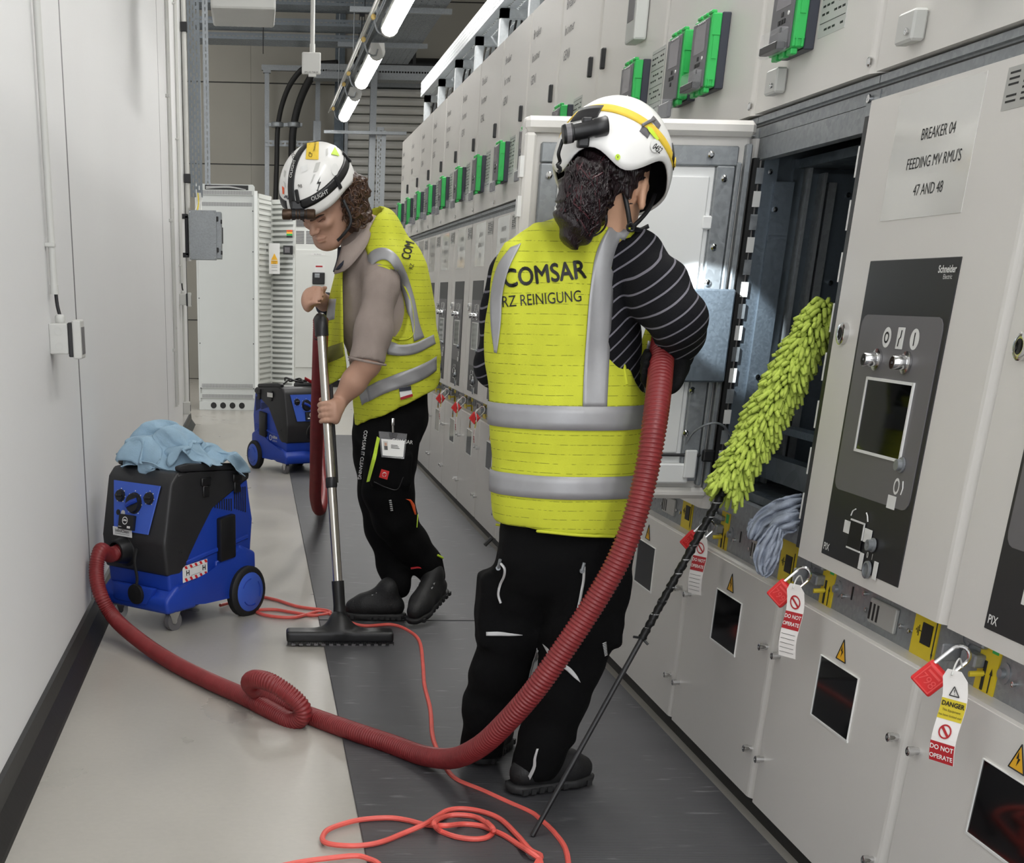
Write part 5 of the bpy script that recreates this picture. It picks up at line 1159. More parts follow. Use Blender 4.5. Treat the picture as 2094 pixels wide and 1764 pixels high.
# bits lying on the far vacuum
p = MB(); p.tube(spline([W2(.06, .09, .61), W2(.0, .02, .63), W2(-.06, -.04, .62), W2(-.02, -.09, .64), W2(.06, -.07, .62), W2(.08, .0, .63), W2(.02, .05, .65), W2(-.08, .0, .625)], 60), .006, 6); tag(obj('coiled_lead', p, M_BLACK, None, smooth=True), 'black lead coiled on top of the far vacuum cleaner', 'cable')
p = MB(); q = W2(.10, -.1, .62); p.grid([[(q[0] + a * .05, q[1] + b * .05, .575 + .05 * (1 - a) * .5 + .012 * math.sin(b * 5)) for b in np.linspace(-1, 1, 5)] for a in np.linspace(-.6, .6, 5)]); tag(obj('red_cloth', p, M_TAGR, None, smooth=True, solid=.004), 'small red cloth on top of the far vacuum cleaner', 'cloth')

# corrugated hoses ----------------------------------------------------------------
def hose(name, lab, P, r, n=14, pitch=.0088, amp=.0019):
    C = spline(P, 900); L = np.sum(np.linalg.norm(np.diff(C, axis=0), axis=1)); m = int(L / pitch) * 4; C = spline(P, m)
    k = np.arange(m) % 4; R = r + np.where(k == 0, amp, np.where(k == 2, -amp, 0))
    p = MB(); p.tube(C, R, n); return tag(obj(name, p, M_HOSE, None, smooth='all', fix=False), lab, 'hose', 'vacuum hoses')
G = lambda u, v, z=.029: tuple(atz(u, v, z))
inl = np.array(W1(.29, -.05, .292)); fwd = np.array([math.cos(V1H), math.sin(V1H), 0])
HP = [tuple(inl - fwd * .02), tuple(inl + fwd * .035 + [0, 0, -.008]), tuple(at(206, 1126, 4.86)), tuple(at(197, 1165, 4.82)), tuple(at(206, 1216, 4.78)), tuple(at(238, 1268, 4.74)), G(300, 1320, .04), G(360, 1358), G(430, 1393), G(500, 1424), tuple(at(560, 1456, 3.80)), tuple(at(594, 1474, 3.735)),
      tuple(at(616, 1466, 3.70)), tuple(at(617, 1446, 3.69)), tuple(at(592, 1420, 3.70)), tuple(at(555, 1396, 3.72)), tuple(at(523, 1388, 3.77)), tuple(at(511, 1397, 3.84)), tuple(at(530, 1416, 3.88)), tuple(at(575, 1438, 3.86)),
      tuple(at(630, 1462, 3.77)), G(720, 1494), G(800, 1521), G(865, 1544, .036), tuple(at(925, 1550, 3.22)), tuple(at(978, 1528, 3.10)), tuple(at(1030, 1482, 3.02)), tuple(at(1092, 1412, 2.97)), tuple(at(1152, 1328, 2.95)), tuple(at(1210, 1240, 2.94)), tuple(at(1262, 1150, 2.93)), tuple(at(1296, 1065, 2.93)), tuple(at(1322, 965, 2.94)), tuple(at(1338, 870, 2.96)), tuple(at(1348, 790, 3.01)), tuple(at(1353, 730, 3.08)), tuple(at(1358, 690, 3.14)), tuple(at(1364, 655, 3.22)), tuple(at(1376, 640, 3.30))]
hose('suction_hose', 'red ribbed hose looping over the floor up to the person in front', HP, .0262)
wand_top = np.array(at(656, 640, 4.97))
inl2 = np.array(W2(.28, -.05, .292))
HP2 = [tuple(at(656, 655, 5.0)), tuple(at(655, 700, 5.06)), tuple(at(652, 780, 5.3)), tuple(at(648, 880, 5.65)), tuple(at(646, 970, 6.05)), tuple(at(645, 1015, 6.4)), tuple(at(650, 1040, 6.8)), tuple(at(657, 1040, 7.3)), tuple(at(661, 1022, 7.9)), tuple(at(662, 1000, 8.3)), tuple(at(658, 960, 8.9)), tuple(inl2 + [.03, -.12, -.03]), tuple(inl2)]
hose('suction_hose', 'red ribbed hose hanging beside the wand of the bending man', HP2, .0258)

# vacuum wand with floor head -----------------------------------------------------
t = thing('floor_wand', 'steel vacuum tube with a wide black floor head held by the bending man', 'vacuum wand', (.31, 4.72, 0))
A0 = np.array((.305, 4.775, .13)); A1 = np.array(at(657, 668, 4.98)); d = A1 - A0; ln = np.linalg.norm(d); d /= ln
p = MB(); p.tube([A0 + d * .0, A0 + d * (ln * .56)], .0172, 16); obj('lower_tube', p, M_TUBE, t, smooth=True)
p = MB(); p.tube([A0 + d * (ln * .54), A1], .0160, 16); obj('upper_tube', p, M_TUBE, t, smooth=True)
p = MB(); p.lathe([(.0185, -.018), (.0205, -.012), (.0205, .012), (.0185, .018)], A0 + d * (ln * .45), d, 16); obj('tube_clamp', p, M_BLACK, t, smooth=True)
p = MB(); p.tube([A0 + d * (ln * .45) + [.02, .004, 0], A0 + d * (ln * .80) + [.022, .004, 0]], .0055, 8); obj('slide_rod', p, M_BLACK, t, smooth=True)
p = MB(); p.tube(spline([A1 - d * .03, A1 + d * .01, A1 + d * .03 + [0, .03, -.01], A1 + [0, .05, -.04]], 14), .024, 12); obj('bend_handle', p, M_BLACK, t, smooth=True)
p = MB(); p.tube([A0 - d * .02, A0 + d * .085], [.0215, .0225], 16); p.tube(spline([A0 + d * .0, A0 - d * .04, A0 - d * .075 + [-.004, -.008, 0], (.292, 4.735, .045)], 12), [.022 + .001 * k for k in range(12)], 14); obj('neck', p, M_BLACK, t, smooth=True)
sh = SDF(.02); zc = .034
sh.b((.305, 4.715, zc), (.193, .040, .020), .008, k=.01); sh.c((.305, 4.74, .06), (.24, 4.72, .042), .034, .016, k=.03); sh.c((.305, 4.74, .06), (.37, 4.72, .042), .034, .016, k=.03); sh.c((.300, 4.76, .085), (.305, 4.72, .05), .026, .034, k=.03)
sh.half((0, 0, .014), (0, 0, -1)); body('floor_head', sh, .006, M_BLACK, t, 1)
p = MB()
for k in range(60):
    x = .116 + k * .0064; p.bb(x, x + .0048, 4.678, 4.688, .007, .018); p.bb(x, x + .0048, 4.742, 4.750, .007, .018)
obj('brush_strips', p, M_BLACKR, t, kind='stuff')
p = MB()
for k in range(14): x = .13 + k * .027; p.bb(x, x + .014, 4.672, 4.676, .006, .012)
obj('brush_lip', p, M_PANELG, t)

# duster leaning in the open cubicle ---------------------------------------------
t = thing('duster', 'lime green microfibre duster on a black stick leaning into the open cubicle', 'duster', (.646, 2.844, .006))
B0 = np.array((.646, 2.844, .008)); B1 = np.array((1.252, 3.100, 1.155)); dd = (B1 - B0); LL = np.linalg.norm(dd); dd /= LL
pt = lambda s: B0 + (B1 - B0) * s
p = MB(); p.tube([pt(0), pt(.40)], .0062, 10); obj('stick', p, M_BLACK, t, smooth=True)
zz = []; rr = []
for k in range(70):
    s_ = .385 + k * (.70 - .385) / 69; zz.append(pt(s_) + np.array([math.sin(k * 1.9), math.cos(k * 1.3), math.sin(k * 2.3)]) * .0008); rr.append(.0092 + .0011 * math.sin(k * 2.1) + .0006 * math.sin(k * .9))
M_WRAP = stripe_mat('wrapped_black_tape', rgb(20, 20, 20), rgb(150, 150, 150), 2, .03, .0022, .35, .9, .2)
p = MB(); p.tube(zz, rr, 10); wp = obj('wrapped_grip', p, M_WRAP, t, smooth=True)
p = MB(); q = pt(.388); p.tube([q, q + np.array([-.022, -.006, .004])], .003, 5); p.tube([q, q + np.array([.012, -.012, -.012])], .003, 5); obj('tape_end', p, M_BLACK, wp)
core0, core1 = pt(.665), pt(1.0)
a = np.cross(dd, [0, 0, 1.]); a /= np.linalg.norm(a); b = np.cross(dd, a)
p = MB(); p.tube([core0, pt(.7), pt(.95), core1], [.012, .018, .018, .010], 10); cr = obj('duster_core', p, M_LIME, t, smooth=True)
rnd = random.Random(11)
p = MB(); nood = []
for k in range(720):
    s_ = (k + .5) / 720; ph = k * 2.39996; q = core0 + (core1 - core0) * s_; rad = a * math.cos(ph) + b * math.sin(ph)
    l = .030 + rnd.random() * .010; l *= (.85 + .15 * math.sin(PI * s_)); tl = -dd * (.35 + rnd.random() * .5) + np.array([0, 0, -.25]) + np.array([rnd.uniform(-.25, .25) for _ in range(3)])
    if s_ < .12: tl = tl * 1.3
    e = q + rad * .014; f_ = e + (rad + tl * .35) * l * .55; g_ = e + (rad * .95 + tl * .9) * l
    g_[0] = min(g_[0], 1.33); nood.append((e, f_, g_))
for e, f_, g_ in nood[:720]: p.tube([e, (e + f_) / 2, f_, (f_ + g_) / 2, g_], [.0042, .0048, .0052, .0052, .0036], 6)
obj('noodle_pile', p, M_LIME, t, smooth='all', kind='stuff', fix=False)

# crumpled cloths -----------------------------------------------------------------
def crumple(seed, nu, nv, fn, amp, sc):
    r = np.random.RandomState(seed); ph = r.rand(14) * 6.28; fr = r.randn(14, 2) * sc; U, V = np.meshgrid(np.linspace(0, 1, nu), np.linspace(0, 1, nv), indexing='ij')
    D = np.zeros((nu, nv, 3))
    for k in range(14):
        w_ = np.sin(U * fr[k, 0] + V * fr[k, 1] + ph[k]); w_ = np.sign(w_) * np.abs(w_) ** .6
        D[..., k % 3] += w_ * amp / (1 + .25 * k) * 1.4
    P = np.zeros((nu, nv, 3))
    for i in range(nu):
        for j in range(nv): P[i, j] = fn(U[i, j], V[i, j])
    return P + D
T1 = .580
def drape(cx, cy, sx, sy, h, zmin, rot):
    c, s = math.cos(rot), math.sin(rot)
    def fn(u, v):
        x, y = (u - .5) * 2, (v - .5) * 2; r = math.sqrt(x * x + y * y)
        z = T1 + h * max(0, 1 - (abs(x) ** 2.2 + abs(y) ** 2.2)) ** .8 - max(0, r - .95) * .05
        return (cx + (x * sx) * c - (y * sy) * s, cy + (x * sx) * s + (y * sy) * c, max(z, zmin))
    return fn
q = np.array(at(350, 915, 5.16))
P = crumple(3, 70, 60, drape(q[0] - .02, q[1] + .02, .15, .14, .115, .575, .5), .016, 9); p = MB(); p.grid(P); tag(obj('cleaning_cloth', p, M_CLOTH, None, smooth='all', solid=.003), 'large crumpled light blue cloth heaped on the near vacuum cleaner', 'cloth', 'light blue cleaning cloths')
q = np.array(at(440, 945, 5.2))
def tail(u, v):
    x = q[0] - .09 + u * .20; y = q[1] - .03 + (v - .5) * .20 + .05 * u; z = .612 - .030 * u - max(0, u - .72) * .20
    return (x, y, z + .03 * math.cos((v - .5) * 3) * (1 - u * .5))
P = crumple(8, 60, 44, tail, .010, 8); p = MB(); p.grid(P); tag(obj('cleaning_cloth', p, M_CLOTH, None, smooth='all', solid=.003), 'light blue cloth with its end hanging over the right edge of the near vacuum', 'cloth', 'light blue cleaning cloths')
q = np.array(at(268, 925, 5.10))
P = crumple(5, 36, 36, drape(q[0] + .03, q[1] + .04, .075, .08, .085, .565, 0), .010, 7); p = MB(); p.grid(P); tag(obj('cleaning_cloth', p, M_CLOTH, None, smooth='all', solid=.003), 'small light blue cloth at the left end of the heap on the near vacuum', 'cloth', 'light blue cleaning cloths')
q = np.array(at(385, 925, 5.05))
P = crumple(14, 44, 40, lambda u, v: (q[0] - .07 + u * .16, q[1] - .02 + v * .12, .585 + .085 * math.sin(PI * min(1, u * 1.1)) ** .8 * math.sin(PI * (.15 + .75 * v))), .013, 9); p = MB(); p.grid(P); tag(obj('cleaning_cloth', p, M_CLOTH, None, smooth='all', solid=.003), 'light blue cloth folded in the middle front of the heap on the near vacuum', 'cloth', 'light blue cleaning cloths')
# grey cloth hanging from the sill of the open cubicle: pleated folds of one sheet
t = thing('cleaning_cloth', 'grey blue cloth hanging out over the sill of the open cubicle', 'cloth', at(1590, 1090, 3.02))
def pleat(nm, L, W_, waves, amp, ph, n=46, mm=26):
    C = spline([list(at(u, v, Y)) + [w_] for (u, v, Y), w_ in zip(L, W_)], n); X = C[:, :3]; T = np.gradient(X, axis=0); T /= np.linalg.norm(T, axis=1, keepdims=True)
    view = X - CAM; view /= np.linalg.norm(view, axis=1, keepdims=True); Sd = np.cross(T, view); Sd /= np.linalg.norm(Sd, axis=1, keepdims=True); Nn = np.cross(Sd, T)
    P = []
    for i in range(n):
        row = []
        for s_ in np.linspace(-1, 1, mm):
            h = amp * math.sin(waves * PI * s_ + ph + .05 * i) * (1 - .35 * abs(s_)) + .3 * C[i, 3] * s_ * s_ + .003 * math.sin(i * .5 + 9 * s_)
            row.append(X[i] + Sd[i] * (C[i, 3] * (s_ + .06 * math.sin(7 * s_ + i * .2))) + Nn[i] * h)
        P.append(row)
    p = MB(); p.grid(P); return obj(nm, p, M_CLOTH2, t, smooth='all', solid=.0035, fix=False)
pleat('fold', [(1642, 1024, 3.02), (1615, 1034, 3.01), (1588, 1048, 3.03), (1562, 1066, 3.05), (1546, 1090, 3.05), (1540, 1104, 3.05)], [.016, .024, .026, .024, .020, .012], 2.7, .0075, .4)
pleat('fold', [(1640, 1058, 2.985), (1618, 1066, 2.98), (1598, 1076, 2.99), (1580, 1092, 3.0), (1566, 1106, 3.02)], [.020, .024, .022, .018, .012], 2.4, .009, 1.6)
pleat('fold', [(1586, 1078, 2.995), (1572, 1104, 2.985), (1561, 1134, 2.98), (1559, 1160, 2.98), (1563, 1174, 2.98)], [.010, .018, .020, .015, .007], 2.6, .008, 0)
pleat('fold', [(1593, 1084, 2.985), (1588, 1112, 2.975), (1580, 1142, 2.97), (1569, 1168, 2.975), (1563, 1175, 2.98)], [.008, .012, .013, .011, .006], 2.2, .007, 2.2)
pleat('fold', [(1545, 1062, 3.07), (1541, 1078, 3.065), (1545, 1094, 3.06)], [.012, .014, .010], 1.0, .004, 0)

# orange extension cable ----------------------------------------------------------
gz = .0075
g2 = lambda u, v, z=gz: tuple(atz(u, v, z))
zz = lambda u, v: (1225, )
s3 = lambda u, v, z=.012: tuple(atz(580 + u / 3.272, 1300 + v / 3.272, z))
CP = [W1(-.22, .02, .012), g2(520, 1221), g2(560, 1225), g2(610, 1240), g2(668, 1248), g2(672, 1254), g2(640, 1258), g2(600, 1252), g2(560, 1246), g2(524, 1248), g2(545, 1258), g2(600, 1262), g2(655, 1250), g2(690, 1262, .010), g2(740, 1279, .010), g2(800, 1277, .010), g2(836, 1290), g2(858, 1312), g2(865, 1360), g2(868, 1400), g2(880, 1450), g2(884, 1500), g2(893, 1530), g2(912, 1570), g2(935, 1594), g2(985, 1615), g2(1040, 1640), g2(1085, 1660), g2(1104, 1674), g2(1135, 1704), g2(1158, 1740), g2(1160, 1790), g2(1130, 1815), g2(1100, 1790),
      s3(1690, 1530), s3(1720, 1470), s3(1650, 1430), s3(1560, 1330), s3(1450, 1225), s3(1330, 1175), s3(1200, 1155), s3(1100, 1165), s3(1030, 1205), s3(950, 1255, .024), s3(800, 1320), s3(650, 1378), s3(500, 1402), s3(340, 1396), s3(262, 1368), s3(285, 1305), s3(380, 1262), s3(520, 1228), s3(700, 1216), s3(830, 1232), s3(950, 1262), s3(1080, 1268, .024), s3(1200, 1258), s3(1320, 1270), s3(1400, 1300), s3(1480, 1335), s3(1570, 1395), s3(1640, 1440, .024), s3(1715, 1500), s3(1700, 1570), s3(1550, 1600), s3(1300, 1500, .03), s3(1395, 1320, .028), s3(1385, 1270, .02), s3(1290, 1212), s3(1170, 1196), s3(1080, 1208), s3(1015, 1240, .036), s3(1010, 1268, .036), s3(1050, 1305), s3(1150, 1342), s3(1260, 1358), s3(1350, 1350), s3(1398, 1318)]
p = MB(); p.tube(spline(CP[:-13], 700), .0066, 8); t = tag(obj('extension_cable', p, M_CORD, None, smooth=True), 'long orange red cable running over floor and mat, coiled in the foreground', 'cable')
p = MB(); p.tube(spline(CP[-11:] + [s3(1402, 1290, .03), s3(1360, 1245, .026)], 120), .0066, 8); obj('cable_loop', p, M_CORD, t, smooth=True)
p = MB(); p.tube(spline([s3(-120, 1560), s3(110, 1512), s3(300, 1486), s3(480, 1470), s3(570, 1490), s3(640, 1530), s3(700, 1640)], 80), .0066, 8); tag(obj('extension_cable', p, M_CORD, None, smooth=True), 'short stretch of orange red cable cut by the bottom edge of the frame', 'cable')
# ================================================================ THE TWO PEOPLE
def rdir(u, v):
    d = AX @ np.array([u - PPX, v - PPY, FPX]); return d / np.linalg.norm(d)
def on_body(sdf, UV, lift, start):
    UV = np.asarray(UV, float); sh = UV.shape[:-1]; q = UV.reshape(-1, 2)
    D = np.array([rdir(u, v) for u, v in q]); O = CAM + D * start
    return march(sdf, O, D, lift).reshape(sh + (3,))
def decal(nm, sdf, left, right, m, par, n=14, k=6, lift=.003, start=2.2, solid=.0015, **kw):
    """strip of cloth between two edge lines of points, laid on the body"""
    a = spline(np.array(left, float), n); b = spline(np.array(right, float), n)
    UV = np.array([[a[i] + (b[i] - a[i]) * t for t in np.linspace(0, 1, k)] for i in range(n)])
    p = MB(); p.grid(on_body(sdf, UV, lift, start)); return obj(nm, p, m, par, smooth='all', solid=solid, fix=False, **kw)
def line_decal(nm, sdf, pts, r, m, par, start=2.2, lift=.001, n=24):
    P = on_body(sdf, spline(np.array(pts, float), n), lift, start); p = MB(); p.tube(P, r, 5); return obj(nm, p, m, par, smooth=True)
def print_on(nm, sdf, text, size, org, ang, m, par, start=2.2, lift=.004, asp=1.0, skew=0.0, fat=0, **kw):
    V, F = text2d(text, size, **kw); nV = len(V)
    if fat: V = np.vstack([V + [dx, dy] for dx, dy in ((-fat, 0), (fat, 0), (0, fat), (0, -fat))]); F = [tuple(i + k * nV for i in q) for k in range(4) for q in F]
    c, s = math.cos(math.radians(ang)), math.sin(math.radians(ang))
    UV = [(org[0] + x * asp * c + (y + x * skew) * s, org[1] + x * asp * s - (y + x * skew) * c) for x, y in V]
    p = MB(); p.add(on_body(sdf, UV, lift, start), F); return obj(nm, p, m, par, fix=False)
def poly_on(nm, sdf, pts, m, par, start=2.2, lift=.004):
    bm = bmesh.new(); bm.faces.new([bm.verts.new((x, y, 0)) for x, y in pts]); bmesh.ops.triangulate(bm, faces=bm.faces[:])
    for _ in range(3): bmesh.ops.subdivide_edges(bm, edges=[x for x in bm.edges if x.calc_length() > 5], cuts=1, use_grid_fill=True); bmesh.ops.triangulate(bm, faces=[x for x in bm.faces if len(x.verts) > 3])
    bm.verts.index_update(); UV = [(v.co.x, v.co.y) for v in bm.verts]; F = [[v.index for v in x.verts] for x in bm.faces]; bm.free()
    p = MB(); p.add(on_body(sdf, UV, lift, start), F); return obj(nm, p, m, par)
def torso_band(nm, sdf, cx, cy, z0, z1, m, par, lift=.003, n=64, rx=.5, tilt=(0, 0)):
    A = []; D = []
    for z in np.linspace(z0, z1, 4):
        ra = []; rd = []
        for a in np.linspace(0, 2 * PI, n + 1):
            x, y = cx + rx * math.cos(a), cy + rx * math.sin(a); ra.append((x, y, z + tilt[0] * (math.cos(a) * .15) + tilt[1] * math.sin(a) * .15)); rd.append((-math.cos(a), -math.sin(a), 0))
        A.append(ra); D.append(rd)
    p = MB(); p.grid(march(sdf, np.array(A).reshape(-1, 3), np.array(D).reshape(-1, 3), lift).reshape(4, n + 1, 3)); return obj(nm, p, m, par, smooth='all', solid=.0012, fix=False)
def folds(amp, seeds, zf=1.0):
    r = np.random.RandomState(seeds); K = r.randn(6, 3) * [26, 26, 14 * zf]; ph = r.rand(6) * 6.28
    def f(X):
        s = 0
        for k in range(6): s = s + np.sin(X @ K[k] + ph[k]) ** 3
        return amp * s / 2.2
    return f
def frame(f, roll=0.0):
    f = np.array(f, float); f /= np.linalg.norm(f); u = np.array([0, 0, 1.]) - f * f[2]; u /= np.linalg.norm(u); r = np.cross(f, u)
    if roll: c, s = math.cos(roll), math.sin(roll); u, r = u * c + r * s, r * c - u * s
    return f, u, r
def grip(sd, G, ax, palm, rt, fl=1.0, k=.006, rot=1.0):
    """four curled fingers and a thumb closed round a rod at G with axis ax; palm = direction from the rod to the palm"""
    ax = np.array(ax, float) / np.linalg.norm(ax); pm = np.array(palm, float); pm -= ax * (pm @ ax); pm /= np.linalg.norm(pm); sd_ = np.cross(ax, pm) * rot
    R = rt + .0085
    for i in range(4):
        o = G + ax * ((1.5 - i) * .0185); r0 = [.0088, .0092, .0088, .0078][i] * fl; sp = [2.9, 3.1, 2.95, 2.6][i]; P = []
        for t in np.linspace(.15, 1, 6): a = t * sp; P.append(o + (pm * math.cos(a) + sd_ * math.sin(a)) * (R + (.004 if t < .4 else 0)))
        sd.chain(P, np.linspace(r0 * 1.05, r0 * .82, 6), k=k)
    o = G + ax * .036; P = [o + pm * (R + .006) - ax * .01, o + (pm * .6 - sd_ * .8) * (R + .004) + ax * .004, o + (-pm * .25 - sd_) * R + ax * .012, o + (-pm * .8 - sd_ * .5) * (R) + ax * .012]
    sd.chain(P, [.0125, .0112, .0100, .0085], k=k)
    c = G + pm * (R + .008); q = np.array([ax, sd_, pm]).T
    sd.e(c + sd_ * .006, (.042, .030, .019), q, k=.012)
    return c
def helmet(par, hc, f, u, r, rad, rim, m=M_HELM):
    """open shell; rim(azimuth) gives how far down the edge comes (azimuth 0 = front, 90 = the wearer's right)"""
    na, npol = 64, 18; P = []
    for i in range(npol):
        row = []
        for j in range(na + 1):
            a = 2 * PI * j / na; t = (i / (npol - 1)) * rim(a); e = 1.0 + .035 * max(0, math.cos(a)) * max(0, t - 1.2)
            row.append(hc + f * (rad[0] * math.sin(t) * math.cos(a) * e) + r * (rad[1] * math.sin(t) * math.sin(a)) + u * (rad[2] * math.cos(t)))
        P.append(row)
    p = MB(); p.grid(P); o = obj('helmet_shell', p, m, par, smooth='all', fix=True); sd = o.modifiers.new('shell', 'SOLIDIFY'); sd.thickness = .005; sd.offset = 1
    q = MB(); q.grid([[hc + (np.array(x) - hc) * (.955 if k < npol - 1 else .985) for x in row] for k, row in enumerate(P)]); obj('helmet_lining', q, M_BLACK, par, smooth='all')
    s = SDF(.01); s.e(hc, (rad[0] + .001, rad[1] + .001, rad[2] + .001), np.array([f, r, u]).T); return o, s
def hpt(hc, f, u, r, rad, az, pol, k=1.0): return hc + f * (rad[0] * k * math.sin(pol) * math.cos(az)) + r * (rad[1] * k * math.sin(pol) * math.sin(az)) + u * (rad[2] * k * math.cos(pol))
def band_on_helmet(nm, hc, f, u, r, rad, path, w, m, par, k=1.035):
    """strap along (azimuth, polar) points"""
    C = spline(np.array(path, float), 40); P = []
    for i in range(40):
        d = C[min(i + 1, 39)] - C[max(i - 1, 0)]; d = d / (np.linalg.norm(d * [math.sin(C[i][1]), 1]) + 1e-9); nrm = np.array([-d[1] / max(math.sin(C[i][1]), .3), d[0] * math.sin(C[i][1])])
        P.append([hpt(hc, f, u, r, rad, *(C[i] + nrm * t * w / .115), k) for t in (-.5, -.17, .17, .5)])
    p = MB(); p.grid(P); return obj(nm, p, m, par, smooth='all', solid=.002)
def shoe(nm, par, heel, toe, lift_heel=0.0, m=M_SHOE, eyelets=False, low=False):
    heel = np.array(heel, float); toe = np.array(toe, float); d = toe - heel; L = np.linalg.norm(d); d = d / L; up = np.array([0, 0, 1.]); sdv = np.cross(d, up); sdv /= np.linalg.norm(sdv); up = np.cross(sdv, d)
    W = lambda a, b, c: heel + d * a * L + sdv * b + up * c; Q = np.array([d, sdv, up]).T
    s = SDF(.025)
    s.chain([W(.12, 0, .045), W(.40, 0, .045), W(.70, 0, .042), W(.87, 0, .038)], [.036, .038, .041, .033]); s.c(W(.22, 0, .06), W(.25, 0, .075 if low else .115), .036, .036 if low else .042); s.c(W(.30, 0, .072 if low else .10), W(.66, 0, .056), .034, .035)
    s.half(W(0, 0, .012), -up); o = body(nm, s, .0065, m, par, 2)
    q = SDF(.012); q.chain([W(.10, 0, .012), W(.45, 0, .010), W(.72, 0, .012), W(.90, 0, .016)], [.040, .036, .044, .034], k=.02); q.half(W(0, 0, .022), up); q.half(W(0, 0, .0), -up); so = body('sole', q, .0055, M_SOLE, o, 1)
    p = MB()
    for k in range(9):
        for e in (-1, 1): p.box(W(.05 + k * .105, e * .037, .008), (.014, .012, .014), Matrix(Q.tolist()))
    obj('tread_lugs', p, M_SOLE, so, kind='stuff')
    p = MB()
    for k in range(6):
        for e in (-1, 1): a = W(.30 + k * .075, e * .026, .117 - k * .0085); p.box(a, (.012, .010, .006), Matrix(Q.tolist()))
    if eyelets: obj('eyelets', p, M_REFLW, o)
    p = MB()
    for k in range(6): p.tube([W(.30 + k * .075, -.026, .120 - k * .0085), W(.335 + k * .075, 0, .123 - k * .009), W(.37 + k * .07, .026, .116 - k * .0085)], .0026, 5)
    obj('laces', p, M_BLACKR, o, smooth=True); return o, s

# ---------------------------------------------------------------- the person in front, seen from behind
A = at
t = thing('person', 'person seen from behind in a yellow vest, with a dark bun under a white helmet', 'person', (.72, 3.25, 0)); PW = t
f, u, r = frame((.46, .80, -.36))
hc = np.array(A(1252, 345, 3.19)); RAD = (.140, .122, .128)
# bare body, one surface
sb = SDF(.03)
sb.e(hc - u * .01 + f * .005, (.098, .078, .105), np.array([f, r, u]).T); sb.e(hc + f * .055 - u * .075, (.05, .052, .07), np.array([f, r, u]).T); sb.c(hc + f * .09 - u * .055, hc + f * .112 - u * .075, .012, .014, k=.015); sb.e(hc + f * .09 - u * .135, (.024, .028, .02), np.array([f, r, u]).T, k=.02)
nk = np.array(A(1236, 470, 3.19)); sb.c(hc - u * .06 - f * .02, nk, .052, .056)
ear = hc + r * .083 - u * .056 - f * .010
sb.e(ear, (.020, .009, .034), np.array([f, r, u]).T, k=.008); sb.e(ear + r * .006 + f * .003, (.009, .006, .018), np.array([f, r, u]).T, k=.004, sub=True); sb.c(ear - u * .022, ear - u * .032 + f * .003, .007, .007, k=.008)
for ex in (-1, 1): sb.e(hc + f * .088 + r * .03 * ex - u * .03, (.012, .014, .01), np.array([f, r, u]).T, k=.006)
sb.chain([A(1150, 560, 3.22), A(1150, 700, 3.22), A(1160, 850, 3.22), A(1160, 1060, 3.22)], [.11, .12, .12, .125], sy=.75); sb.c(nk, A(1160, 560, 3.22), .055, .09)
sh_r, el_r, wr_r = A(1306, 548, 3.18), A(1390, 652, 3.03), A(1388, 728, 3.17); sh_l, el_l, wr_l = A(1048, 560, 3.24), A(1014, 748, 3.27), A(1085, 770, 3.45)
sb.chain([sh_r, el_r, wr_r], [.045, .036, .026]); sb.chain([sh_l, el_l, wr_l], [.045, .036, .026])
LL_ = [A(1098, 1110, 3.24), A(1047, 1300, 3.27), A(1005, 1430, 3.33), A(990, 1535, 3.40)]; LR_ = [A(1212, 1110, 3.2), A(1184, 1290, 3.17), A(1137, 1450, 3.18), A(1096, 1590, 3.185)]
sb.chain(LL_, [.075, .05, .045, .032]); sb.chain(LR_, [.075, .05, .045, .032])
body('body', sb, .0075, M_SKIN2, t, 2)
# gloves on the hands
gl = SDF(.012); hx = np.array(A(1368, 716, 3.085)); axv = np.array(A(1353, 730, 3.08)) - np.array(A(1348, 790, 3.01)); G0 = np.array(A(1352, 748, 3.06))
grip(gl, G0, axv, (.8, .6, .05), .0275, 1.15); gl.chain([wr_r, G0 + np.array([.045, .035, .0])], [.034, .026], k=.03); body('glove', gl, .005, M_GLOVE, t, 1)
gl = SDF(.012); grip(gl, np.array(wr_l) + [.05, .05, .0], (0.3, .2, 1), (-.8, -.5, 0), .018, 1.1); gl.c(wr_l, np.array(wr_l) + [.02, .02, 0], .03, .026, k=.03); body('glove', gl, .006, M_GLOVE, t, 1)
# black striped top
ss = SDF(.03); TC = [A(1164, 600, 3.2), A(1180, 700, 3.2), A(1178, 830, 3.2), A(1165, 1000, 3.2)]
ss.chain(TC, [.122, .136, .150, .150], sy=.74); ss.c(A(1225, 500, 3.2), A(1290, 530, 3.18), .05, .06); ss.c(A(1215, 510, 3.2), A(1066, 565, 3.22), .042, .05)
ss.chain([sh_r, A(1350, 600, 3.09), el_r, A(1392, 690, 3.09), wr_r], [.064, .062, .052, .047, .033]); ss.chain([sh_l, A(1030, 650, 3.26), el_l, wr_l], [.056, .05, .043, .033])
ss.disp = folds(.0022, 4, 2.2); body('knit_top', ss, .0075, M_KNIT, t, 2)
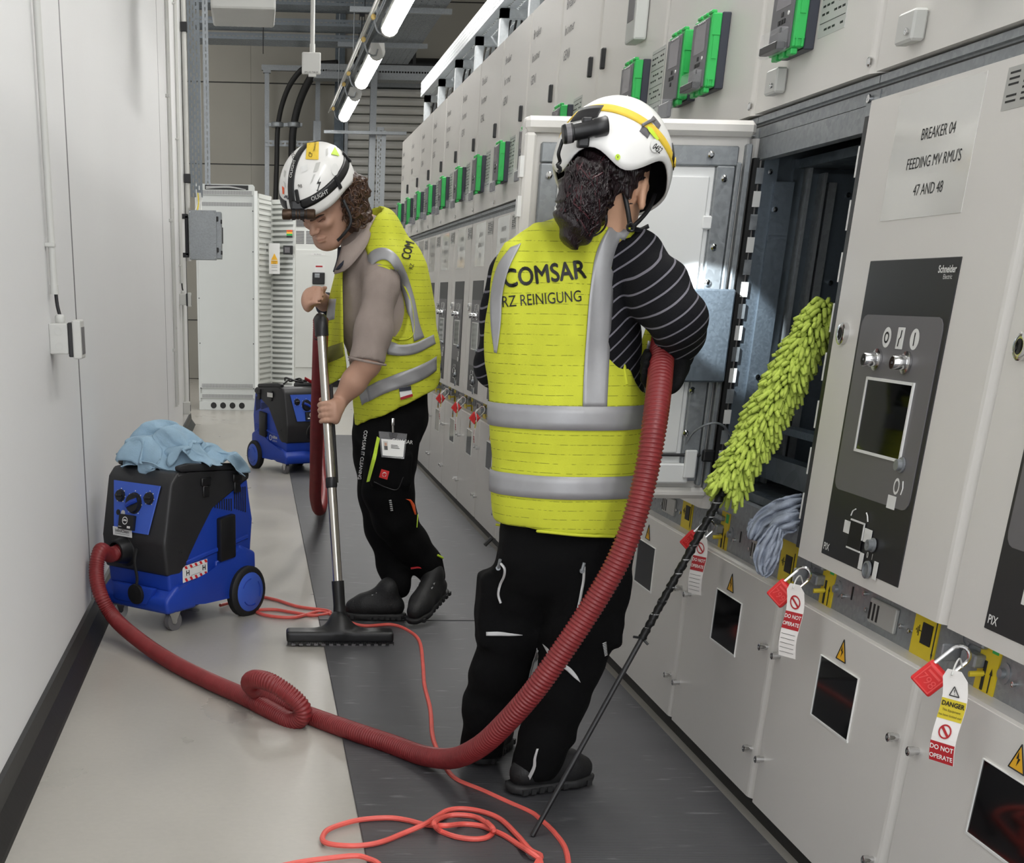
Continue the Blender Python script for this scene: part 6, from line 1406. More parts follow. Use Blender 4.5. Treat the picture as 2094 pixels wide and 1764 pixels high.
# trousers
sp_ = SDF(.03); sp_.chain([A(1160, 1040, 3.21), A(1160, 1120, 3.21)], [.158, .15], sy=.72)
sp_.chain([LL_[0], A(1070, 1200, 3.25), A(1045, 1290, 3.27), A(1022, 1370, 3.29), A(998, 1450, 3.32), A(985, 1530, 3.36)], [.095, .082, .071, .068, .062, .058]); sp_.chain([LR_[0], A(1200, 1200, 3.18), A(1186, 1290, 3.165), A(1168, 1360, 3.17), A(1138, 1440, 3.175), A(1110, 1510, 3.17), A(1096, 1560, 3.165), A(1084, 1598, 3.16)], [.105, .092, .078, .068, .073, .064, .055, .046])
sp_.b(A(1248, 1225, 3.17), (.035, .05, .075), .02, k=.02); sp_.b(A(1000, 1225, 3.26), (.03, .05, .07), .02, k=.02); sp_.b(A(1240, 1290, 3.16), (.03, .05, .03), .012, k=.012); sp_.b(A(1000, 1293, 3.26), (.03, .05, .03), .012, k=.012)
sp_.e(A(1195, 1125, 3.15), (.085, .04, .09), k=.05); sp_.e(A(1105, 1125, 3.17), (.085, .04, .09), k=.05); sp_.e(A(1165, 1500, 3.15), (.02, .03, .03), k=.02)
sp_.disp = folds(.0045, 9, 1.6); sp_.half((0, 0, .035), (0, 0, -1)); tr = body('trousers', sp_, .0085, M_PANTS, t, 2)
decal('reflective_piping', sp_, [(994, 1291), (1020, 1291), (1045, 1294), (1068, 1297)], [(994, 1299), (1020, 1299), (1045, 1299), (1068, 1298)], M_REFLW, tr, start=2.4)
decal('reflective_piping', sp_, [(1098, 1322), (1090, 1345), (1082, 1372), (1078, 1392)], [(1103, 1330), (1097, 1350), (1088, 1374), (1084, 1386)], M_REFLW, tr, start=2.4)
decal('reflective_piping', sp_, [(1112, 1316), (1118, 1328), (1123, 1337)], [(1112, 1316), (1123, 1326), (1127, 1335)], M_REFLW, tr, start=2.4)
decal('reflective_piping', sp_, [(1150, 1354), (1166, 1364), (1178, 1378), (1186, 1393)], [(1148, 1362), (1160, 1371), (1172, 1383), (1186, 1394)], M_REFLW, tr, start=2.4)
decal('reflective_piping', sp_, [(1098, 1530), (1092, 1550), (1090, 1565), (1082, 1582), (1073, 1600)], [(1102, 1530), (1097, 1550), (1096, 1567), (1088, 1586), (1078, 1602)], M_REFLW, tr, start=2.4)
for P in ([(1026, 1152), (1033, 1162), (1032, 1178), (1024, 1196), (1020, 1215), (1025, 1232)], [(1194, 1158), (1193, 1185), (1188, 1215), (1182, 1245)]):
    z = line_decal('zip', sp_, P, .0034, M_REFLW, tr, 2.4, .002)
    q = np.array(on_body(sp_, [[(P[0][0], P[0][1] - 8)], [(P[0][0] - 4, P[0][1] + 8)]], .004, 2.4)).reshape(-1, 3); p = MB(); p.tube([q[0], q[1]], .004, 6); p.lathe([(.006, -.002), (.006, .002)], q[1], (0, -1, 0), 10); obj('zip_pull', p, M_GALV, z)
p = MB(); q = on_body(sp_, [[(1006, 1100)], [(1000, 1112)]], .006, 2.4).reshape(-1, 3); p.tube([q[0], q[1] + [-.012, -.004, -.004]], .006, 6); obj('pull_tab', p, M_BLACK, tr)
for k in range(9): decal('reflective_dash', sp_, [(1231 + k * .5, 1314 + k * 3.1), (1238 + k * .3, 1311 + k * 3.1)], [(1231 + k * .5, 1315.6 + k * 3.1), (1238 + k * .3, 1312.6 + k * 3.1)], M_REFLW, tr, 3, 2, start=2.4)
shoe('shoe', t, (.652, 3.135, .012), (.866, 3.225, .012), low=True); shoe('shoe', t, (.60, 3.36, .012), (.70, 3.56, .012), low=True)
# vest
sv = SDF(.03)
sv.chain([A(1134, 600, 3.2), A(1132, 650, 3.2), A(1134, 720, 3.2), A(1160, 840, 3.2), A(1163, 1000, 3.2), A(1162, 1120, 3.2)], [.134, .149, .150, .172, .173, .168], sy=.76)
sv.c(A(1218, 497, 3.19), A(1066, 555, 3.2), .048, .054, k=.05); pass; sv.c(A(1215, 490, 3.19), A(1296, 512, 3.18), .052, .042, k=.05); sv.c(A(1222, 500, 3.2), A(1150, 560, 3.2), .07, .11, k=.05)
sv.c(A(1318, 548, 3.14), A(1345, 650, 3.1), .072, .07, k=.01, sub=True); sv.e(A(1330, 690, 3.16), (.062, .12, .115), k=.01, sub=True); sv.e(A(950, 640, 3.2), (.05, .1, .14), k=.01, sub=True)
h0, h1 = np.array(A(1012, 1076, 3.08)), np.array(A(1255, 1102, 3.08)); dv = h1 - h0; sv.half(h0, np.cross(dv, [0, 1, 0]) * (1 if np.cross(dv, [0, 1, 0])[2] < 0 else -1))
_vf = folds(.0034, 21, .5)
def vest_folds(X):
    a = X[:, 0] - .66; return _vf(X) + .005 * np.sin(X[:, 0] * 95 + X[:, 2] * 12) * np.clip((X[:, 2] - .95) * 4, 0, 1) * (X[:, 1] < 3.2)
sv.disp = vest_folds; vest = body('hi_vis_vest', sv, .0075, M_VEST, t, 2)
for v0, v1 in ((830, 878), (974, 1019)): torso_band('reflective_band', sv, .735, 3.2, A(1150, v1 + 1, 3.07)[2], A(1150, v0, 3.07)[2], M_REFL, vest, .0035)
decal('reflective_brace', sv, [(1243, 466), (1226, 500), (1213, 540), (1204, 600), (1198, 680), (1193, 760), (1191, 831)], [(1290, 472), (1272, 500), (1260, 540), (1252, 600), (1246, 680), (1243, 760), (1240, 831)], M_REFL, vest, 40, 8, .0035, 2.2)
decal('reflective_brace', sv, [(1045, 508), (1020, 545), (1007, 600), (1006, 660), (1013, 720)], [(1066, 500), (1044, 545), (1030, 600), (1026, 660), (1018, 722)], M_REFL, vest, 30, 6, .0035, 2.2)
q1, q2 = spline([A(1324, 664, 3.24), A(1308, 712, 3.22), A(1292, 768, 3.2), A(1282, 812, 3.2)], 16), spline([A(1336, 664, 3.25), A(1333, 720, 3.24), A(1328, 780, 3.23), A(1322, 840, 3.21)], 16)
p = MB(); p.grid([[q1[i] + (q2[i] - q1[i]) * k for k in np.linspace(0, 1, 5)] for i in range(16)]); vf = obj('vest_front_edge', p, M_VEST, vest, smooth='all', solid=.004)
p = MB(); p.grid([[q1[i] + (q2[i] - q1[i]) * k + np.array([0, -.004, 0]) for k in np.linspace(.5, .95, 4)] for i in range(3, 16)]); obj('reflective_edge', p, M_REFL, vest, smooth='all', solid=.002)
print_on('printed_name', sv, 'COMSAR', 52, (1113, 562), -7, M_PRINTK, vest, 2.2, .0016, .80, fat=1.3, res=4); print_on('printed_line', sv, 'RZ REINIGUNG', 33, (1108, 612), -4.5, M_PRINTK, vest, 2.2, .0016, .72, res=4)
P = on_body(sv, spline(np.array([(1014, 1075), (1060, 1083), (1120, 1090), (1190, 1097), (1255, 1099)], float), 40) - [0, 3], .0015, 2.2); p = MB(); p.tube(P, .0035, 6); obj('hem', p, M_VEST, vest, smooth=True)
line_decal('armhole_binding', sv, [(1318, 484), (1290, 505), (1274, 545), (1266, 600), (1268, 660), (1272, 720), (1282, 786)], .0035, M_VEST, vest, 2.2, .001, 40)
# hair: cap, bun, strands
hs = SDF(.02); hs.e(hc - u * .022 - f * .014, (.106, .085, .103), np.array([f, r, u]).T); hs.e(hc - f * .03 - u * .085 - r * .008, (.07, .066, .05), np.array([f, r, u]).T, k=.03)
hs.e(A(1193, 418, 3.06), (.046, .05, .055), k=.03); hs.e(A(1176, 440, 3.05), (.042, .045, .04), k=.025); hs.e(A(1182, 470, 3.055), (.032, .035, .035), k=.02); hs.e(A(1195, 380, 3.07), (.05, .05, .05), k=.03)
cutp = hc + f * .035; hs.half(cutp, f * .9 + r * .35 - u * .1); hs.e(ear + f * .012 - u * .028 + r * .012, (.052, .045, .072), np.array([f, r, u]).T, k=.004, sub=True); hs.e(np.array(A(1262, 440, 3.11)), (.026, .06, .045), k=.01, sub=True)
hs.disp = lambda X: .004 * np.sin(X[:, 0] * 150 + 60 * np.sin(X[:, 2] * 22)) * np.sin(X[:, 2] * 60 + X[:, 0] * 30) + .0025 * np.sin(X[:, 2] * 190 + X[:, 0] * 120)
hair = body('hair', hs, .005, M_HAIR2, t, 1)
rnd = random.Random(5); p = MB(); p2 = MB()
for k in range(170):
    a0 = (1160 + rnd.random() * 95, 318 + rnd.random() * 60); a3 = (1145 + rnd.random() * 75, 430 + rnd.random() * 55); mx = ((a0[0] + a3[0]) / 2 + rnd.uniform(-30, 28), (a0[1] + a3[1]) / 2 + rnd.uniform(-5, 20)); UV = spline(np.array([a0, mx, a3]), 12)
    P = on_body(hs, UV, .0012, 2.3); ok = np.linalg.norm(P - hc, axis=1) < .24
    if ok.all(): (p2 if k % 7 == 0 else p).tube(P, .0016, 4)
obj('hair_strands', p, M_HAIR2, hair, smooth=True, kind='stuff')
M_HAIRR = mat('auburn_strand', rgb(66, 30, 36), .4, 0, .2, 60); obj('lighter_strands', p2, M_HAIRR, hair, smooth=True, kind='stuff')
p = MB()
for P in ([(1205, 455, 3.05), (1196, 478, 3.045), (1178, 497, 3.05), (1170, 508, 3.06)], [(1170, 455, 3.03), (1163, 480, 3.035), (1172, 505, 3.05)], [(1238, 425, 3.08), (1240, 455, 3.075), (1228, 475, 3.06), (1200, 488, 3.05), (1185, 494, 3.05)], [(1184, 470, 3.03), (1190, 490, 3.03), (1176, 500, 3.04)]): p.tube(spline([A(*q) for q in P], 20), [.003 * (1 - .6 * k / 19) for k in range(20)], 5)
obj('loose_strands', p, M_HAIR2, hair, smooth=True)
# helmet with torch and straps
def rimw(a):
    d = math.degrees(a) % 360; b = 1.80
    b -= .10 * math.exp(-((d - 180) / 28) ** 2); b -= .18 * math.exp(-((d - 105) / 20) ** 2); b -= .18 * math.exp(-((d - 255) / 20) ** 2); b += .24 * math.exp(-((d - 150) / 25) ** 2) + .20 * math.exp(-((d - 222) / 20) ** 2) + .08 * math.exp(-(min(d, 360 - d) / 40) ** 2); return b
hh = thing('safety_helmet', 'white safety helmet with a yellow strap and black torch on the front person', 'helmet', hc)
hm, hsd = helmet(hh, hc, f, u, r, RAD, rimw)
band_on_helmet('headlamp_strap', hc, f, u, r, RAD, [(math.radians(x), y) for x, y in ((225, 1.05), (200, 1.08), (180, 1.10), (160, 1.16), (140, 1.24), (120, 1.33), (100, 1.42), (85, 1.46))], .017, M_STRAPY, hh, 1.045)
band_on_helmet('headlamp_strap', hc, f, u, r, RAD, [(math.radians(x), y) for x, y in ((225, 1.05), (250, 1.2), (280, 1.35), (310, 1.45))], .017, M_STRAPY, hh, 1.045)
band_on_helmet('strap_buckle', hc, f, u, r, RAD, [(math.radians(x), y) for x, y in ((92, 1.33), (84, 1.36), (78, 1.40))], .034, M_BLACK, hh, 1.05)
band_on_helmet('buckle_slide', hc, f, u, r, RAD, [(math.radians(x), y) for x, y in ((87, 1.44), (83, 1.46))], .014, M_STRAPY, hh, 1.075)
for (a0, p0, a1, p1) in ((128, 1.08, 118, 1.18), (140, 1.36, 131, 1.42)): band_on_helmet('vent_recess', hc, f, u, r, RAD, [(math.radians(a0), p0), (math.radians((a0 + a1) / 2), (p0 + p1) / 2), (math.radians(a1), p1)], .016, M_PANELG, hh, 1.042)
band_on_helmet('strap_hook', hc, f, u, r, RAD, [(math.radians(x), y) for x, y in ((140, 1.34), (134, 1.24), (126, 1.12))], .005, M_PANELG, hh, 1.07)
a_, b_2 = np.array(A(1151, 275, 3.07)), np.array(A(1243, 256, 3.065)); ad = (b_2 - a_) / np.linalg.norm(b_2 - a_); ln = np.linalg.norm(b_2 - a_)
tor = MB(); tor.lathe([(.017, 0), (.0185, .004), (.0185, .02), (.0155, .022), (.0155, ln - .03), (.0175, ln - .026), (.0185, ln - .004), (.016, ln), (0, ln - .004)], a_, ad, 22); tor = obj('torch', tor, M_BLACK, hh, smooth=True)
p = MB(); p.lathe([(.0187, .006), (.0187, .016)], a_, ad, 22); obj('torch_ring', p, M_PANELG, tor)
q = (a_ + b_2) / 2; p = MB(); p.rbox(tuple(q + u * .016), (.02, .016, .016), .003); p.rbox(tuple(q - np.array([0, -.012, .016])), (.024, .02, .03), .004); obj('torch_clip', p, M_BLACK, tor)
band_on_helmet('torch_mount', hc, f, u, r, RAD, [(math.radians(x), y) for x, y in ((215, 1.12), (200, 1.16), (182, 1.2))], .030, M_BLACK, hh, 1.055)
p = MB(); p.tube(spline([A(1151, 285, 3.1), A(1146, 300, 3.1), A(1142, 315, 3.1), A(1145, 330, 3.11), A(1140, 338, 3.1), A(1147, 346, 3.1), A(1141, 352, 3.1)], 24), .004, 6); obj('coiled_cord', p, M_BLACK, hh, smooth=True)
print_on('printed_number', hsd, '0452', 17, (1338, 306), 38, M_PRINTK, hm, 2.3, .0085, .55, fat=.3)
poly_on('yellow_sticker', hsd, [(1318, 262), (1328, 266), (1342, 287), (1338, 290), (1322, 272)], M_NEON, hm, 2.3, .0075)
n = 14; poly_on('round_sticker', hsd, [(1262 + 5 * math.cos(a), 322 + 6 * math.sin(a)) for a in np.linspace(0, 2 * PI, n, endpoint=False)], M_NEON, hm, 2.3, .0085)
print_on('sticker_mark', hsd, 'V', 8, (1262, 322), 0, M_PRINTK, hm, 2.3, .0095, .8)
poly_on('round_sticker', hsd, [(1334 + 9 * math.cos(a), 300 + 13 * math.sin(a)) for a in np.linspace(0, 2 * PI, n, endpoint=False)], M_PRINTW, hm, 2.3, .0075)
# chin straps
jaw = np.array(A(1300, 458, 3.16)); e0 = ear + r * .012
def strap(P, w, nm='chin_strap'):
    C = spline(np.array(P), 24); T = np.gradient(C, axis=0); T /= np.linalg.norm(T, axis=1, keepdims=True); V = np.cross(T, C - CAM); V /= np.linalg.norm(V, axis=1, keepdims=True)
    p = MB(); p.grid([[C[i] + V[i] * w * k for k in (-.5, 0, .5)] for i in range(24)]); return obj(nm, p, M_BLACK, hh, smooth='all', solid=.002)
strap([A(1268, 352, 3.10), A(1276, 390, 3.095), A(1284, 430, 3.095), A(1289, 464, 3.10)], .010); strap([A(1340, 395, 3.19), A(1328, 425, 3.15), A(1310, 448, 3.12), A(1291, 466, 3.10)], .009); strap([A(1291, 466, 3.10), A(1308, 470, 3.14), A(1326, 462, 3.2)], .009)
p = MB(); p.tube(spline([A(1282, 462, 3.09), A(1290, 456, 3.09), A(1297, 464, 3.09), A(1294, 472, 3.09), A(1284, 470, 3.09), A(1282, 462, 3.09)], 20), .0026, 5); obj('strap_ring', p, M_BLACK, hh, smooth=True)
#p = MB(); cg = hc + r * .070 - u * .03 - f * .02; p.add([tuple(cg + f * (.05 * math.cos(a)) * (1) + u * (.035 * math.sin(a)) + r * .012) for a in np.linspace(0, 2 * PI, 16, endpoint=False)], [tuple(range(16))]); obj('helmet_lining', p, M_BLACK, hh, solid=.004)
# beam on the open door, from an unseen front lamp added to the helmet
ld_ = bpy.data.lights.new('headlamp_beam', 'SPOT'); lo = bpy.data.objects.new('headlamp_beam', ld_); COL.objects.link(lo); ld_.energy = 40; ld_.spot_size = math.radians(27); ld_.spot_blend = .35; ld_.shadow_soft_size = .008; ld_.color = (.86, .95, 1.0)
src = b_2 + ad * .012; tgt = np.array((1.16, 3.58, 1.12)); src = np.array(hc + f * .16 + u * .015)
dr = Vector(tgt - src); lo.location = src; lo.rotation_euler = dr.to_track_quat('-Z', 'Y').to_euler()
p = MB(); p.lathe([(.014, -.03), (.016, -.02), (.016, .0), (.013, .004), (.013, -.002), (0, -.002)], src - np.array(dr.normalized()) * .012, np.array(dr.normalized()), 16); obj('added_front_lamp', p, M_BLACK, hh, smooth=True)
lo.parent = hh; lo.matrix_parent_inverse = MWS[hh.name].inverted()

# ---------------------------------------------------------------- the bending man
t = thing('person', 'man in a yellow vest bending over a vacuum wand, facing left', 'person', (.55, 5.15, 0))
f, u, r = frame((-.55, -.62, -.54)); B = np.array([f, r, u]).T
hc = np.array(A(668, 412, 5.10)); HL = lambda a, b, c: hc + f * a + r * b + u * c
sb = SDF(.02)
sb.e(HL(-.008, 0, .015), (.098, .078, .10), B, k=.03); sb.e(HL(.030, 0, -.055), (.062, .062, .072), B, k=.035); sb.e(HL(.062, 0, -.112), (.028, .032, .024), B, k=.03)       # skull, jaw, chin
sb.c(HL(.088, 0, .0), HL(.096, 0, .012), .022, .03, k=.03); sb.c(HL(.094, 0, -.008), HL(.1155, 0, -.042), .0085, .0115, k=.010); sb.e(HL(.105, .0105, -.046), (.010, .008, .0075), B, k=.005); sb.e(HL(.105, -.0105, -.046), (.010, .008, .0075), B, k=.005)
for e in (-1, 1):
    sb.c(HL(.088, .012 * e, .006), HL(.078, .042 * e, .008), .009, .008, k=.012); sb.e(HL(.075, .036 * e, -.030), (.020, .022, .016), B, k=.02); sb.c(HL(.02, .058 * e, -.055), HL(.058, .035 * e, -.105), .018, .018, k=.03)
    sb.e(HL(.088, .031 * e, -.011), (.014, .017, .008), B, k=.008, sub=True); sb.e(HL(.080, .031 * e, -.012), (.0115, .0135, .0105), B, k=.003); sb.c(HL(.0895, .022 * e, -.0155), HL(.0885, .040 * e, -.016), .003, .003, k=.003)
    sb.e(HL(-.012, .078 * e, -.025), (.020, .009, .031), B, k=.006)
sb.c(HL(.0915, -.021, -.0745), HL(.0985, 0, -.0725), .0042, .0058, k=.005); sb.c(HL(.0985, 0, -.0725), HL(.0915, .021, -.0745), .0058, .0042, k=.005); sb.c(HL(.0905, -.016, -.084), HL(.0965, 0, -.0845), .0052, .0066, k=.005); sb.c(HL(.0965, 0, -.0845), HL(.0905, .016, -.084), .0066, .0052, k=.005); sb.c(HL(.094, -.014, -.0785), HL(.094, .014, -.0785), .0015, .0015, k=.002)
nk = np.array(A(742, 470, 5.16)); sb.c(HL(-.035, 0, -.07), nk, .052, .060, k=.04); shead = sb; sb = SDF(.02)
SPN = [A(765, 500, 5.17), A(785, 580, 5.17), A(795, 680, 5.18), A(800, 800, 5.18)]; sb.chain(SPN, [.085, .10, .10, .085], k=.05)
shn, eln, wrn = np.array(A(778, 588, 5.01)), np.array(A(752, 742, 4.93)), np.array(A(690, 826, 4.955)); shf, elf, wrf = np.array(A(740, 560, 5.36)), np.array(A(690, 640, 5.44)), np.array(A(652, 610, 5.22))
sb.c(HL(-.035, 0, -.07), nk, .045, .052); sarm = SDF(.02); sarm.chain([shn, eln], [.052, .042], k=.03); sarm.chain([eln, (eln * .55 + wrn * .45), wrn], [.043, .040, .0265], k=.03); sb.chain([shf, elf, wrf], [.05, .04, .027], k=.03)
tu = lambda s: A0 + d_w * (ln_w * s)
A0w = np.array((.305, 4.775, .13)); A1w = np.array(A(657, 668, 4.98)); d_w = A1w - A0w; ln_w = np.linalg.norm(d_w); d_w /= ln_w; A0 = A0w
G1 = A0w + d_w * ((A(670, 845, 4.9)[2] - A0w[2]) / d_w[2])
c1 = grip(sarm, G1, d_w, (.93, -.25, .1), .0165, 1.12, k=.003, rot=-1.0); sarm.chain([wrn, wrn * .45 + c1 * .55 + np.array([0, -.004, .004]), c1], [.0265, .025, .018], k=.015)
G2 = np.array(A(648, 612, 5.06)); c2 = grip(sb, G2, (.1, .5, .8), (-.5, .6, .3), .017, .92); sb.c(wrf, c2, .024, .020, k=.02)
LN_ = [A(800, 830, 5.12), A(790, 1010, 5.08), A(872, 1150, 5.13), A(888, 1190, 5.15)]; LF_ = [A(775, 830, 5.24), A(768, 1010, 5.20), A(805, 1150, 5.2), A(815, 1200, 5.2)]
sb.chain(LN_, [.066, .05, .036, .030], k=.03); sb.chain(LF_, [.066, .05, .036, .030], k=.03)
body('body', [(sb, .0075), (shead, .0036), (sarm, .0036)], 0, M_SKIN, t, 1); sb = shead
# lips, brows, stubble shade
p = MB()
for e in (-1, 1): P = [HL(.0925, e * (.013 + .034 * x), .003 - .006 * x * x + .005 * x) for x in np.linspace(0, 1, 7)]; p.tube(march(sb, np.array(P) + f * .04, -f, .0006, .1), [.0026, .0038, .0042, .004, .0034, .0026, .0012], 6)
obj('eyebrows', p, M_HAIR, t, smooth=True)
p = MB()
for e in (-1, 1): P = march(sb, np.array([HL(.13, e * x, -.0165) for x in np.linspace(.024, .041, 5)]), -f, .0002, .1); p.tube(P, [.0006, .001, .0012, .001, .0006], 4)
obj('eyelashes', p, M_HAIR, t, smooth=True)
p = MB(); P = march(sb, np.array([HL(.14, x, -.0785 + .0008 * math.cos(x * 160)) for x in np.linspace(-.021, .021, 9)]), -f, .0002, .1); p.tube(P, [.0004, .0009, .0012, .0013, .0014, .0013, .0012, .0009, .0004], 5); obj('lips', p, M_LIP, t, smooth=True)
# shirt and sleeves
ss = SDF(.03); ss.chain([A(748, 492, 5.17), A(768, 560, 5.17), A(778, 650, 5.17), A(792, 760, 5.18), A(796, 845, 5.18)], [.085, .130, .140, .122, .118], k=.05); ss.half(np.array(A(760, 852, 5.06)), (0, 0, -1)); ss.c(A(765, 525, 5.16), A(778, 570, 5.02), .06, .066); ss.c(A(745, 525, 5.18), A(742, 560, 5.34), .06, .062)
ss.disp = folds(.003, 31); body('shirt', ss, .0075, M_TSHIRT, t, 2)
sl = SDF(.03); sl.chain([A(782, 562, 5.04), shn + [0, -.012, 0], A(763, 680, 4.955), A(748, 752, 4.925)], [.050, .060, .060, .062]); ax_ = eln - shn; ax_ /= np.linalg.norm(ax_); sl.half(np.array(A(751, 742, 4.93)), ax_ + np.array([.0, 0, -.25])); sl.disp = folds(.0035, 33, 1.5); slv = body('sleeve', sl, .0065, M_TSHIRT, t, 2)
P = [np.array(A(751, 738, 4.93)) + np.cross(ax_, [0, 1, 0]) / np.linalg.norm(np.cross(ax_, [0, 1, 0])) * .0655 * math.cos(a) + np.array([0, 1, 0]) * .062 * math.sin(a) for a in np.linspace(0, 2 * PI, 30)]; p = MB(); p.tube(P, .004, 6); obj('cuff_hem', p, M_TSHIRT, slv, smooth=True)
sl = SDF(.03); sl.chain([A(742, 550, 5.33), shf, (shf + elf) / 2, elf, (elf * .4 + wrf * .6)], [.06, .062, .056, .05, .042]); M_NAVYC = mat('navy_sleeve', rgb(30, 34, 48), .85, 0, .1, 30, .2, 300); body('dark_sleeve', sl, .007, M_NAVYC, t, 2)
p = MB(); C = [A(700, 505, 5.06), A(712, 500, 5.03), A(735, 480, 5.06), A(752, 452, 5.1)]; Dn = [A(684, 560, 5.04), A(712, 548, 5.0), A(748, 505, 5.03), A(764, 462, 5.08)]; p.grid([[np.array(a) + (np.array(b) - np.array(a)) * k for k in (0, .5, 1)] for a, b in zip(spline(C, 12), spline(Dn, 12))]); obj('shirt_collar', p, M_TSHIRT, t, smooth='all', solid=.006)
p = MB(); C = [A(692, 505, 5.10), A(690, 530, 5.08), A(682, 556, 5.06)]; Dn = [A(705, 505, 5.05), A(706, 530, 5.02), A(694, 548, 5.01)]; p.grid([[np.array(a) + (np.array(b) - np.array(a)) * k for k in (0, .5, 1)] for a, b in zip(spline(C, 8), spline(Dn, 8))]); obj('inner_collar', p, M_NAVYC, t, smooth='all', solid=.006)
# trousers
sp_ = SDF(.035); sp_.chain([A(805, 800, 5.19), A(806, 850, 5.19)], [.119, .126], k=.04); sp_.e(A(786, 885, 5.20), (.118, .115, .10), k=.05)
sp_.chain([A(808, 860, 5.14), A(798, 930, 5.09), A(793, 1000, 5.07), A(808, 1060, 5.09), A(840, 1110, 5.12), A(872, 1152, 5.14), A(884, 1180, 5.15)], [.104, .098, .085, .078, .066, .056, .050]); sp_.chain([A(780, 850, 5.24), A(778, 930, 5.22), A(775, 1010, 5.2), A(785, 1080, 5.2), A(804, 1150, 5.18), A(814, 1195, 5.12)], [.105, .092, .074, .068, .060, .056])
sp_.b(A(800, 960, 4.99), (.075, .02, .06), .015, k=.02); sp_.disp = folds(.0045, 41, 1.4); tr = body('trousers', sp_, .0075, M_PANTS, t, 2)
print_on('printed_line', sp_, 'COM.SAR IT CLEANING', 9.5, (743, 930), 97.5, M_PRINTW, tr, 4.2, .004, 1.0, fat=.2)
print_on('printed_name', sp_, 'COM.SAR', 11, (822, 903), 6, M_PRINTW, tr, 4.2, .003, .9)
poly_on('neon_pocket_edge', sp_, [(772, 893), (778, 897), (758, 984), (751, 986)], M_NEON, tr, 4.2, .004)
lg = poly_on('red_patch', sp_, [(780, 958), (796, 963), (792, 980), (775, 975)], M_RED, tr, 4.2, .004)
poly_on('patch_emblem', sp_, [(786 + 4.2 * math.cos(a), 969 + 5 * math.sin(a)) for a in np.linspace(0, 2 * PI, 12, endpoint=False)], M_PRINTW, lg, 4.2, .006)
poly_on('patch_emblem', sp_, [(784, 966), (786, 968), (788, 966), (790, 969), (786, 974), (782, 969)], M_RED, lg, 4.2, .0072)
line_decal('pocket_seam', sp_, [(765, 985), (790, 996), (812, 1000), (825, 975)], .0018, M_PANEL, tr, 4.2, .001)
for k in range(6): decal('reflective_dash', sp_, [(795 + k * .6, 1022 + k * 4), (800 + k * .6, 1021 + k * 4)], [(796 + k * .6, 1024 + k * 4), (801 + k * .6, 1023 + k * 4)], M_REFLW, tr, 3, 2, start=4.2)
decal('orange_zip_flap', sp_, [(828, 1019), (836, 1024), (842, 1040), (846, 1052)], [(838, 1020), (845, 1030), (847, 1042), (849, 1052)], M_ORANGE, tr, 8, 3, .005, 4.2); line_decal('neon_piping', sp_, [(854, 1052), (853, 1064), (852, 1078)], .0022, M_NEON, tr, 4.2, .001); line_decal('neon_piping', sp_, [(894, 1135), (905, 1141)], .004, M_NEON, tr, 4.2, .002)
sh1, s1 = shoe('shoe', t, A(822, 1252, 5.09) * [1, 1, 0] + [0, 0, .012], A(708, 1262, 5.11) * [1, 1, 0] + [0, 0, .012], 0, M_SHOE, True)
hr = np.array(A(905, 1196, 5.20)); tr_ = atz(842, 1277, .016); sh2, s2 = shoe('shoe', t, hr - [0, 0, .03], tr_, 0, M_SHOE, True)
p = MB(); p.tube(spline([A(872, 1165, 5.09), A(858, 1160, 5.08), A(840, 1162, 5.08)], 10), .004, 5); obj('red_sock_edge', p, M_TAGR, t, smooth=True)
p = MB(); p.rbox(tuple(A(798, 1205, 5.08)), (.007, .006, .035), .002); obj('neon_loop', p, M_NEON, sh1)
# badge
b0 = on_body(sp_, [[(803, 870)], [(777, 885)], [(829, 889)], [(826, 937)], [(779, 934)]], .012, 4.2).reshape(-1, 3)
bg = thing('id_badge', 'clear holder with a white identity card clipped to the black trousers', 'badge', b0[0])
p = MB(); p.add([b0[1], b0[2], b0[3], b0[4]], [(0, 1, 2, 3)]); obj('holder', p, M_CLEAR, bg, solid=.003)
mixp = lambda s_, t_: (b0[1] * (1 - s_) + b0[2] * s_) * (1 - t_) + (b0[4] * (1 - s_) + b0[3] * s_) * t_ + np.array([0, -.003, 0])
def card(nm, s0, s1, t0, t1, m, lift=0.0): p = MB(); p.add([mixp(s0, t0) - [0, lift, 0], mixp(s1, t0) - [0, lift, 0], mixp(s1, t1) - [0, lift, 0], mixp(s0, t1) - [0, lift, 0]], [(0, 1, 2, 3)]); return obj(nm, p, m, bg)
card('card', .06, .94, .28, .93, M_PAPER, .0); card('portrait', .13, .30, .36, .70, M_GREYP, .001); card('portrait_body', .15, .28, .55, .70, M_PANEL, .002); card('portrait_head', .17, .26, .42, .54, M_SKIN, .002)
for k, (s0, s1) in enumerate(((.42, .68), (.42, .72), (.42, .76))): card('text_line', s0, s1, .48 + k * .055, .50 + k * .055, M_PANEL, .001)
p = MB(); p.tube([b0[0], (b0[1] + b0[2]) / 2 + [0, -.004, 0]], .004, 6); p.rbox(tuple(b0[0] + np.array([0, -.002, .008])), (.012, .008, .026), .003); obj('clip', p, M_CHROME, bg, smooth=True)
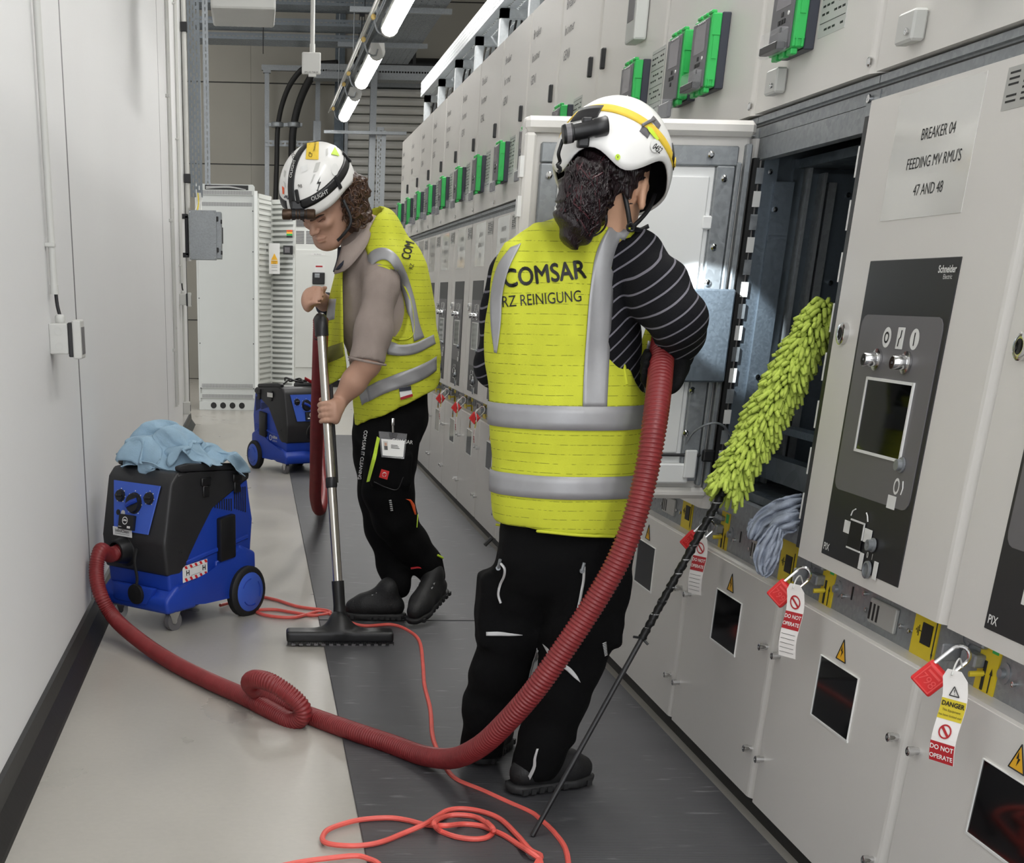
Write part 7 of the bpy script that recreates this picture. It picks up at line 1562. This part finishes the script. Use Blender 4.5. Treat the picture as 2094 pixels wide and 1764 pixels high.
# vest
sv = SDF(.03)
sv.chain([A(775, 500, 5.17), A(786, 560, 5.17), A(795, 640, 5.17), A(808, 720, 5.17), A(810, 800, 5.17), A(810, 880, 5.17)], [.080, .140, .156, .152, .146, .148], k=.05)
sv.c(A(778, 480, 5.16), A(790, 545, 5.03), .06, .07, k=.04); sv.c(A(765, 480, 5.18), A(760, 545, 5.34), .06, .066, k=.04); sv.e(A(778, 478, 5.17), (.07, .12, .085), k=.04)
sv.e(A(793, 632, 4.985), (.083, .085, .128), k=.008, sub=True); sv.e(A(700, 560, 5.03), (.095, .16, .17), k=.02, sub=True); sv.c(A(715, 470, 5.12), A(735, 440, 5.14), .075, .08, k=.01, sub=True)
a_, b_3 = np.array(A(735, 872, 5.03)), np.array(A(893, 796, 5.03)); n_ = np.cross(b_3 - a_, [0, 1, 0]); n_ = n_ if n_[2] < 0 else -n_; sv.half(a_, n_)
_f2 = folds(.004, 52, 1.6); sv.disp = lambda X: _f2(X) + .004 * np.sin(X[:, 2] * 95 + X[:, 0] * 40) * np.clip((1.02 - X[:, 2]) * 6, 0, 1) * np.clip((X[:, 2] - .80) * 8, 0, 1)
vest = body('hi_vis_vest', sv, .0065, M_VEST, t, 2)
st_ = 4.1
decal('reflective_band', sv, [(793, 698), (820, 704), (850, 700), (885, 684)], [(792, 724), (820, 727), (850, 722), (889, 703)], M_REFL, vest, 24, 5, .004, st_); decal('reflective_band', sv, [(752, 790), (790, 772), (830, 757), (865, 743), (891, 728)], [(756, 820), (790, 803), (830, 790), (865, 775), (891, 757)], M_REFL, vest, 24, 5, .004, st_)
decal('reflective_band', sv, [(733, 795), (742, 793), (752, 790)], [(742, 828), (748, 823), (756, 820)], M_REFL, vest, 8, 4, .004, st_)
decal('reflective_brace', sv, [(734, 580), (742, 545), (760, 516), (785, 508), (810, 522), (830, 560), (846, 610), (856, 660), (866, 690)], [(752, 580), (756, 556), (768, 538), (785, 531), (800, 540), (815, 570), (828, 610), (840, 660), (846, 698)], M_REFL, vest, 40, 6, .004, st_)
print_on('printed_name', sv, 'COM', 26, (829, 530), -74, M_PRINTK, vest, st_, .002, .62, fat=.5, align='LEFT'); print_on('printed_line', sv, 'RZ', 12, (841, 545), -74, M_PRINTK, vest, st_, .002, .8)
poly_on('vest_label', sv, [(815, 793), (839, 788), (843, 810), (819, 817)], M_PAPER, vest, st_, .005); poly_on('vest_label_head', sv, [(815, 793), (839, 788), (840, 797), (816, 801)], M_NAVY, vest, st_, .007); poly_on('vest_label_foot', sv, [(818, 812), (842, 805), (843, 810), (819, 817)], M_TAGR, vest, st_, .007)
line_decal('armhole_binding', sv, [(748, 590), (752, 565), (768, 545), (788, 546), (812, 560), (830, 590), (842, 630), (846, 672), (838, 690), (815, 694), (797, 686)], .0035, M_VEST, vest, st_, .002, 50)
# the open front panel hanging away on the far side
M_VESTD = M_VEST
p = MB(); C = [A(693, 512, 5.13), A(686, 560, 5.16), A(672, 620, 5.2), A(664, 690, 5.22), A(662, 750, 5.22), A(668, 790, 5.2)]; Dn = [A(704, 520, 5.05), A(700, 570, 5.06), A(700, 640, 5.06), A(702, 700, 5.05), A(708, 745, 5.04), A(708, 765, 5.04)]
Cs, Ds = spline(C, 26), spline(Dn, 26); p.grid([[Cs[i] + (Ds[i] - Cs[i]) * k + np.array([0, .012 * math.sin(k * 7 + i * .3), 0]) for k in np.linspace(0, 1, 7)] for i in range(26)]); fl = obj('vest_front_panel', p, M_VEST, t, smooth='all', solid=.004)
p = MB(); p.grid([[Cs[i] + (Ds[i] - Cs[i]) * k + np.array([0, .012 * math.sin(k * 7 + i * .3) - .005, 0]) for k in np.linspace(.12, .95, 6)] for i in range(18, 22)]); obj('front_pocket', p, mat('olive_pocket', rgb(118, 118, 48), .8, 0, .06, 30), fl, smooth='all', solid=.003)
p = MB(); p.grid([[Cs[i] + (Ds[i] - Cs[i]) * k + np.array([0, .012 * math.sin(k * 7 + i * .3) - .004, 0]) for k in np.linspace(0, .55, 5)] for i in range(9, 14)]); obj('reflective_patch', p, M_REFL, fl, smooth='all', solid=.003)
#decal('near_front_edge', ss, [(718, 490), (704, 560), (706, 640), (716, 700), (726, 760)], [(742, 505), (730, 560), (734, 640), (738, 700), (740, 770)], M_VEST, vest, 30, 5, .012, st_, .004)
for k in range(3): a = on_body(ss, [[(684 + k * 2, 585 + k * 14)], [(700, 570 + k * 18)]], .012, st_).reshape(-1, 3); p = MB(); p.tube([a[0], a[1]], .0035, 5); obj('tie_tape', p, M_REFLW, fl)
# hair
rnd = random.Random(9); hs = SDF(.012); hs.e(HL(-.025, 0, .02), (.098, .085, .10), B, k=.02)
for k in range(70):
    a = math.radians(rnd.uniform(105, 255)); z = rnd.uniform(-.11, .05); c = HL(-.015 + math.cos(a) * (.098 + rnd.random() * .02), math.sin(a) * (.085 + rnd.random() * .016), z); hs.e(c, (.018 + rnd.random() * .010,) * 3, k=.010)
for (x, y, Y) in ((735, 372, 5.09), (745, 395, 5.1), (740, 420, 5.1), (728, 440, 5.07), (720, 400, 5.04), (716, 430, 5.03), (712, 452, 5.04), (722, 462, 5.06), (742, 440, 5.12), (730, 385, 5.06), (718, 372, 5.05)): hs.e(A(x, y, Y), (.023, .023, .023), k=.014)
hs.half(HL(.028, 0, 0), f * .95 + u * -.05); hs.disp = lambda X: .004 * np.sin(X[:, 0] * 190 + 3 * np.sin(X[:, 2] * 60)) * np.sin(X[:, 2] * 150) + .002 * np.sin(X[:, 1] * 260); hair = body('hair', hs, .0052, M_HAIR, t, 1)
p = MB()
for k in range(150):
    a = (705 + rnd.random() * 42, 360 + rnd.random() * 95); q = on_body(hs, [[a]], .002, 4.2).reshape(3)
    if np.linalg.norm(q - hc) > .2: continue
    b0_ = rnd.random() * 6; R_ = .007 + rnd.random() * .009; e1 = np.array([rnd.uniform(-1, 1), rnd.uniform(-.4, .4), rnd.uniform(-1, 1)]); e1 /= np.linalg.norm(e1); e2 = np.cross(e1, [0, 1, 0]); e2 /= np.linalg.norm(e2) + 1e-9
    p.tube([q + e1 * R_ * math.cos(b) + e2 * R_ * math.sin(b) + np.array([0, -.003, -b * .0022]) for b in np.linspace(b0_, b0_ + 2.6, 9)], [.0008, .0016, .002, .0022, .0022, .0022, .002, .0016, .0008], 4)
obj('curls', p, mat('brown_curl', rgb(84, 60, 45), .45, 0, .3, 80), hair, smooth=True, kind='stuff')
# helmet
RAD = (.138, .120, .134); hc2 = hc + u * .048 + f * .004 + np.array([-.012, 0, 0])
def rimm(a):
    d = math.degrees(a) % 360; b = 1.72 - .12 * math.exp(-((d - 90) / 25) ** 2) - .12 * math.exp(-((d - 270) / 25) ** 2) - .10 * math.exp(-((d - 180) / 35) ** 2) + .05 * math.exp(-(min(d, 360 - d) / 35) ** 2); return b
hh = thing('safety_helmet', 'white safety helmet with black headlamp straps on the bending man', 'helmet', hc2); hm, hsd = helmet(hh, hc2, f, u, r, RAD, rimm)
rd = math.radians
band_on_helmet('headlamp_strap', hc2, f, u, r, RAD, [(rd(x), y) for x, y in ((-14, 1.42), (-40, 1.38), (-65, 1.32), (-90, 1.26), (-115, 1.2), (-140, 1.14), (-165, 1.1))], .024, M_BLACK, hh, 1.045)
band_on_helmet('headlamp_strap', hc2, f, u, r, RAD, [(rd(x), y) for x, y in ((14, 1.42), (40, 1.38), (65, 1.32), (90, 1.26), (120, 1.2), (150, 1.14), (195, 1.1))], .024, M_BLACK, hh, 1.045)
P = []
for tt in np.linspace(1.45, -1.1, 40):
    c = hc2 + f * (RAD[0] * 1.045 * math.sin(tt)) + u * (RAD[2] * 1.045 * math.cos(tt)); P.append([c + r * k * .013 for k in (-1, -.3, .3, 1)])
p = MB(); p.grid(P); obj('headlamp_top_strap', p, M_BLACK, hh, smooth='all', solid=.002)
tc = hc2 + f * (RAD[0] * 1.06 + .012) * math.sin(1.45) + u * RAD[2] * math.cos(1.5); tp = np.array(A(606, 437, 4.95)); ta, tb = np.array(A(577, 438, 4.97)), np.array(A(645, 438, 4.96)); ad = (tb - ta) / np.linalg.norm(tb - ta); ln = np.linalg.norm(tb - ta)
p = MB(); p.lathe([(.013, 0), (.0165, .003), (.0165, .026), (.0145, .029), (.0145, ln - .03), (.0165, ln - .027), (.0165, ln - .004), (.013, ln)], ta, ad, 22); to = obj('torch', p, M_BRONZE, hh, smooth=True)
for k in (.36, .45, .62, .72): p = MB(); p.lathe([(.0152, ln * k), (.0158, ln * k + .003), (.0152, ln * k + .006)], ta, ad, 20); obj('torch_knurl', p, M_BLACK, to)
p = MB(); mpt = (ta + tb) / 2 + np.array([0, .012, .026]); p.rbox(tuple(mpt), (.055, .028, .03), .006); p.lathe([(.0178, ln * .55), (.0178, ln * .66)], ta, ad, 16); p.lathe([(.0178, ln * .3), (.0178, ln * .38)], ta, ad, 16); obj('torch_mount', p, M_BLACK, to)
for (az, pol, s, nm) in ((-78, 1.34, .02, 'strap_hook'), (-128, 1.16, .02, 'strap_hook'), (-12, 1.22, .016, 'strap_hook')):
    c = hpt(hc2, f, u, r, RAD, rd(az), pol, 1.06); n_ = c - hc2; n_ /= np.linalg.norm(n_); p = MB(); Mx = np.array([np.cross(n_, u) / np.linalg.norm(np.cross(n_, u)), np.cross(n_, np.cross(n_, u)) / np.linalg.norm(np.cross(n_, np.cross(n_, u))), n_]).T; p.rbox(tuple(c), (.014, .042, .008), .003, 1, Matrix(Mx.tolist())); obj(nm, p, M_BLACK, hh)
H = 4.3
poly_on('yellow_sticker', hsd, [(629, 297), (652, 294), (651, 329), (626, 328)], M_STRAPY, hm, H, .007); print_on('sticker_text', hsd, 'CP', 10, (636, 320), -82, M_PRINTK, hm, H, .0085, .8); print_on('sticker_text', hsd, 'TRAINED', 5, (644, 305), -80, M_PRINTK, hm, H, .0085, .9)
poly_on('yellow_sticker', hsd, [(675, 318), (683, 303), (692, 322)], M_NEON, hm, H, .007)
print_on('helmet_lettering', hsd, 'ocolue', 13, (604, 326), 80, M_PRINTK, hm, H, .007, .85); print_on('helmet_number', hsd, '98', 10, (615, 381), -4, M_PRINTK, hm, H, .007, .85)
poly_on('lightning_mark', hsd, [(655, 361), (647, 376), (652, 376), (648, 389), (645.5, 387), (648.5, 391), (651.5, 388), (650, 387.5), (656, 372), (651, 372.5)], M_PRINTK, hm, H, .007)
for P in ([(646, 335), (655, 333), (650, 350), (640, 354)], [(641, 358), (645, 357), (639, 372), (634, 378)], [(666, 308), (670, 306), (670, 318), (666, 322)], [(584, 348), (587, 352), (585, 364), (583, 360)], [(583, 370), (587, 375), (588, 385), (585, 380)]): poly_on('vent_recess', hsd, P, M_GREYP, hm, H, .0062)
poly_on('round_sticker', hsd, [(683 + 7 * math.cos(a), 348 + 12 * math.sin(a)) for a in np.linspace(0, 2 * PI, 14, endpoint=False)], M_PRINTW, hm, H, .0065)
poly_on('paper_sticker', hsd, [(616, 343), (629, 338), (630, 350), (617, 354)], M_PAPER, hm, H, .0065)
poly_on('orange_sticker', hsd, [(580, 380), (584, 384), (584, 396), (581, 396)], M_ORANGE, hm, H, .0062); print_on('helmet_lettering', hsd, 'gba', 8, (590, 402), 40, M_NAVY, hm, H, .007, .9, fat=.3)
for az in (-46, -84): 
    V, F = text2d('OLIGHT', .016); p = MB(); p.add([hpt(hc2, f, u, r, RAD, rd(az) - x / .125, 1.36 - (-46 - az) * .0019 - y / .128, 1.075) for x, y in V], F)
    if az == -46: obj('strap_lettering', p, M_PRINTW, hh)
V, F = text2d('OLIGHT', .015); p = MB(); p.add([hc2 + f * (RAD[0] * 1.075 * math.sin(.62 - x / .135)) + u * (RAD[2] * 1.075 * math.cos(.62 - x / .135)) + r * y for x, y in V], F); obj('strap_lettering', p, M_PRINTW, hh)
def strap2(P, w):
    C = spline(np.array(P), 24); T = np.gradient(C, axis=0); T /= np.linalg.norm(T, axis=1, keepdims=True); V = np.cross(T, C - CAM); V /= np.linalg.norm(V, axis=1, keepdims=True); p = MB(); p.grid([[C[i] + V[i] * w * k for k in (-.5, 0, .5)] for i in range(24)]); return obj('chin_strap', p, M_BLACK, hh, smooth='all', solid=.002)
strap2([A(702, 408, 4.99), A(716, 440, 4.99), A(716, 460, 4.99), A(700, 482, 5.0), A(690, 492, 5.02)], .010)
